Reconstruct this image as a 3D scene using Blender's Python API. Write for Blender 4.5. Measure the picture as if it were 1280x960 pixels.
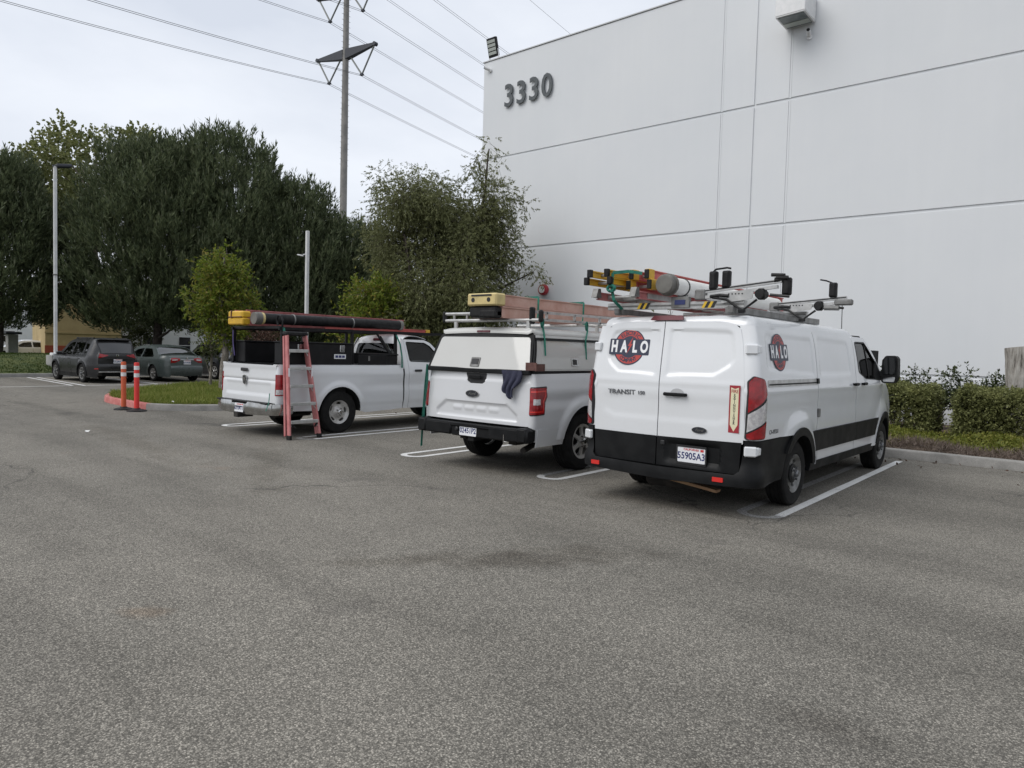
import bpy, math, random
import numpy as np
from mathutils import Vector, Matrix, geometry

for _o in list(bpy.data.objects):
    bpy.data.objects.remove(_o)
SC = bpy.context.scene
COL = SC.collection
PI = math.pi
rng = np.random.default_rng(7)

# ------------------------------------------------------------------ camera
CAM_H = 1.62
FPX = 887.0                      # focal length in pixels of a 1280 wide picture
YAW, PITCH, ROLL = math.radians(-39.79), math.radians(-2.66), math.radians(-1.55)
f_ = np.array([math.sin(YAW) * math.cos(PITCH), math.cos(YAW) * math.cos(PITCH), math.sin(PITCH)])
r_ = np.array([math.cos(YAW), -math.sin(YAW), 0.0])
d_ = np.cross(f_, r_)
r2 = math.cos(ROLL) * r_ + math.sin(ROLL) * d_
d2 = np.cross(f_, r2)
cd = bpy.data.cameras.new('camera')
cd.sensor_fit = 'HORIZONTAL'
cd.sensor_width = 36.0
cd.lens = FPX / 1280.0 * 36.0
cd.clip_start = 0.05
cd.clip_end = 6000
cam = bpy.data.objects.new('camera', cd)
COL.objects.link(cam)
mw = Matrix.Identity(4)
for i in range(3):
    mw[i][0] = r2[i]; mw[i][1] = -d2[i]; mw[i][2] = -f_[i]
mw[2][3] = CAM_H
cam.matrix_world = mw
SC.camera = cam

# ------------------------------------------------------------------ sky, sun, exposure
SUN_EL, SUN_AZ = math.radians(48), math.radians(205)     # azimuth clockwise from +Y
world = bpy.data.worlds.new('World')
SC.world = world
world.use_nodes = True
nt = world.node_tree
nt.nodes.clear()
n_out = nt.nodes.new('ShaderNodeOutputWorld')
n_bg = nt.nodes.new('ShaderNodeBackground')
n_sky = nt.nodes.new('ShaderNodeTexSky')
n_sky.sky_type = 'NISHITA'
n_sky.sun_disc = False
n_sky.sun_elevation = SUN_EL
n_sky.sun_rotation = SUN_AZ
n_sky.dust_density = 3.0
n_bg.inputs['Strength'].default_value = 0.10
# thick cloud layer over the sky
n_tc = nt.nodes.new('ShaderNodeTexCoord')
n_mp = nt.nodes.new('ShaderNodeMapping')
n_mp.inputs['Scale'].default_value = (1.0, 1.0, 2.6)
n_ns = nt.nodes.new('ShaderNodeTexNoise')
n_ns.inputs['Scale'].default_value = 1.9
n_ns.inputs['Detail'].default_value = 6
n_ns.inputs['Roughness'].default_value = 0.52
n_rp = nt.nodes.new('ShaderNodeValToRGB')
n_rp.color_ramp.elements[0].position = 0.34
n_rp.color_ramp.elements[0].color = (6.0, 6.4, 7.15, 1)
n_rp.color_ramp.elements[1].position = 0.66
n_rp.color_ramp.elements[1].color = (7.9, 8.2, 8.75, 1)
n_mx = nt.nodes.new('ShaderNodeMix')
n_mx.data_type = 'RGBA'
n_mx.inputs[0].default_value = 0.90
nt.links.new(n_tc.outputs['Generated'], n_mp.inputs['Vector'])
nt.links.new(n_mp.outputs['Vector'], n_ns.inputs['Vector'])
nt.links.new(n_ns.outputs['Fac'], n_rp.inputs['Fac'])
nt.links.new(n_sky.outputs['Color'], n_mx.inputs[6])
nt.links.new(n_rp.outputs['Color'], n_mx.inputs[7])
nt.links.new(n_mx.outputs[2], n_bg.inputs['Color'])
nt.links.new(n_bg.outputs['Background'], n_out.inputs['Surface'])

sd = bpy.data.lights.new('sun', 'SUN')
sd.energy = 1.5
sd.angle = math.radians(45)
sd.color = (1.0, 0.97, 0.93)
sun = bpy.data.objects.new('sun', sd)
COL.objects.link(sun)
sv = Vector((math.sin(SUN_AZ) * math.cos(SUN_EL), math.cos(SUN_AZ) * math.cos(SUN_EL), math.sin(SUN_EL)))
sun.rotation_euler = sv.to_track_quat('Z', 'Y').to_euler()
sun.location = sv * 60

SC.view_settings.view_transform = 'Standard'
SC.view_settings.look = 'None'
SC.view_settings.gamma = 1.0
SC.view_settings.exposure = 0.32
SC.view_settings.use_curve_mapping = False
SC.render.resolution_x = 1024
SC.render.resolution_y = 768

# ------------------------------------------------------------------ materials
MATS = {}


class N:
    """small node-graph helper"""
    def __init__(s, name):
        s.m = bpy.data.materials.new(name)
        s.m.use_nodes = True
        s.t = s.m.node_tree
        s.b = s.t.nodes['Principled BSDF']
        s.out = s.t.nodes['Material Output']
        s._obj = None

    def new(s, kind, **kw):
        n = s.t.nodes.new(kind)
        for k, v in kw.items():
            setattr(n, k, v)
        return n

    def link(s, a, b):
        s.t.links.new(a, b)

    def obj(s):
        if s._obj is None:
            s._obj = s.new('ShaderNodeTexCoord').outputs['Object']
        return s._obj

    def pos(s):
        return s.new('ShaderNodeNewGeometry').outputs['Position']

    def noise(s, vec, scale, detail=4, rough=0.55):
        n = s.new('ShaderNodeTexNoise')
        n.inputs['Scale'].default_value = scale
        n.inputs['Detail'].default_value = detail
        n.inputs['Roughness'].default_value = rough
        s.link(vec, n.inputs['Vector'])
        return n.outputs['Fac']

    def ramp(s, fac, stops):
        n = s.new('ShaderNodeValToRGB')
        e = n.color_ramp.elements
        while len(e) < len(stops):
            e.new(0.5)
        for i, (p, c) in enumerate(stops):
            e[i].position = p
            c = c if hasattr(c, '__len__') else (c, c, c)
            e[i].color = (*c[:3], 1)
        s.link(fac, n.inputs['Fac'])
        return n.outputs['Color']

    def mix(s, fac, a, b, mode='MIX'):
        n = s.new('ShaderNodeMix', data_type='RGBA', blend_type=mode)
        for sock, v in ((n.inputs[0], fac), (n.inputs[6], a), (n.inputs[7], b)):
            if isinstance(v, bpy.types.NodeSocket):
                s.link(v, sock)
            elif hasattr(v, '__len__'):
                sock.default_value = (*v[:3], 1)
            else:
                sock.default_value = v
        return n.outputs[2]

    def math(s, op, a, b=0.0):
        n = s.new('ShaderNodeMath', operation=op)
        for sock, v in ((n.inputs[0], a), (n.inputs[1], b)):
            if isinstance(v, bpy.types.NodeSocket):
                s.link(v, sock)
            else:
                sock.default_value = v
        return n.outputs[0]

    def bump(s, h, strength, dist):
        n = s.new('ShaderNodeBump')
        n.inputs['Strength'].default_value = strength
        n.inputs['Distance'].default_value = dist
        s.link(h, n.inputs['Height'])
        s.link(n.outputs['Normal'], s.b.inputs['Normal'])

    def set(s, **kw):
        for k, v in kw.items():
            i = s.b.inputs[k.replace('_', ' ')]
            if isinstance(v, bpy.types.NodeSocket):
                s.link(v, i)
            elif hasattr(v, '__len__'):
                i.default_value = (*v[:3], 1)
            else:
                i.default_value = v


def mat(name, col, rough=0.5, metal=0.0, col2=None, scale=8.0, lo=0.4, hi=0.62, coat=0.0, bump=None,
        rvar=0.0, emit=0.0):
    n = N(name)
    if col2 is not None:
        f = n.noise(n.obj(), scale, 5, 0.6)
        n.set(Base_Color=n.ramp(f, [(lo, col), (hi, col2)]))
    else:
        n.set(Base_Color=col)
    if rvar:
        f2 = n.noise(n.obj(), scale * 0.7, 4)
        n.set(Roughness=n.ramp(f2, [(0.35, max(0.02, rough - rvar)), (0.65, min(1, rough + rvar))]))
    else:
        n.set(Roughness=rough)
    n.set(Metallic=metal)
    if coat:
        n.set(Coat_Weight=coat, Coat_Roughness=0.06)
    if bump:
        n.bump(n.noise(n.obj(), bump[0], 4), bump[1], bump[2])
    MATS[name] = n.m
    return n.m


def paint(name, col, dirt=(0.42, 0.40, 0.36), amount=0.16, rough=0.32):
    """car paint with a thin uneven film of dust"""
    n = N(name)
    big = n.noise(n.obj(), 1.7, 6, 0.65)
    fine = n.noise(n.obj(), 38, 3, 0.6)
    f = n.math('MULTIPLY', n.ramp(big, [(0.42, 0.0), (0.78, 1.0)]), n.ramp(fine, [(0.3, 0.35), (0.7, 1.0)]))
    f = n.math('MULTIPLY', f, amount)
    n.set(Base_Color=n.mix(f, col, dirt), Roughness=n.ramp(big, [(0.3, rough + 0.02), (0.75, rough + 0.20)]),
          Coat_Weight=1.0, Coat_Roughness=0.04)
    MATS[name] = n.m
    return n.m


def glassmat(name, tint, refl=0.06, rough=0.02):
    n = N(name)
    tr = n.new('ShaderNodeBsdfTransparent')
    tr.inputs['Color'].default_value = (*tint, 1)
    gl = n.new('ShaderNodeBsdfGlossy')
    gl.inputs['Roughness'].default_value = rough
    fr = n.new('ShaderNodeFresnel')
    fr.inputs['IOR'].default_value = 1.5
    ms = n.new('ShaderNodeMixShader')
    n.link(fr.outputs[0], ms.inputs[0])
    n.link(tr.outputs[0], ms.inputs[1])
    n.link(gl.outputs[0], ms.inputs[2])
    n.link(ms.outputs[0], n.out.inputs['Surface'])
    MATS[name] = n.m
    return n.m


def leafmat(name, cols, trans=0.35, scale=0.8, rough=0.55):
    n = N(name)
    ri = n.new('ShaderNodeNewGeometry').outputs['Random Per Island']
    big = n.noise(n.obj(), scale, 3)
    f = n.math('ADD', n.math('MULTIPLY', ri, 0.55), n.math('MULTIPLY', big, 0.5))
    k = len(cols) - 1
    c = n.ramp(f, [(0.18 + 0.62 * i / k, cc) for i, cc in enumerate(cols)])
    n.set(Base_Color=c, Roughness=rough)
    n.b.inputs['Specular IOR Level'].default_value = 0.25
    tl = n.new('ShaderNodeBsdfTranslucent')
    n.link(c, tl.inputs['Color'])
    ms = n.new('ShaderNodeMixShader')
    ms.inputs[0].default_value = trans
    n.link(n.b.outputs[0], ms.inputs[1])
    n.link(tl.outputs[0], ms.inputs[2])
    n.link(ms.outputs[0], n.out.inputs['Surface'])
    MATS[name] = n.m
    return n.m


STAINS = [(-3.55, 4.15, 0.8, 0.30, 0.75, (0.075, 0.072, 0.069), 0.75), (-3.2, 4.75, 0.7, 0.26, 0.6, (0.085, 0.082, 0.078), 0.6), (-4.1, 3.5, 0.7, 0.2, 0.9, (0.09, 0.087, 0.082), 0.5),
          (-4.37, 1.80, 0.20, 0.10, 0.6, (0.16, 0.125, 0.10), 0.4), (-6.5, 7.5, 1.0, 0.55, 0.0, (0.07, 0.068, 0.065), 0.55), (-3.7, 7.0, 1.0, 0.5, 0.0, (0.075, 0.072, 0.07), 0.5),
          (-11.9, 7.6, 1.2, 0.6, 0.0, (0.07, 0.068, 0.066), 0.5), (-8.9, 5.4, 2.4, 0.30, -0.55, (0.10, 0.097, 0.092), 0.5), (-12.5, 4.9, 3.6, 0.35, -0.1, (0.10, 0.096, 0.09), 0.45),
          (-0.9, 3.3, 0.25, 0.16, 0.4, (0.085, 0.082, 0.08), 0.4), (-1.1, 2.6, 0.16, 0.12, 0.0, (0.08, 0.078, 0.075), 0.4)]


# ground materials -------------------------------------------------------------
def asphalt_mat():
    n = N('asphalt')
    p = n.pos()
    vo = n.new('ShaderNodeTexVoronoi')
    vo.inputs['Scale'].default_value = 135
    n.link(p, vo.inputs['Vector'])
    sep = n.new('ShaderNodeSeparateColor')
    n.link(vo.outputs['Color'], sep.inputs[0])
    stone = n.ramp(sep.outputs[0], [(0.0, (0.112, 0.108, 0.100)), (0.42, (0.172, 0.165, 0.152)), (0.72, (0.240, 0.230, 0.211)),
                                    (0.9, (0.30, 0.285, 0.262)), (1.0, (0.42, 0.40, 0.365))])
    edge = n.ramp(vo.outputs['Distance'], [(0.25, 1.0), (0.62, 0.55)])
    c = n.mix(1.0, stone, edge, 'MULTIPLY')
    # second, coarser scatter of pale stones
    v2 = n.new('ShaderNodeTexVoronoi')
    v2.inputs['Scale'].default_value = 62
    n.link(p, v2.inputs['Vector'])
    s2 = n.new('ShaderNodeSeparateColor')
    n.link(v2.outputs['Color'], s2.inputs[0])
    pale = n.math('MULTIPLY', n.ramp(s2.outputs[1], [(0.82, 0.0), (0.9, 1.0)]), n.ramp(v2.outputs['Distance'], [(0.28, 1.0), (0.42, 0.0)]))
    c = n.mix(n.math('MULTIPLY', pale, 0.75), c, (0.31, 0.30, 0.275))
    # brown / pale patches, wheel-polished bands, oil
    big = n.noise(p, 0.16, 5, 0.6)
    c = n.mix(1.0, c, n.ramp(big, [(0.32, (0.95, 0.935, 0.89)), (0.5, (1.14, 1.115, 1.05)), (0.72, (1.30, 1.26, 1.18))]), 'MULTIPLY')
    mid = n.noise(p, 1.1, 6, 0.68)
    c = n.mix(1.0, c, n.ramp(mid, [(0.3, 0.90), (0.55, 1.02), (0.75, 1.08)]), 'MULTIPLY')
    mp = n.new('ShaderNodeMapping')
    mp.inputs['Rotation'].default_value = (0, 0, math.radians(-12))
    mp.inputs['Scale'].default_value = (0.10, 0.75, 1)
    n.link(p, mp.inputs['Vector'])
    band = n.noise(mp.outputs[0], 1.0, 4, 0.55)
    c = n.mix(1.0, c, n.ramp(band, [(0.36, 0.80), (0.5, 1.0), (0.68, 1.10)]), 'MULTIPLY')
    oil = n.noise(p, 0.62, 3, 0.5)
    c = n.mix(n.ramp(oil, [(0.665, 0.0), (0.74, 0.5)]), c, (0.055, 0.052, 0.05))
    rust = n.noise(p, 0.95, 2, 0.5)
    c = n.mix(n.ramp(rust, [(0.72, 0.0), (0.80, 0.22)]), c, (0.20, 0.13, 0.085))
    # stains with a place of their own, and hairline cracks
    warp = n.noise(p, 2.2, 4, 0.6)
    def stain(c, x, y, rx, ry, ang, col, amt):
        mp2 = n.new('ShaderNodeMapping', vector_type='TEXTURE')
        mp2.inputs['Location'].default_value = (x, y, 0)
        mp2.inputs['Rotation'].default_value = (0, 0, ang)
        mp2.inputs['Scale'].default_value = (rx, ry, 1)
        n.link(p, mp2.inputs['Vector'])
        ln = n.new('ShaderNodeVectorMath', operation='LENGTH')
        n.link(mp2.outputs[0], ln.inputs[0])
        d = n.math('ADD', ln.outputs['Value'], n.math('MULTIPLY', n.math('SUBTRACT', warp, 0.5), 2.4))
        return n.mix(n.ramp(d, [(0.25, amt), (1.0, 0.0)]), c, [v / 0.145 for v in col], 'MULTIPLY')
    for st_ in STAINS:
        c = stain(c, *st_)
    wv = n.new('ShaderNodeVectorMath', operation='ADD')
    n.link(p, wv.inputs[0])
    wn_ = n.new('ShaderNodeTexNoise'); wn_.inputs['Scale'].default_value = 0.9; wn_.inputs['Detail'].default_value = 5
    n.link(p, wn_.inputs['Vector'])
    sc_ = n.new('ShaderNodeVectorMath', operation='SCALE'); sc_.inputs['Scale'].default_value = 1.6
    n.link(wn_.outputs['Color'], sc_.inputs[0]); n.link(sc_.outputs[0], wv.inputs[1])
    vc = n.new('ShaderNodeTexVoronoi', feature='DISTANCE_TO_EDGE'); vc.inputs['Scale'].default_value = 0.17
    n.link(wv.outputs[0], vc.inputs['Vector'])
    crk = n.math('MULTIPLY', n.ramp(vc.outputs['Distance'], [(0.0008, 1.0), (0.0028, 0.0)]), n.ramp(n.noise(p, 0.35, 2), [(0.48, 0.0), (0.56, 0.75)]))
    c = n.mix(crk, c, (0.045, 0.042, 0.04))
    n.set(Base_Color=c, Roughness=0.93)
    n.b.inputs['Specular IOR Level'].default_value = 0.18
    n.bump(n.math('SUBTRACT', 1.0, vo.outputs['Distance']), 0.40, 0.004)
    MATS['asphalt'] = n.m


def line_mat():
    n = N('line_paint')
    p = n.pos()
    f = n.noise(p, 60, 5, 0.7)
    w = n.noise(p, 1.3, 4, 0.6)
    g = n.math('ADD', n.math('MULTIPLY', f, 0.7), n.math('MULTIPLY', w, 0.5))
    n.set(Base_Color=n.ramp(g, [(0.42, (0.11, 0.105, 0.10)), (0.5, (0.52, 0.52, 0.51)), (0.66, (0.70, 0.70, 0.685))]), Roughness=0.85)
    MATS['line_paint'] = n.m
    n = N('line_grey')
    p = n.pos()
    f = n.noise(p, 55, 5, 0.7)
    n.set(Base_Color=n.ramp(f, [(0.35, (0.10, 0.095, 0.09)), (0.6, (0.36, 0.36, 0.35))]), Roughness=0.9)
    MATS['line_grey'] = n.m


def concrete_mat(name, a, b, sc=3.0):
    n = N(name)
    p = n.pos()
    f = n.noise(p, sc, 6, 0.65)
    g = n.noise(p, 90, 3, 0.6)
    c = n.mix(1.0, n.ramp(f, [(0.3, a), (0.7, b)]), n.ramp(g, [(0.3, 0.8), (0.7, 1.12)]), 'MULTIPLY')
    n.set(Base_Color=c, Roughness=0.9)
    n.bump(g, 0.4, 0.004)
    MATS[name] = n.m


def wall_mat():
    n = N('wall_paint')
    p = n.pos()
    f = n.noise(p, 0.25, 5, 0.6)
    mp = n.new('ShaderNodeMapping')
    mp.inputs['Scale'].default_value = (3.0, 3.0, 0.12)
    n.link(p, mp.inputs['Vector'])
    st = n.noise(mp.outputs[0], 1.4, 4, 0.6)
    c = n.mix(1.0, n.ramp(f, [(0.3, (0.62, 0.642, 0.662)), (0.7, (0.67, 0.686, 0.698))]),
              n.ramp(st, [(0.35, 0.986), (0.7, 1.0)]), 'MULTIPLY')
    oi = n.new('ShaderNodeObjectInfo').outputs['Random']
    c = n.mix(1.0, c, n.ramp(oi, [(0.0, 0.965), (1.0, 1.0)]), 'MULTIPLY')
    n.set(Base_Color=c, Roughness=0.75)
    n.bump(n.noise(p, 2.2, 5, 0.6), 0.10, 0.02)
    MATS['wall_paint'] = n.m


asphalt_mat(); line_mat(); wall_mat()
concrete_mat('kerb_concrete', (0.17, 0.166, 0.155), (0.31, 0.30, 0.28))
concrete_mat('kerb_red', (0.36, 0.09, 0.08), (0.52, 0.22, 0.20), 5)
concrete_mat('concrete', (0.30, 0.30, 0.29), (0.42, 0.41, 0.39))
mat('soil', (0.07, 0.05, 0.035), 0.95, col2=(0.14, 0.10, 0.07), scale=3, bump=(20, 0.8, 0.03))
mat('grass_ground', (0.035, 0.055, 0.012), 0.95, col2=(0.085, 0.10, 0.028), scale=2.5, bump=(25, 0.8, 0.04))
mat('far_ground', (0.10, 0.10, 0.095), 0.95, col2=(0.16, 0.155, 0.145), scale=0.05)
# ------------------------------------------------------------------ mesh helpers
def link_mesh(name, V, F, m=None, parent=None, smooth=None):
    me = bpy.data.meshes.new(name)
    V = np.asarray(V, float).reshape(-1, 3)
    if isinstance(F, np.ndarray):
        k = F.shape[1]
        me.vertices.add(len(V))
        me.vertices.foreach_set('co', V.astype(np.float32).ravel())
        me.loops.add(F.size)
        me.loops.foreach_set('vertex_index', F.astype(np.int32).ravel())
        me.polygons.add(len(F))
        me.polygons.foreach_set('loop_start', np.arange(0, F.size, k, dtype=np.int32))
        me.update(calc_edges=True)
    else:
        me.from_pydata([tuple(v) for v in V], [], F)
        me.update()
    if smooth is not None:
        me.shade_smooth()
        me.set_sharp_from_angle(angle=math.radians(smooth))
    if m is not None:
        me.materials.append(MATS[m] if isinstance(m, str) else m)
    o = bpy.data.objects.new(name, me)
    COL.objects.link(o)
    if parent is not None:
        o.parent = parent
    return o


def empty(name, loc=(0, 0, 0), rz=0.0, label=None, cat=None, group=None):
    o = bpy.data.objects.new(name, None)
    COL.objects.link(o)
    o.empty_display_size = 0.2
    o.location = loc
    o.rotation_euler = (0, 0, rz)
    tag(o, label, cat, group)
    return o


def tag(o, label=None, cat=None, group=None, kind=None):
    if label: o['label'] = label
    if cat: o['category'] = cat
    if group: o['group'] = group
    if kind: o['kind'] = kind
    return o


def copy_tree(o, parent=None):
    c = o.copy()
    COL.objects.link(c)
    c.parent = parent
    for ch in o.children:
        copy_tree(ch, c)
    return c


class MB:
    """collects primitive shapes into one mesh"""
    def __init__(s):
        s.v = []; s.f = []

    def add(s, V, F):
        o = len(s.v)
        s.v += [tuple(p) for p in V]
        s.f += [tuple(i + o for i in f) for f in F]
        return s

    def box(s, c, size, rot=None, bev=0.0):
        x, y, z = [d / 2 for d in size]
        if bev <= 0:
            V = [(sx * x, sy * y, sz * z) for sz in (-1, 1) for sy in (-1, 1) for sx in (-1, 1)]
            F = [(0, 2, 3, 1), (4, 5, 7, 6), (0, 1, 5, 4), (2, 6, 7, 3), (0, 4, 6, 2), (1, 3, 7, 5)]
        else:
            b = min(bev, x * .98, y * .98, z * .98)
            V = []; idx = {}
            for sx in (-1, 1):
                for sy in (-1, 1):
                    for sz in (-1, 1):
                        for ax in range(3):
                            p = [sx * (x - b), sy * (y - b), sz * (z - b)]
                            p[ax] = (sx * x, sy * y, sz * z)[ax]
                            idx[(sx, sy, sz, ax)] = len(V); V.append(tuple(p))
            F = []
            for ax in range(3):
                o1, o2 = [(1, 2), (2, 0), (0, 1)][ax]
                for sg in (-1, 1):
                    q = []
                    for a, bb in ((-1, -1), (1, -1), (1, 1), (-1, 1)):
                        k = [0, 0, 0]; k[ax] = sg; k[o1] = a; k[o2] = bb
                        q.append(idx[(*k, ax)])
                    F.append(tuple(q if sg > 0 else q[::-1]))
            for ax in range(3):           # edge chamfers along axis ax
                o1, o2 = [(1, 2), (2, 0), (0, 1)][ax]
                for a in (-1, 1):
                    for bb in (-1, 1):
                        k0 = [0, 0, 0]; k0[ax] = -1; k0[o1] = a; k0[o2] = bb
                        k1 = list(k0); k1[ax] = 1
                        q = [idx[(*k0, o1)], idx[(*k1, o1)], idx[(*k1, o2)], idx[(*k0, o2)]]
                        F.append(tuple(q if a * bb < 0 else q[::-1]))
            for sx in (-1, 1):
                for sy in (-1, 1):
                    for sz in (-1, 1):
                        q = [idx[(sx, sy, sz, 0)], idx[(sx, sy, sz, 1)], idx[(sx, sy, sz, 2)]]
                        F.append(tuple(q if sx * sy * sz > 0 else q[::-1]))
        if rot is not None:
            V = [tuple(rot @ Vector(p)) for p in V]
        V = [(p[0] + c[0], p[1] + c[1], p[2] + c[2]) for p in V]
        return s.add(V, F)

    def cyl(s, a, b, r0, r1=None, n=12, caps=True):
        a = Vector(a); b = Vector(b); r1 = r0 if r1 is None else r1
        d = (b - a).normalized()
        u = d.orthogonal().normalized(); w = d.cross(u)
        V = []
        for p, r in ((a, r0), (b, r1)):
            for i in range(n):
                t = 2 * PI * i / n
                V.append(p + u * (r * math.cos(t)) + w * (r * math.sin(t)))
        F = [(i, (i + 1) % n, n + (i + 1) % n, n + i) for i in range(n)]
        if caps:
            F += [tuple(range(n))[::-1], tuple(range(n, 2 * n))]
        return s.add(V, F)

    def tube(s, pts, r, n=8, caps=True):
        pts = [Vector(p) for p in pts]
        rr = r if hasattr(r, '__len__') else [r] * len(pts)
        d0 = (pts[1] - pts[0]).normalized()
        u = d0.orthogonal().normalized()
        V = []
        for i, p in enumerate(pts):
            d = (pts[min(i + 1, len(pts) - 1)] - pts[max(i - 1, 0)]).normalized()
            u = (u - d * u.dot(d)).normalized()
            w = d.cross(u)
            for k in range(n):
                t = 2 * PI * k / n
                V.append(p + (u * math.cos(t) + w * math.sin(t)) * rr[i])
        F = []
        for i in range(len(pts) - 1):
            for k in range(n):
                F.append((i * n + k, i * n + (k + 1) % n, (i + 1) * n + (k + 1) % n, (i + 1) * n + k))
        if caps:
            F += [tuple(range(n))[::-1], tuple(range((len(pts) - 1) * n, len(pts) * n))]
        return s.add(V, F)

    def bar(s, a, b, w, h, up=(0, 0, 1), bev=0.0):
        """rectangular bar from a to b, w across, h along 'up'"""
        a = Vector(a); b = Vector(b)
        d = b - a
        y = d.normalized(); up = Vector(up)
        x = y.cross(up).normalized(); z = x.cross(y)
        rot = Matrix((x, y, z)).transposed()
        return s.box((a + b) / 2, (w, d.length, h), rot, bev)

    def prism(s, poly, fn, d0, d1):
        """poly in 2d, fn(u,v,d)->3d, extruded from d0 to d1"""
        n = len(poly)
        V = [fn(u, v, d0) for u, v in poly] + [fn(u, v, d1) for u, v in poly]
        F = [tuple(range(n))[::-1], tuple(range(n, 2 * n))] + [(i, (i + 1) % n, n + (i + 1) % n, n + i) for i in range(n)]
        return s.add(V, F)

    def lathe(s, prof, c, axis='x', n=32, closed=False, caps=True):
        """prof: list of (r, h); around axis through c"""
        V = []
        for r, h in prof:
            for k in range(n):
                t = 2 * PI * k / n
                a, b = r * math.cos(t), r * math.sin(t)
                V.append({'x': (c[0] + h, c[1] + a, c[2] + b), 'y': (c[0] + a, c[1] + h, c[2] + b), 'z': (c[0] + a, c[1] + b, c[2] + h)}[axis])
        F = []
        m_ = len(prof)
        for i in range(m_ if closed else m_ - 1):
            j = (i + 1) % m_
            for k in range(n):
                F.append((i * n + k, i * n + (k + 1) % n, j * n + (k + 1) % n, j * n + k))
        if not closed and caps:
            F += [tuple(range(n))[::-1], tuple(range((m_ - 1) * n, m_ * n))]
        return s.add(V, F)

    def build(s, name, m, parent=None, smooth=30):
        o = link_mesh(name, s.v, s.f, m, parent, smooth)
        fix_normals(o.data)
        return o


def fix_normals(me):
    import bmesh
    bm = bmesh.new(); bm.from_mesh(me)
    bmesh.ops.recalc_face_normals(bm, faces=bm.faces)
    bm.to_mesh(me); bm.free()


def spl(xs, ys):
    xs = np.array(xs, float); ys = np.array(ys, float)
    m = np.gradient(ys, xs)
    def f(x):
        x = np.clip(np.asarray(x, float), xs[0], xs[-1])
        i = np.clip(np.searchsorted(xs, x) - 1, 0, len(xs) - 2)
        h = xs[i + 1] - xs[i]; t = (x - xs[i]) / h
        return ((2 * t**3 - 3 * t**2 + 1) * ys[i] + (t**3 - 2 * t**2 + t) * h * m[i]
                + (-2 * t**3 + 3 * t**2) * ys[i + 1] + (t**3 - t**2) * h * m[i + 1])
    return f


def sst(a, b, x):
    t = np.clip((np.asarray(x, float) - a) / (b - a), 0, 1)
    return t * t * (3 - 2 * t)


def pip(P, poly):
    poly = np.asarray(poly, float)
    x, y = P[:, 0], P[:, 1]
    ins = np.zeros(len(P), bool)
    x0, y0 = poly[:, 0], poly[:, 1]
    x1, y1 = np.roll(x0, -1), np.roll(y0, -1)
    for a, b, c, d in zip(x0, y0, x1, y1):
        if b == d: continue
        cond = (b > y) != (d > y)
        ins ^= cond & (x < (c - a) * (y - b) / (d - b) + a)
    return ins


def pdist(P, poly):
    poly = np.asarray(poly, float)
    a = poly; b = np.roll(poly, -1, axis=0)
    best = np.full(len(P), 1e9)
    for p, q in zip(a, b):
        d = q - p; L = d @ d
        if L < 1e-12: continue
        t = np.clip(((P - p) @ d) / L, 0, 1)
        best = np.minimum(best, np.hypot(*(P - p - t[:, None] * d).T))
    return best


def sdf(u, v, poly):
    P = np.stack([np.asarray(u, float).ravel(), np.asarray(v, float).ravel()], 1)
    d = pdist(P, poly)
    return np.where(pip(P, poly), d, -d)


def resample(poly, res):
    out = []
    n = len(poly)
    for i in range(n):
        a = np.array(poly[i], float); b = np.array(poly[(i + 1) % n], float)
        k = max(1, int(math.ceil(np.hypot(*(b - a)) / res)))
        for j in range(k):
            out.append(tuple(a + (b - a) * j / k))
    return out


def rp(pts, r, n=5):
    """round the corners of a polygon; r a number or one per corner"""
    out = []
    m_ = len(pts)
    for i in range(m_):
        p = np.array(pts[i], float); a = np.array(pts[i - 1], float); b = np.array(pts[(i + 1) % m_], float)
        ri = r[i] if hasattr(r, '__len__') else r
        if ri <= 0:
            out.append(tuple(p)); continue
        u = a - p; w = b - p
        lu, lw = np.hypot(*u), np.hypot(*w)
        u /= lu; w /= lw
        ang = math.acos(np.clip(u @ w, -1, 1))
        if ang > PI - 0.05:
            out.append(tuple(p)); continue
        t = min(ri / math.tan(ang / 2), lu * 0.48, lw * 0.48)
        p0, p1 = p + u * t, p + w * t
        for k in range(n + 1):
            s = k / n
            out.append(tuple((1 - s)**2 * p0 + 2 * s * (1 - s) * p + s * s * p1))
    return out


def rect(x0, y0, x1, y1, r=0.0, n=4):
    return rp([(x0, y0), (x1, y0), (x1, y1), (x0, y1)], r, n) if r else [(x0, y0), (x1, y0), (x1, y1), (x0, y1)]


def circ(cx, cy, r, n=24, ry=None):
    ry = r if ry is None else ry
    return [(cx + r * math.cos(2 * PI * i / n), cy + ry * math.sin(2 * PI * i / n)) for i in range(n)]


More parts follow.
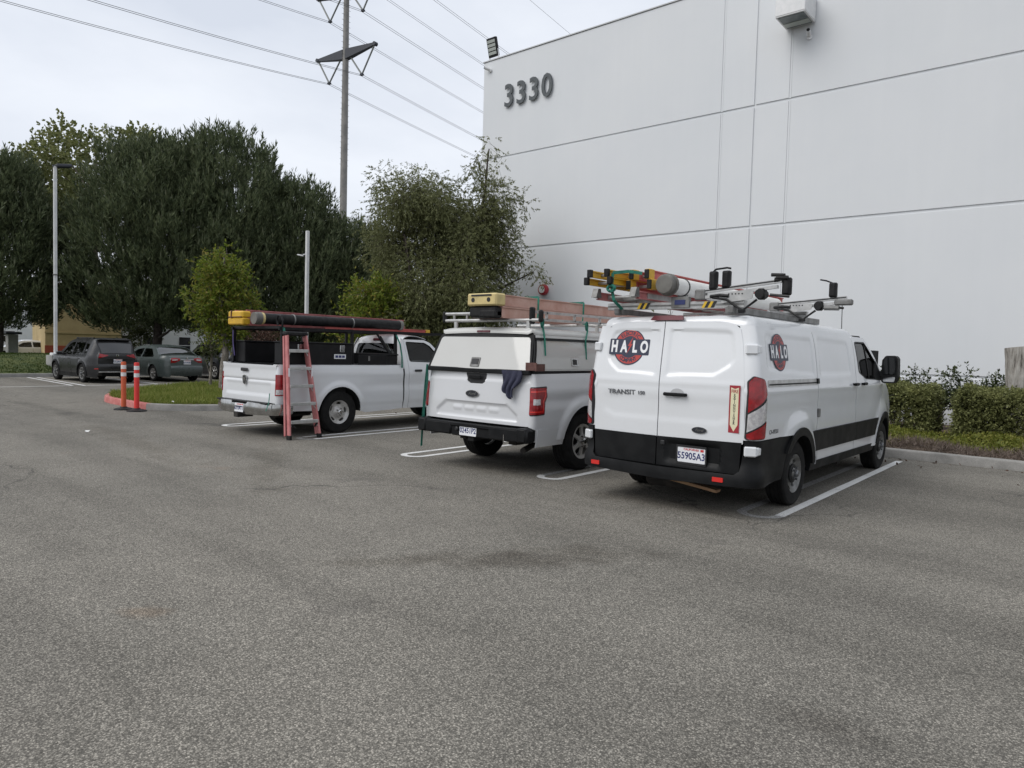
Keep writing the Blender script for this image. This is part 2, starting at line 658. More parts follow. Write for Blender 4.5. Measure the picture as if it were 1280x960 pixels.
def panel(name, poly, fmap, m, parent=None, holes=(), res=0.07, skirt=0.014, inw=(-1, 0, 0), smooth=32, fine=None):
    """a bent sheet: 2d outline (with holes) triangulated densely and put on a surface; edges folded inwards"""
    fine = fine or res
    P = resample(poly, fine)
    loops = [P] + [resample(h, fine) for h in holes]
    pts = []; edges = []
    for L in loops:
        o = len(pts)
        pts += L
        edges += [(o + i, o + (i + 1) % len(L)) for i in range(len(L))]
    A = np.array(P)
    lo, hi = A.min(0), A.max(0)
    gx = np.arange(lo[0], hi[0] + res, res); gy = np.arange(lo[1], hi[1] + res, res * 0.866)
    G = np.array([(x + (res / 2 if j % 2 else 0), y) for j, y in enumerate(gy) for x in gx])
    ok = pip(G, P)
    for h in loops[1:]:
        ok &= ~pip(G, h)
    G = G[ok]
    if len(G):
        dd = np.full(len(G), 1e9)
        for L in loops:
            dd = np.minimum(dd, pdist(G, L))
        G = G[dd > 0.42 * min(res, max(fine, res * .5))]
        pts += [tuple(g) for g in G]
    ov, oe, of, *_r = geometry.delaunay_2d_cdt([Vector(p) for p in pts], edges, [], 0, 1e-6)
    Q = np.array([(p[0], p[1]) for p in ov])
    T = np.array([tuple(f) for f in of if len(f) == 3])
    c = Q[T].mean(1)
    ok = pip(c, P)
    for h in loops[1:]:
        ok &= ~pip(c, h)
    T = T[ok]
    V = np.asarray(fmap(Q[:, 0], Q[:, 1]), float)
    if V.shape[0] == 3 and V.shape[1] != 3 or (V.shape[0] == 3 and len(Q) != 3):
        V = V.T
    iw = np.array(inw, float)
    nn = np.cross(V[T[:, 1]] - V[T[:, 0]], V[T[:, 2]] - V[T[:, 0]]).sum(0)
    if nn @ iw > 0:
        T = T[:, ::-1]
    F = [tuple(int(i) for i in t) for t in T]
    if skirt:
        cnt = {}
        for t in F:
            for a, b in ((t[0], t[1]), (t[1], t[2]), (t[2], t[0])):
                cnt[(a, b)] = cnt.get((a, b), 0) + 1
        be = [(a, b) for (a, b) in cnt if (b, a) not in cnt]
        mp = {}
        VV = list(V)
        for a, b in be:
            for i in (a, b):
                if i not in mp:
                    mp[i] = len(VV)
                    VV.append(V[i] + iw * skirt)
        F += [(b, a, mp[a], mp[b]) for a, b in be]
        V = np.array(VV)
    # drop unused verts
    used = sorted({i for f in F for i in f})
    re = {u: k for k, u in enumerate(used)}
    return link_mesh(name, V[used], [tuple(re[i] for i in f) for f in F], m, parent, smooth)


def text_mesh(name, s, size, m, parent=None, mtx=None, ext=0.002, bold=0.0, sx=1.0, align='CENTER', shear=0.0, space=1.0):
    cu = bpy.data.curves.new(name, 'FONT')
    cu.body = s
    cu.size = size
    cu.extrude = ext
    cu.offset = bold
    cu.shear = shear
    cu.space_character = space
    cu.align_x = align
    cu.align_y = 'CENTER'
    cu.resolution_u = 3
    t = bpy.data.objects.new(name, cu)
    COL.objects.link(t)
    bpy.context.view_layer.update()
    me = bpy.data.meshes.new_from_object(t.evaluated_get(bpy.context.evaluated_depsgraph_get()))
    bpy.data.objects.remove(t)
    me.name = name
    if sx != 1.0:
        me.transform(Matrix.Diagonal((sx, 1, 1, 1)))
    me.materials.clear()
    me.materials.append(MATS[m])
    o = bpy.data.objects.new(name, me)
    COL.objects.link(o)
    if parent is not None:
        o.parent = parent
    if mtx is not None:
        o.matrix_local = mtx
    return o


def frame(origin, xdir, ydir):
    """matrix whose local x / y are the given directions"""
    x = Vector(xdir).normalized(); y = Vector(ydir); z = x.cross(y).normalized(); y = z.cross(x)
    M_ = Matrix.Identity(4)
    for i in range(3):
        M_[i][0] = x[i]; M_[i][1] = y[i]; M_[i][2] = z[i]; M_[i][3] = origin[i]
    return M_


def bake(o, mtx):
    o.data.transform(mtx)
    return o
# ------------------------------------------------------------------ setting
def sheet(name, pts, z, m, kind='structure'):
    o = link_mesh(name, [(x, y, z) for x, y in pts], [tuple(range(len(pts)))], m)
    fix_normals(o.data)
    if o.data.polygons[0].normal.z < 0:
        o.data.flip_normals()
    return tag(o, kind=kind)


sheet('ground', [(-1500, -1500), (1500, -1500), (1500, 1500), (-1500, 1500)], -0.03, 'far_ground')
sheet('parking_lot', [(-36.5, -45), (45, -45), (45, 45), (-36.5, 45)], 0.0, 'asphalt')


def hairpin(cx, y0, y1, left_m, right_m, arc_m, half=0.17, w=0.10):
    """two parallel lines closed by a half round at the near end"""
    V = []; F = []
    def strip(pts_a, pts_b, m, nm='parking_line'):
        n = len(pts_a)
        V = [(x, y, 0.004) for x, y in pts_a] + [(x, y, 0.004) for x, y in pts_b]
        F = [(i, i + 1, n + i + 1, n + i) for i in range(n - 1)]
        o = link_mesh(nm, V, F, m)
        if o.data.polygons[0].normal.z < 0: o.data.flip_normals()
        tag(o, kind='structure')
    yy = list(np.linspace(y0, y1, 9))
    jit = lambda: random.uniform(-.004, .004)
    strip([(cx - half - w / 2 + jit(), y) for y in yy], [(cx - half + w / 2 + jit(), y) for y in yy], left_m)
    strip([(cx + half - w / 2 + jit(), y) for y in yy], [(cx + half + w / 2 + jit(), y) for y in yy], right_m)
    an = [PI + PI * i / 14 for i in range(15)]
    strip([(cx + (half - w / 2) * math.cos(a), y0 - 0.003 + (half - w / 2) * math.sin(a)) for a in an],
          [(cx + (half + w / 2) * math.cos(a), y0 - 0.003 + (half + w / 2) * math.sin(a)) for a in an], arc_m)


random.seed(3)
hairpin(-2.67, 7.32, 12.85, 'line_grey', 'line_paint', 'line_grey', 0.19)
hairpin(-5.43, 7.40, 12.85, 'line_grey', 'line_paint', 'line_paint', 0.16)
hairpin(-7.98, 7.34, 12.85, 'line_paint', 'line_paint', 'line_paint', 0.18)
hairpin(-10.63, 7.25, 12.85, 'line_paint', 'line_paint', 'line_grey', 0.17)
hairpin(-13.2, 7.25, 12.85, 'line_paint', 'line_paint', 'line_paint', 0.17)
hairpin(0.1, 7.32, 12.85, 'line_paint', 'line_paint', 'line_paint', 0.17)
hairpin(2.85, 7.32, 12.85, 'line_paint', 'line_paint', 'line_paint', 0.17)


def stripe(a, b, w=0.10):
    a = Vector((*a, 0.004)); b = Vector((*b, 0.004))
    d = (b - a).normalized(); n_ = Vector((-d.y, d.x, 0)) * (w / 2)
    o = link_mesh('parking_line', [a - n_, b - n_, b + n_, a + n_], [(0, 1, 2, 3)], 'line_paint')
    tag(o, kind='structure')


stripe((-27.5, 0.0), (-27.5, 9.12)); stripe((-27.64, 9.2), (-33.9, 9.62)); stripe((-27.42, 9.52), (-33.9, 9.95))
stripe((-27.5, 9.6), (-27.5, 12.05)); stripe((-27.64, 12.1), (-33.9, 12.15)); stripe((-27.5, 12.18), (-27.5, 17.0))


def smooth_path(P, n=8):
    P = np.array(P, float)
    out = []
    for i in range(len(P) - 1):
        p0 = P[max(i - 1, 0)]; p1 = P[i]; p2 = P[i + 1]; p3 = P[min(i + 2, len(P) - 1)]
        for k in range(n):
            t = k / n
            out.append(0.5 * ((2 * p1) + (p2 - p0) * t + (2 * p0 - 5 * p1 + 4 * p2 - p3) * t * t + (3 * p1 - p0 - 3 * p2 + p3) * t**3))
    out.append(P[-1])
    return np.array(out)


def kerb(path, m, h=0.15, w=0.16, side=1):
    """kerb swept along path; side=+1: planting lies to the right of travel"""
    path = np.array(path, float)
    d = np.gradient(path, axis=0); d /= np.linalg.norm(d, axis=1)[:, None]
    nr = np.stack([d[:, 1], -d[:, 0]], 1) * side
    prof = [(0.0, -0.02), (0.012, h - 0.03), (0.022, h - 0.01), (0.045, h), (w - 0.02, h), (w, h - 0.02), (w, -0.02)]
    V = []; F = []
    k = len(prof)
    for p, n_ in zip(path, nr):
        for o, z in prof:
            V.append((p[0] + n_[0] * o, p[1] + n_[1] * o, z + random.uniform(-.002, .002)))
    for i in range(len(path) - 1):
        for j in range(k - 1):
            F.append((i * k + j, i * k + j + 1, (i + 1) * k + j + 1, (i + 1) * k + j))
    F += [tuple(range(k)), tuple(range((len(path) - 1) * k, len(path) * k))]
    o = link_mesh('kerb', V, F, m, None, 40)
    fix_normals(o.data)
    return tag(o, kind='structure')


KA = [(x, 13.22) for x in np.arange(30, -15.01, -1.5)] + [(-15.6, 13.1), (-16.0, 12.6), (-16.08, 11.5), (-16.08, 10.0), (-16.1, 9.0), (-16.35, 8.2), (-16.8, 7.62), (-17.35, 7.32)]
KB = [(-17.35, 7.32), (-18.4, 7.3), (-19.9, 7.4), (-21.0, 7.8), (-21.9, 8.4)]
KC = [(-21.9, 8.4), (-23.4, 9.7), (-24.6, 11.3), (-25.3, 13.5), (-25.6, 17), (-25.6, 30)]
ka, kb, kc = smooth_path(KA, 4), smooth_path(KB, 8), smooth_path(KC, 8)


def kerb_run(path, m, step=3.0, side=1):
    """kerb cast in lengths with open joints"""
    path = np.array(path, float)
    acc = np.concatenate([[0], np.cumsum(np.linalg.norm(np.diff(path, axis=0), axis=1))])
    k = max(1, int(round(acc[-1] / step)))
    for i in range(k):
        q = np.linspace(acc[-1] * i / k + .005, acc[-1] * (i + 1) / k - .005, 12)
        kerb(np.stack([np.interp(q, acc, path[:, 0]), np.interp(q, acc, path[:, 1])], 1), m, side=side)


kerb_run(ka, 'kerb_concrete'); kerb_run(kb, 'kerb_red'); kerb_run(kc, 'kerb_concrete')
ring = [tuple(p) for p in ka] + [tuple(p) for p in kb[1:]] + [tuple(p) for p in kc[1:]] + [(30, 30)]
ring = [(x, y + 0.10 if i < 30 and x > -15 else y) for i, (x, y) in enumerate(ring)]


def inset_ring():
    out = []
    for part_ in (ka, kb, kc):
        d = np.gradient(part_, axis=0); d /= np.linalg.norm(d, axis=1)[:, None]
        nr = np.stack([d[:, 1], -d[:, 0]], 1)
        out += [tuple(p) for p in part_ + nr * 0.10]
    return out + [(30, 30)]


sheet('planting_bed', inset_ring(), 0.115, 'soil')

# far kerb and grass bank
kerb_run([(-34.2, y) for y in np.arange(-10, 44, 3.0)], 'kerb_concrete', 3.0, -1)
kerb([(-34.2, y) for y in np.arange(-40, -9.5, 3.0)], 'kerb_concrete', side=-1)
bx_ = [-34.3, -35, -36, -37.0, -38, -40, -43, -47, -60, -90]
bz_ = [0.12, 0.22, 0.46, 0.70, 0.84, 0.84, 0.55, 0.10, 0.0, 0.0]
by_ = np.arange(-40, 46, 2.0)
V = [(x, y, z + (0.05 * math.sin(y * .7 + x) if 1 < i < 7 else 0)) for i, (x, z) in enumerate(zip(bx_, bz_)) for y in by_]
nb = len(by_)
F = [(i * nb + j, (i + 1) * nb + j, (i + 1) * nb + j + 1, i * nb + j + 1) for i in range(len(bx_) - 1) for j in range(nb - 1)]
o = link_mesh('grass_bank', V, F, 'grass_ground', None, 60)
fix_normals(o.data)
tag(o, kind='structure')

# ------------------------------------------------------------------ the big white building
mat('roof_grey', (0.50, 0.51, 0.52), 0.8)
mat('digit_grey', (0.045, 0.055, 0.062), 0.5, col2=(0.075, 0.085, 0.09), scale=6)
mat('white_metal', (0.62, 0.63, 0.63), 0.45, col2=(0.70, 0.70, 0.70), scale=5)
mat('lens_grey', (0.09, 0.11, 0.11), 0.25, col2=(0.16, 0.18, 0.18), scale=3)
mat('black_plastic', (0.010, 0.010, 0.011), 0.5, col2=(0.020, 0.020, 0.020), scale=12, rvar=0.1)
MATS['black_plastic'].node_tree.nodes['Principled BSDF'].inputs['Specular IOR Level'].default_value = 0.2
mat('bell_red', (0.33, 0.025, 0.035), 0.4)
mat('bell_white', (0.65, 0.65, 0.62), 0.5)
mat('led_panel', (0.40, 0.43, 0.40), 0.3)
WY = 20.0
bld = empty('warehouse_building', (-18.44, WY, 0), 0, 'large white concrete building with wide flat panels and the number 3330', 'building')
XS = [0.0, 9.48, 10.47, 11.44, 26.0, 44.0]
ZS = [0.0, 1.28, 5.34, 8.74, 12.38]
MB().box((22.02, 20.03, 6.18), (43.96, 40.0, 12.36)).build('core_wall', 'wall_paint', bld)
GAP = 0.055
for i in range(len(XS) - 1):
    for j in range(len(ZS) - 1):
        GX = 0.034
        x0 = XS[i] + (0 if i == 0 else GX / 2); x1 = XS[i + 1] - (0 if i == len(XS) - 2 else GX / 2)
        z0 = ZS[j] + (0 if j == 0 else GAP / 2); z1 = ZS[j + 1] - (0 if j == 3 else GAP / 2)
        c = 0.016
        V = [(x0, 0.06, z0), (x1, 0.06, z0), (x1, 0.06, z1), (x0, 0.06, z1),
             (x0 + c, 0, z0 + c), (x1 - c, 0, z0 + c), (x1 - c, 0, z1 - c), (x0 + c, 0, z1 - c)]
        F = [(4, 5, 6, 7), (0, 1, 5, 4), (1, 2, 6, 5), (2, 3, 7, 6), (3, 0, 4, 7)]
        link_mesh('wall_panel', V, F, 'wall_paint', bld)
MB().box((22.0, 20.02, 12.40), (44.06, 40.1, 0.035)).build('roof_edge', 'roof_grey', bld)
for i, wv in ((1, .034), (3, .034)):
    for j in range(4):
        z0 = ZS[j] + (0 if j == 0 else GAP / 2); z1 = ZS[j + 1] - (0 if j == 3 else GAP / 2)
        MB().box((XS[i], 0.034, (z0 + z1) / 2), (0.05, 0.05, z1 - z0)).build('joint_filler', 'wall_paint', bld)

num = empty('building_number', (-16.25, WY, 10.45), 0, 'dark grey raised number 3330 high on the white wall', 'number sign')
for k, ch in enumerate('3330'):
    d = text_mesh('digit', ch, 1.13, 'digit_grey', num, frame((-0.86 + 0.575 * k, -0.07, 0.41), (1, 0, 0), (0, 0, 1)), 0.02, 0.014, 0.90)

# flood light on the parapet corner
fl = empty('flood_light', (-18.0, WY + 0.1, 12.42), 0, 'small flood light standing on the top corner of the white building', 'flood light')
rx = Matrix.Rotation(math.radians(16), 3, 'X')
MB().box((0, -0.12, 0.43), (0.46, 0.12, 0.66), rx, 0.02).build('housing', 'black_plastic', fl)
for k in range(4):
    MB().box(Vector((0, -0.12, 0.43)) + rx @ Vector((0, -0.065, 0.2 - 0.135 * k)), (0.37, 0.02, 0.10), rx).build('led_strip', 'led_panel', fl)
MB().bar((-0.22, -0.02, 0), (-0.22, -0.1, 0.35), 0.03, 0.05).bar((0.22, -0.02, 0), (0.22, -0.1, 0.35), 0.03, 0.05).box((0, -0.02, 0.02), (0.5, 0.1, 0.04)).build('bracket', 'white_metal', fl)


def seccam(loc, rz, label):
    e = empty('security_camera', loc, rz, label, 'camera', 'small cameras on the white wall')
    MB().cyl((0, 0, 0), (0, -0.05, 0), 0.07, n=14).cyl((0, -0.04, 0), (0.0, -0.10, 0.03), 0.025, n=8).build('mount', 'white_metal', e)
    MB().cyl((-0.02, -0.05, 0.04), (-0.06, -0.25, 0.10), 0.06, 0.055, n=14).build('body', 'white_metal', e)
    MB().cyl((-0.06, -0.245, 0.10), (-0.063, -0.262, 0.105), 0.045, n=14).build('lens', 'black_plastic', e)


seccam((-18.08, WY, 12.02), -0.5, 'tiny security camera below the flood light at the wall corner')
seccam((-6.55, WY, 10.28), 0.4, 'small camera under the box light on the white wall')

wl = empty('wall_light', (-6.79, WY, 10.6), 0, 'square white box light fixed high on the building wall', 'wall light')
MB().box((0, -0.46, 0.36), (0.78, 0.86, 0.62), None, 0.015).build('housing', 'white_metal', wl)
MB().box((0, -0.46, 0.042), (0.76, 0.84, 0.02)).build('rim', 'white_metal', wl)
MB().box((0, -0.46, 0.026), (0.66, 0.74, 0.016)).build('lens', 'lens_grey', wl)
MB().box((0.0, -0.30, 0.012), (0.64, 0.24, 0.012)).build('reflector', 'led_panel', wl)
MB().box((0, -0.02, 0.36), (0.3, 0.05, 0.4)).build('mount', 'white_metal', wl)

be = empty('alarm_bell', (-15.27, WY, 3.80), 0, 'round red alarm bell with white face on the wall above the pickup', 'alarm bell')
MB().lathe([(0.10, 0.0), (0.19, -0.02), (0.20, -0.10), (0.175, -0.17), (0.14, -0.185)], (0, 0, 0), 'y', 28).build('dome', 'bell_red', be)
MB().lathe([(0.128, -0.186), (0.12, -0.198), (0.02, -0.203)], (0, 0, 0), 'y', 28).build('face', 'bell_white', be)
# ------------------------------------------------------------------ vehicle kit
paint('van_white', (0.655, 0.67, 0.685), amount=0.14, rough=0.30)
paint('pearl_white', (0.565, 0.575, 0.59), amount=0.18, rough=0.30)
paint('truck_white', (0.635, 0.65, 0.665), amount=0.18, rough=0.30)
paint('canopy_white', (0.47, 0.47, 0.45), amount=0.25, rough=0.42)
paint('suv_grey', (0.010, 0.010, 0.011), dirt=(0.04, 0.039, 0.037), amount=0.2, rough=0.20)
paint('sedan_green', (0.052, 0.066, 0.063), dirt=(0.12, 0.12, 0.11), amount=0.2, rough=0.20)
paint('dark_blue_paint', (0.007, 0.0075, 0.010), dirt=(0.03, 0.03, 0.03), amount=0.2, rough=0.2)
paint('silver_paint', (0.42, 0.43, 0.44), amount=0.15, rough=0.28)
mat('trim_black', (0.006, 0.0064, 0.007), 0.5, col2=(0.011, 0.0115, 0.012), scale=4, rvar=0.08, bump=(180, 0.15, 0.002))
MATS['trim_black'].node_tree.nodes['Principled BSDF'].inputs['Specular IOR Level'].default_value = 0.17
mat('tyre_rubber', (0.007, 0.007, 0.007), 0.8, col2=(0.014, 0.0135, 0.013), scale=9, bump=(60, 0.3, 0.004))
MATS['tyre_rubber'].node_tree.nodes['Principled BSDF'].inputs['Specular IOR Level'].default_value = 0.2
mat('liner_dark', (0.006, 0.006, 0.006), 0.9)
mat('chassis_dark', (0.012, 0.011, 0.010), 0.85, col2=(0.03, 0.026, 0.022), scale=7)
mat('steel_grey', (0.20, 0.20, 0.195), 0.42, 0.25, col2=(0.12, 0.118, 0.112), scale=9)
mat('alloy', (0.46, 0.45, 0.43), 0.32, 0.3, col2=(0.34, 0.33, 0.31), scale=6)
mat('chrome', (0.62, 0.62, 0.62), 0.12, 1.0, col2=(0.42, 0.42, 0.41), scale=5)
mat('bumper_chrome', (0.50, 0.50, 0.495), 0.20, 0.95, col2=(0.34, 0.335, 0.32), scale=4)
mat('lens_red', (0.30, 0.006, 0.010), 0.18, col2=(0.19, 0.004, 0.007), scale=14, coat=0.35)
mat('lens_red_dark', (0.16, 0.006, 0.010), 0.12, coat=1.0)
mat('lens_clear', (0.46, 0.45, 0.46), 0.16, 0.3, col2=(0.66, 0.65, 0.65), scale=30, coat=1.0)
mat('reflector_red', (0.60, 0.02, 0.015), 0.25, coat=1.0)
mat('brake_dull', (0.10, 0.012, 0.020), 0.35)
mat('plate_white', (0.70, 0.71, 0.73), 0.4)
mat('plate_blue', (0.02, 0.03, 0.12), 0.5)
mat('plate_red', (0.5, 0.03, 0.03), 0.5)
mat('badge_dark', (0.014, 0.017, 0.025), 0.25, coat=0.6)
mat('emblem_navy', (0.017, 0.023, 0.050), 0.4)
mat('emblem_red', (0.42, 0.045, 0.035), 0.4)
mat('emblem_white', (0.74, 0.745, 0.75), 0.4)
mat('badge_grey', (0.16, 0.165, 0.175), 0.3, 0.6)
mat('sticker_cream', (0.66, 0.62, 0.42), 0.5)
mat('sticker_red', (0.30, 0.018, 0.028), 0.5)
mat('lettering_black', (0.012, 0.012, 0.013), 0.5)
mat('interior', (0.03, 0.03, 0.032), 0.8, col2=(0.05, 0.05, 0.05), scale=5)
glassmat('glass_dark', (0.16, 0.17, 0.17))
glassmat('glass_tint', (0.40, 0.43, 0.43))
mat('glass_black', (0.010, 0.011, 0.012), 0.04, coat=1.0)
mat('aluminium', (0.52, 0.52, 0.51), 0.36, 0.55, col2=(0.40, 0.40, 0.39), scale=10, rvar=0.08)
mat('strap_green', (0.012, 0.12, 0.085), 0.75, col2=(0.018, 0.17, 0.12), scale=20)
mat('fibre_pink', (0.45, 0.255, 0.20), 0.65, col2=(0.55, 0.36, 0.30), scale=3)
mat('fibre_red', (0.42, 0.075, 0.065), 0.5, col2=(0.50, 0.12, 0.105), scale=5)
mat('fibre_rose', (0.40, 0.125, 0.125), 0.6, col2=(0.50, 0.20, 0.195), scale=4)
mat('cap_yellow', (0.62, 0.37, 0.02), 0.5, col2=(0.50, 0.30, 0.02), scale=9)
mat('cap_cream', (0.58, 0.47, 0.21), 0.6, col2=(0.48, 0.39, 0.18), scale=7)
mat('pvc_white', (0.74, 0.73, 0.70), 0.4, col2=(0.66, 0.655, 0.62), scale=4)
mat('pvc_grey', (0.11, 0.105, 0.095), 0.55, col2=(0.15, 0.145, 0.13), scale=6)
mat('denim', (0.018, 0.020, 0.040), 0.9, col2=(0.032, 0.034, 0.062), scale=14)
mat('hazard_yellow', (0.62, 0.40, 0.02), 0.5)
mat('rust_brown', (0.085, 0.035, 0.028), 0.7, col2=(0.13, 0.06, 0.05), scale=20)
mat('box_black', (0.004, 0.004, 0.005), 0.5, col2=(0.008, 0.008, 0.009), scale=6)
MATS['box_black'].node_tree.nodes['Principled BSDF'].inputs['Specular IOR Level'].default_value = 0.25
mat('wood_board', (0.35, 0.22, 0.12), 0.8, col2=(0.27, 0.16, 0.09), scale=5)


class Shell:
    """body surface of a vehicle: x right, y forward, z up; origin on the ground below the rear axle"""
    def __init__(s, W, y0, r, lean=None, taper=None, wr=0.03):
        s.W = W; s.y0 = y0; s.r = r
        s.lean = lean or (lambda z: 0 * np.asarray(z, float))
        s.taper = taper or (lambda y: 0 * np.asarray(y, float))
        s.wr = wr
        s.lr = y0 + r
        s.arc = r * PI / 2
        s.tr = s.lr - s.arc                  # side coordinate at which the corner faces the rear
        s.wref = float(W(0.9))
        s.xr = s.wref - r                    # where the flat rear starts

    def side(s, sg=1, off=0.0, disp=None):
        def f(t, z):
            t = np.asarray(t, float); z = np.asarray(z, float)
            a = np.clip((s.lr - t) / s.r, 0, PI / 2)
            o = off + (disp(t, z) if disp else 0)
            x = s.W(z) - s.r * (1 - np.cos(a)) - s.taper(t) + o * np.cos(a)
            y = np.where(t >= s.lr, t, s.lr - s.r * np.sin(a)) + s.lean(z) * np.sin(a) - o * np.sin(a)
            return np.stack([sg * x, y, z], 1)
        return f

    def rear(s, off=0.0, disp=None):
        def f(x, z):
            x = np.asarray(x, float); z = np.asarray(z, float)
            o = off + (disp(x, z) if disp else 0)
            y = s.y0 + s.lean(z) - s.wr * (1 - np.clip(x / s.xr, -1, 1)**2) - o
            return np.stack([x, y, z], 1)
        return f

    def wrap(s, off=0.0, disp=None):
        """one coordinate running round the tail from the left side to the right side, 0 in the middle"""
        def f(q, z):
            q = np.asarray(q, float); z = np.asarray(z, float)
            sg = np.sign(q); a_ = np.abs(q)
            o = off + (disp(q, z) if disp else 0)
            dx = s.W(z) - s.wref
            an = np.clip((a_ - s.xr) / s.r, 0, PI / 2)
            x = np.where(a_ <= s.xr, a_, s.xr + s.r * np.sin(an) + o * np.sin(an)) + dx * np.clip(a_ / s.xr, 0, 1)
            y = np.where(a_ <= s.xr, s.y0 - s.wr * (1 - np.clip(a_ / s.xr, 0, 1)**2) - o,
                         s.y0 + s.r * (1 - np.cos(an)) - o * np.cos(an) + np.clip(a_ - s.xr - s.arc, 0, 9))
            y = y + s.lean(z) * np.cos(an)
            return np.stack([sg * x, y, z], 1)
        return f

    def q(s, y):
        """wrap coordinate of a point of the side at y"""
        return s.xr + s.arc + (y - s.lr)


def arch(cy, cz, R, z0, z1=None, n=18):
    """points of a wheel arch from its rear foot (height z1) over the top to its front foot (height z0)"""
    z1 = z0 if z1 is None else z1
    a1 = PI - math.asin((z1 - cz) / R); a0 = math.asin((z0 - cz) / R)
    return [(cy + R * math.cos(a1 + (a0 - a1) * i / n), cz + R * math.sin(a1 + (a0 - a1) * i / n)) for i in range(n + 1)]


def arch_ring(cy, cz, R0, R1, z0, z1=None, n=20):
    return arch(cy, cz, R1, z0, z1, n) + arch(cy, cz, R0, z0, z1, n)[::-1]


def wheel(root, x, y, R, w, rim_r, style='steel', sg=1, rim_m='steel_grey', name='wheel'):
    h = w / 2
    pr = [(rim_r * 0.96, -h * 0.80), (rim_r * 1.03, -h * 0.92), (R * 0.80, -h), (R * 0.93, -h * 0.94), (R * 0.985, -h * 0.80)]
    for k in range(4):                       # tread ribs
        a = -h * 0.78 + k * h * 0.40
        pr += [(R, a), (R, a + h * 0.32), (R * 0.978, a + h * 0.335), (R * 0.978, a + h * 0.385)]
    pr += [(R * 0.985, h * 0.80), (R * 0.93, h * 0.94), (R * 0.80, h), (rim_r * 1.03, h * 0.92), (rim_r * 0.96, h * 0.80)]
    pr = [(r, v * sg) for r, v in pr]
    mb = MB().lathe(pr, (x - sg * h, y, R), 'x', 44, False, False)
    t = mb.build(name, 'tyre_rubber', root, 28)
    # rim: dished disc with openings
    rr = rim_r * 0.985
    face = x - sg * h * 0.22
    if style == 'steel':
        prof = spl([0, .18, .30, .42, .62, .80, .93, 1.0], [0.035, 0.035, 0.010, -0.028, -0.040, -0.030, 0.0, 0.016])
        holes = []
        k = 10 if rim_m == 'steel_grey' else 5
        for i in range(k):
            c = 2 * PI * i / k + .2
            q = []
            for j in range(12):
                b = 2 * PI * j / 12
                aw = (0.10 if k == 10 else 0.115)
                rad = rr * (0.755 + (0.095 if k == 10 else .10) * math.cos(b)); an = c + (aw if k == 10 else .20) * 1.7 * math.sin(b)
                q.append((rad * math.cos(an), rad * math.sin(an)))
            holes.append(q)
    else:                                    # six-spoke alloy
        prof = spl([0, .2, .4, .7, .9, 1.0], [0.02, 0.02, 0.012, 0.0, 0.006, 0.016])
        holes = []
        for i in range(6):
            c = 2 * PI * i / 6
            q = []
            for rad, an in ((.36, -.22), (.62, -.36), (.86, -.40), (.90, 0), (.86, .40), (.62, .36), (.36, .22)):
                q.append((rr * rad * math.cos(c + an), rr * rad * math.sin(c + an)))
            holes.append(rp(q, 0.02, 3))
    fm = lambda u, v: np.stack([face + sg * prof(np.hypot(u, v) / rr), y + np.asarray(u), R + np.asarray(v)], 1)
    rim = panel('rim', circ(0, 0, rr, 44), fm, rim_m, t, holes, 0.045, 0.03, (-sg, 0, 0), 35, 0.03)
    MB().lathe([(rr * 1.035, h * 0.8 * sg), (rr * 1.03, h * 0.86 * sg), (rr * 0.985, h * 0.84 * sg), (rr * 0.94, h * 0.35 * sg), (rr * 0.93, -h * 0.7 * sg)],
               (x - sg * h, y, R), 'x', 44, False, False).build('rim_edge', 'alloy' if rim_m == 'steel_grey' else rim_m, t, 35)
    bk = MB().cyl((x - sg * h * 1.3, y, R), (x - sg * h * 1.25, y, R), rr * 0.9, n=24)
    bk.build('brake_disc', 'liner_dark', t)
    hb = MB()
    hb.lathe([(rim_r * 0.20, 0.0), (rim_r * 0.19, 0.02 * sg), (rim_r * 0.12, 0.032 * sg)], (face + sg * 0.028, y, R), 'x', 20)
    nn = 5 if style == 'steel' else 6
    for i in range(nn):
        a = 2 * PI * i / nn
        c = (face + sg * 0.02, y + rim_r * 0.31 * math.cos(a), R + rim_r * 0.31 * math.sin(a))
        hb.cyl(c, (c[0] + sg * 0.022, c[1], c[2]), 0.013, n=6)
    if rim_m == 'steel_grey' and style == 'steel':
        MB().lathe([(rim_r * 0.50, 0.0), (rim_r * 0.49, 0.012 * sg), (rim_r * 0.40, 0.020 * sg)], (face - sg * 0.012, y, R), 'x', 24).build('hub_cap', 'black_plastic', t, 35)
    hb.build('hub', 'badge_grey' if rim_m == 'steel_grey' else 'chrome', t, 35)
    return t


def plate(root, name, number, c, tilt=0.0, sub='CALIFORNIA', w=0.305, h=0.155):
    """number plate standing on the rear face at c; faces -y"""
    M_ = frame(c, (1, 0, math.sin(0)), (0, math.sin(tilt), math.cos(tilt)))
    p = bake(panel(name, rect(-w / 2, -h / 2, w / 2, h / 2, 0.012), lambda u, v: np.stack([u, v, 0 * u], 1), 'plate_white', root, res=0.08, skirt=0.006, inw=(0, 0, -1)), M_)
    t = text_mesh('plate_number', number, 0.098, 'plate_blue', p, M_ @ Matrix.Translation((0, -0.012, 0.0012)), 0.0006, 0.0018, 0.86)
    text_mesh('plate_state', sub, 0.030, 'plate_red', p, M_ @ Matrix.Translation((0, 0.056, 0.0012)), 0.0006, 0.0006, 1.0)
    for sx, sm in ((-1, 'plate_white'), (1, 'plate_red')):
        bake(MB().box((sx * (w / 2 - 0.034), h / 2 - 0.022, 0.001), (0.036, 0.024, 0.001)).build('plate_sticker', sm, p), M_)
    return p


def mat_slab(name, poly, M_, m, parent, d=0.0015, lift=0.0):
    mb = MB().prism(poly, lambda u, v, dd: tuple(M_ @ Vector((u, v, dd + lift))), 0.0, d)
    return mb.build(name, m, parent, 30)


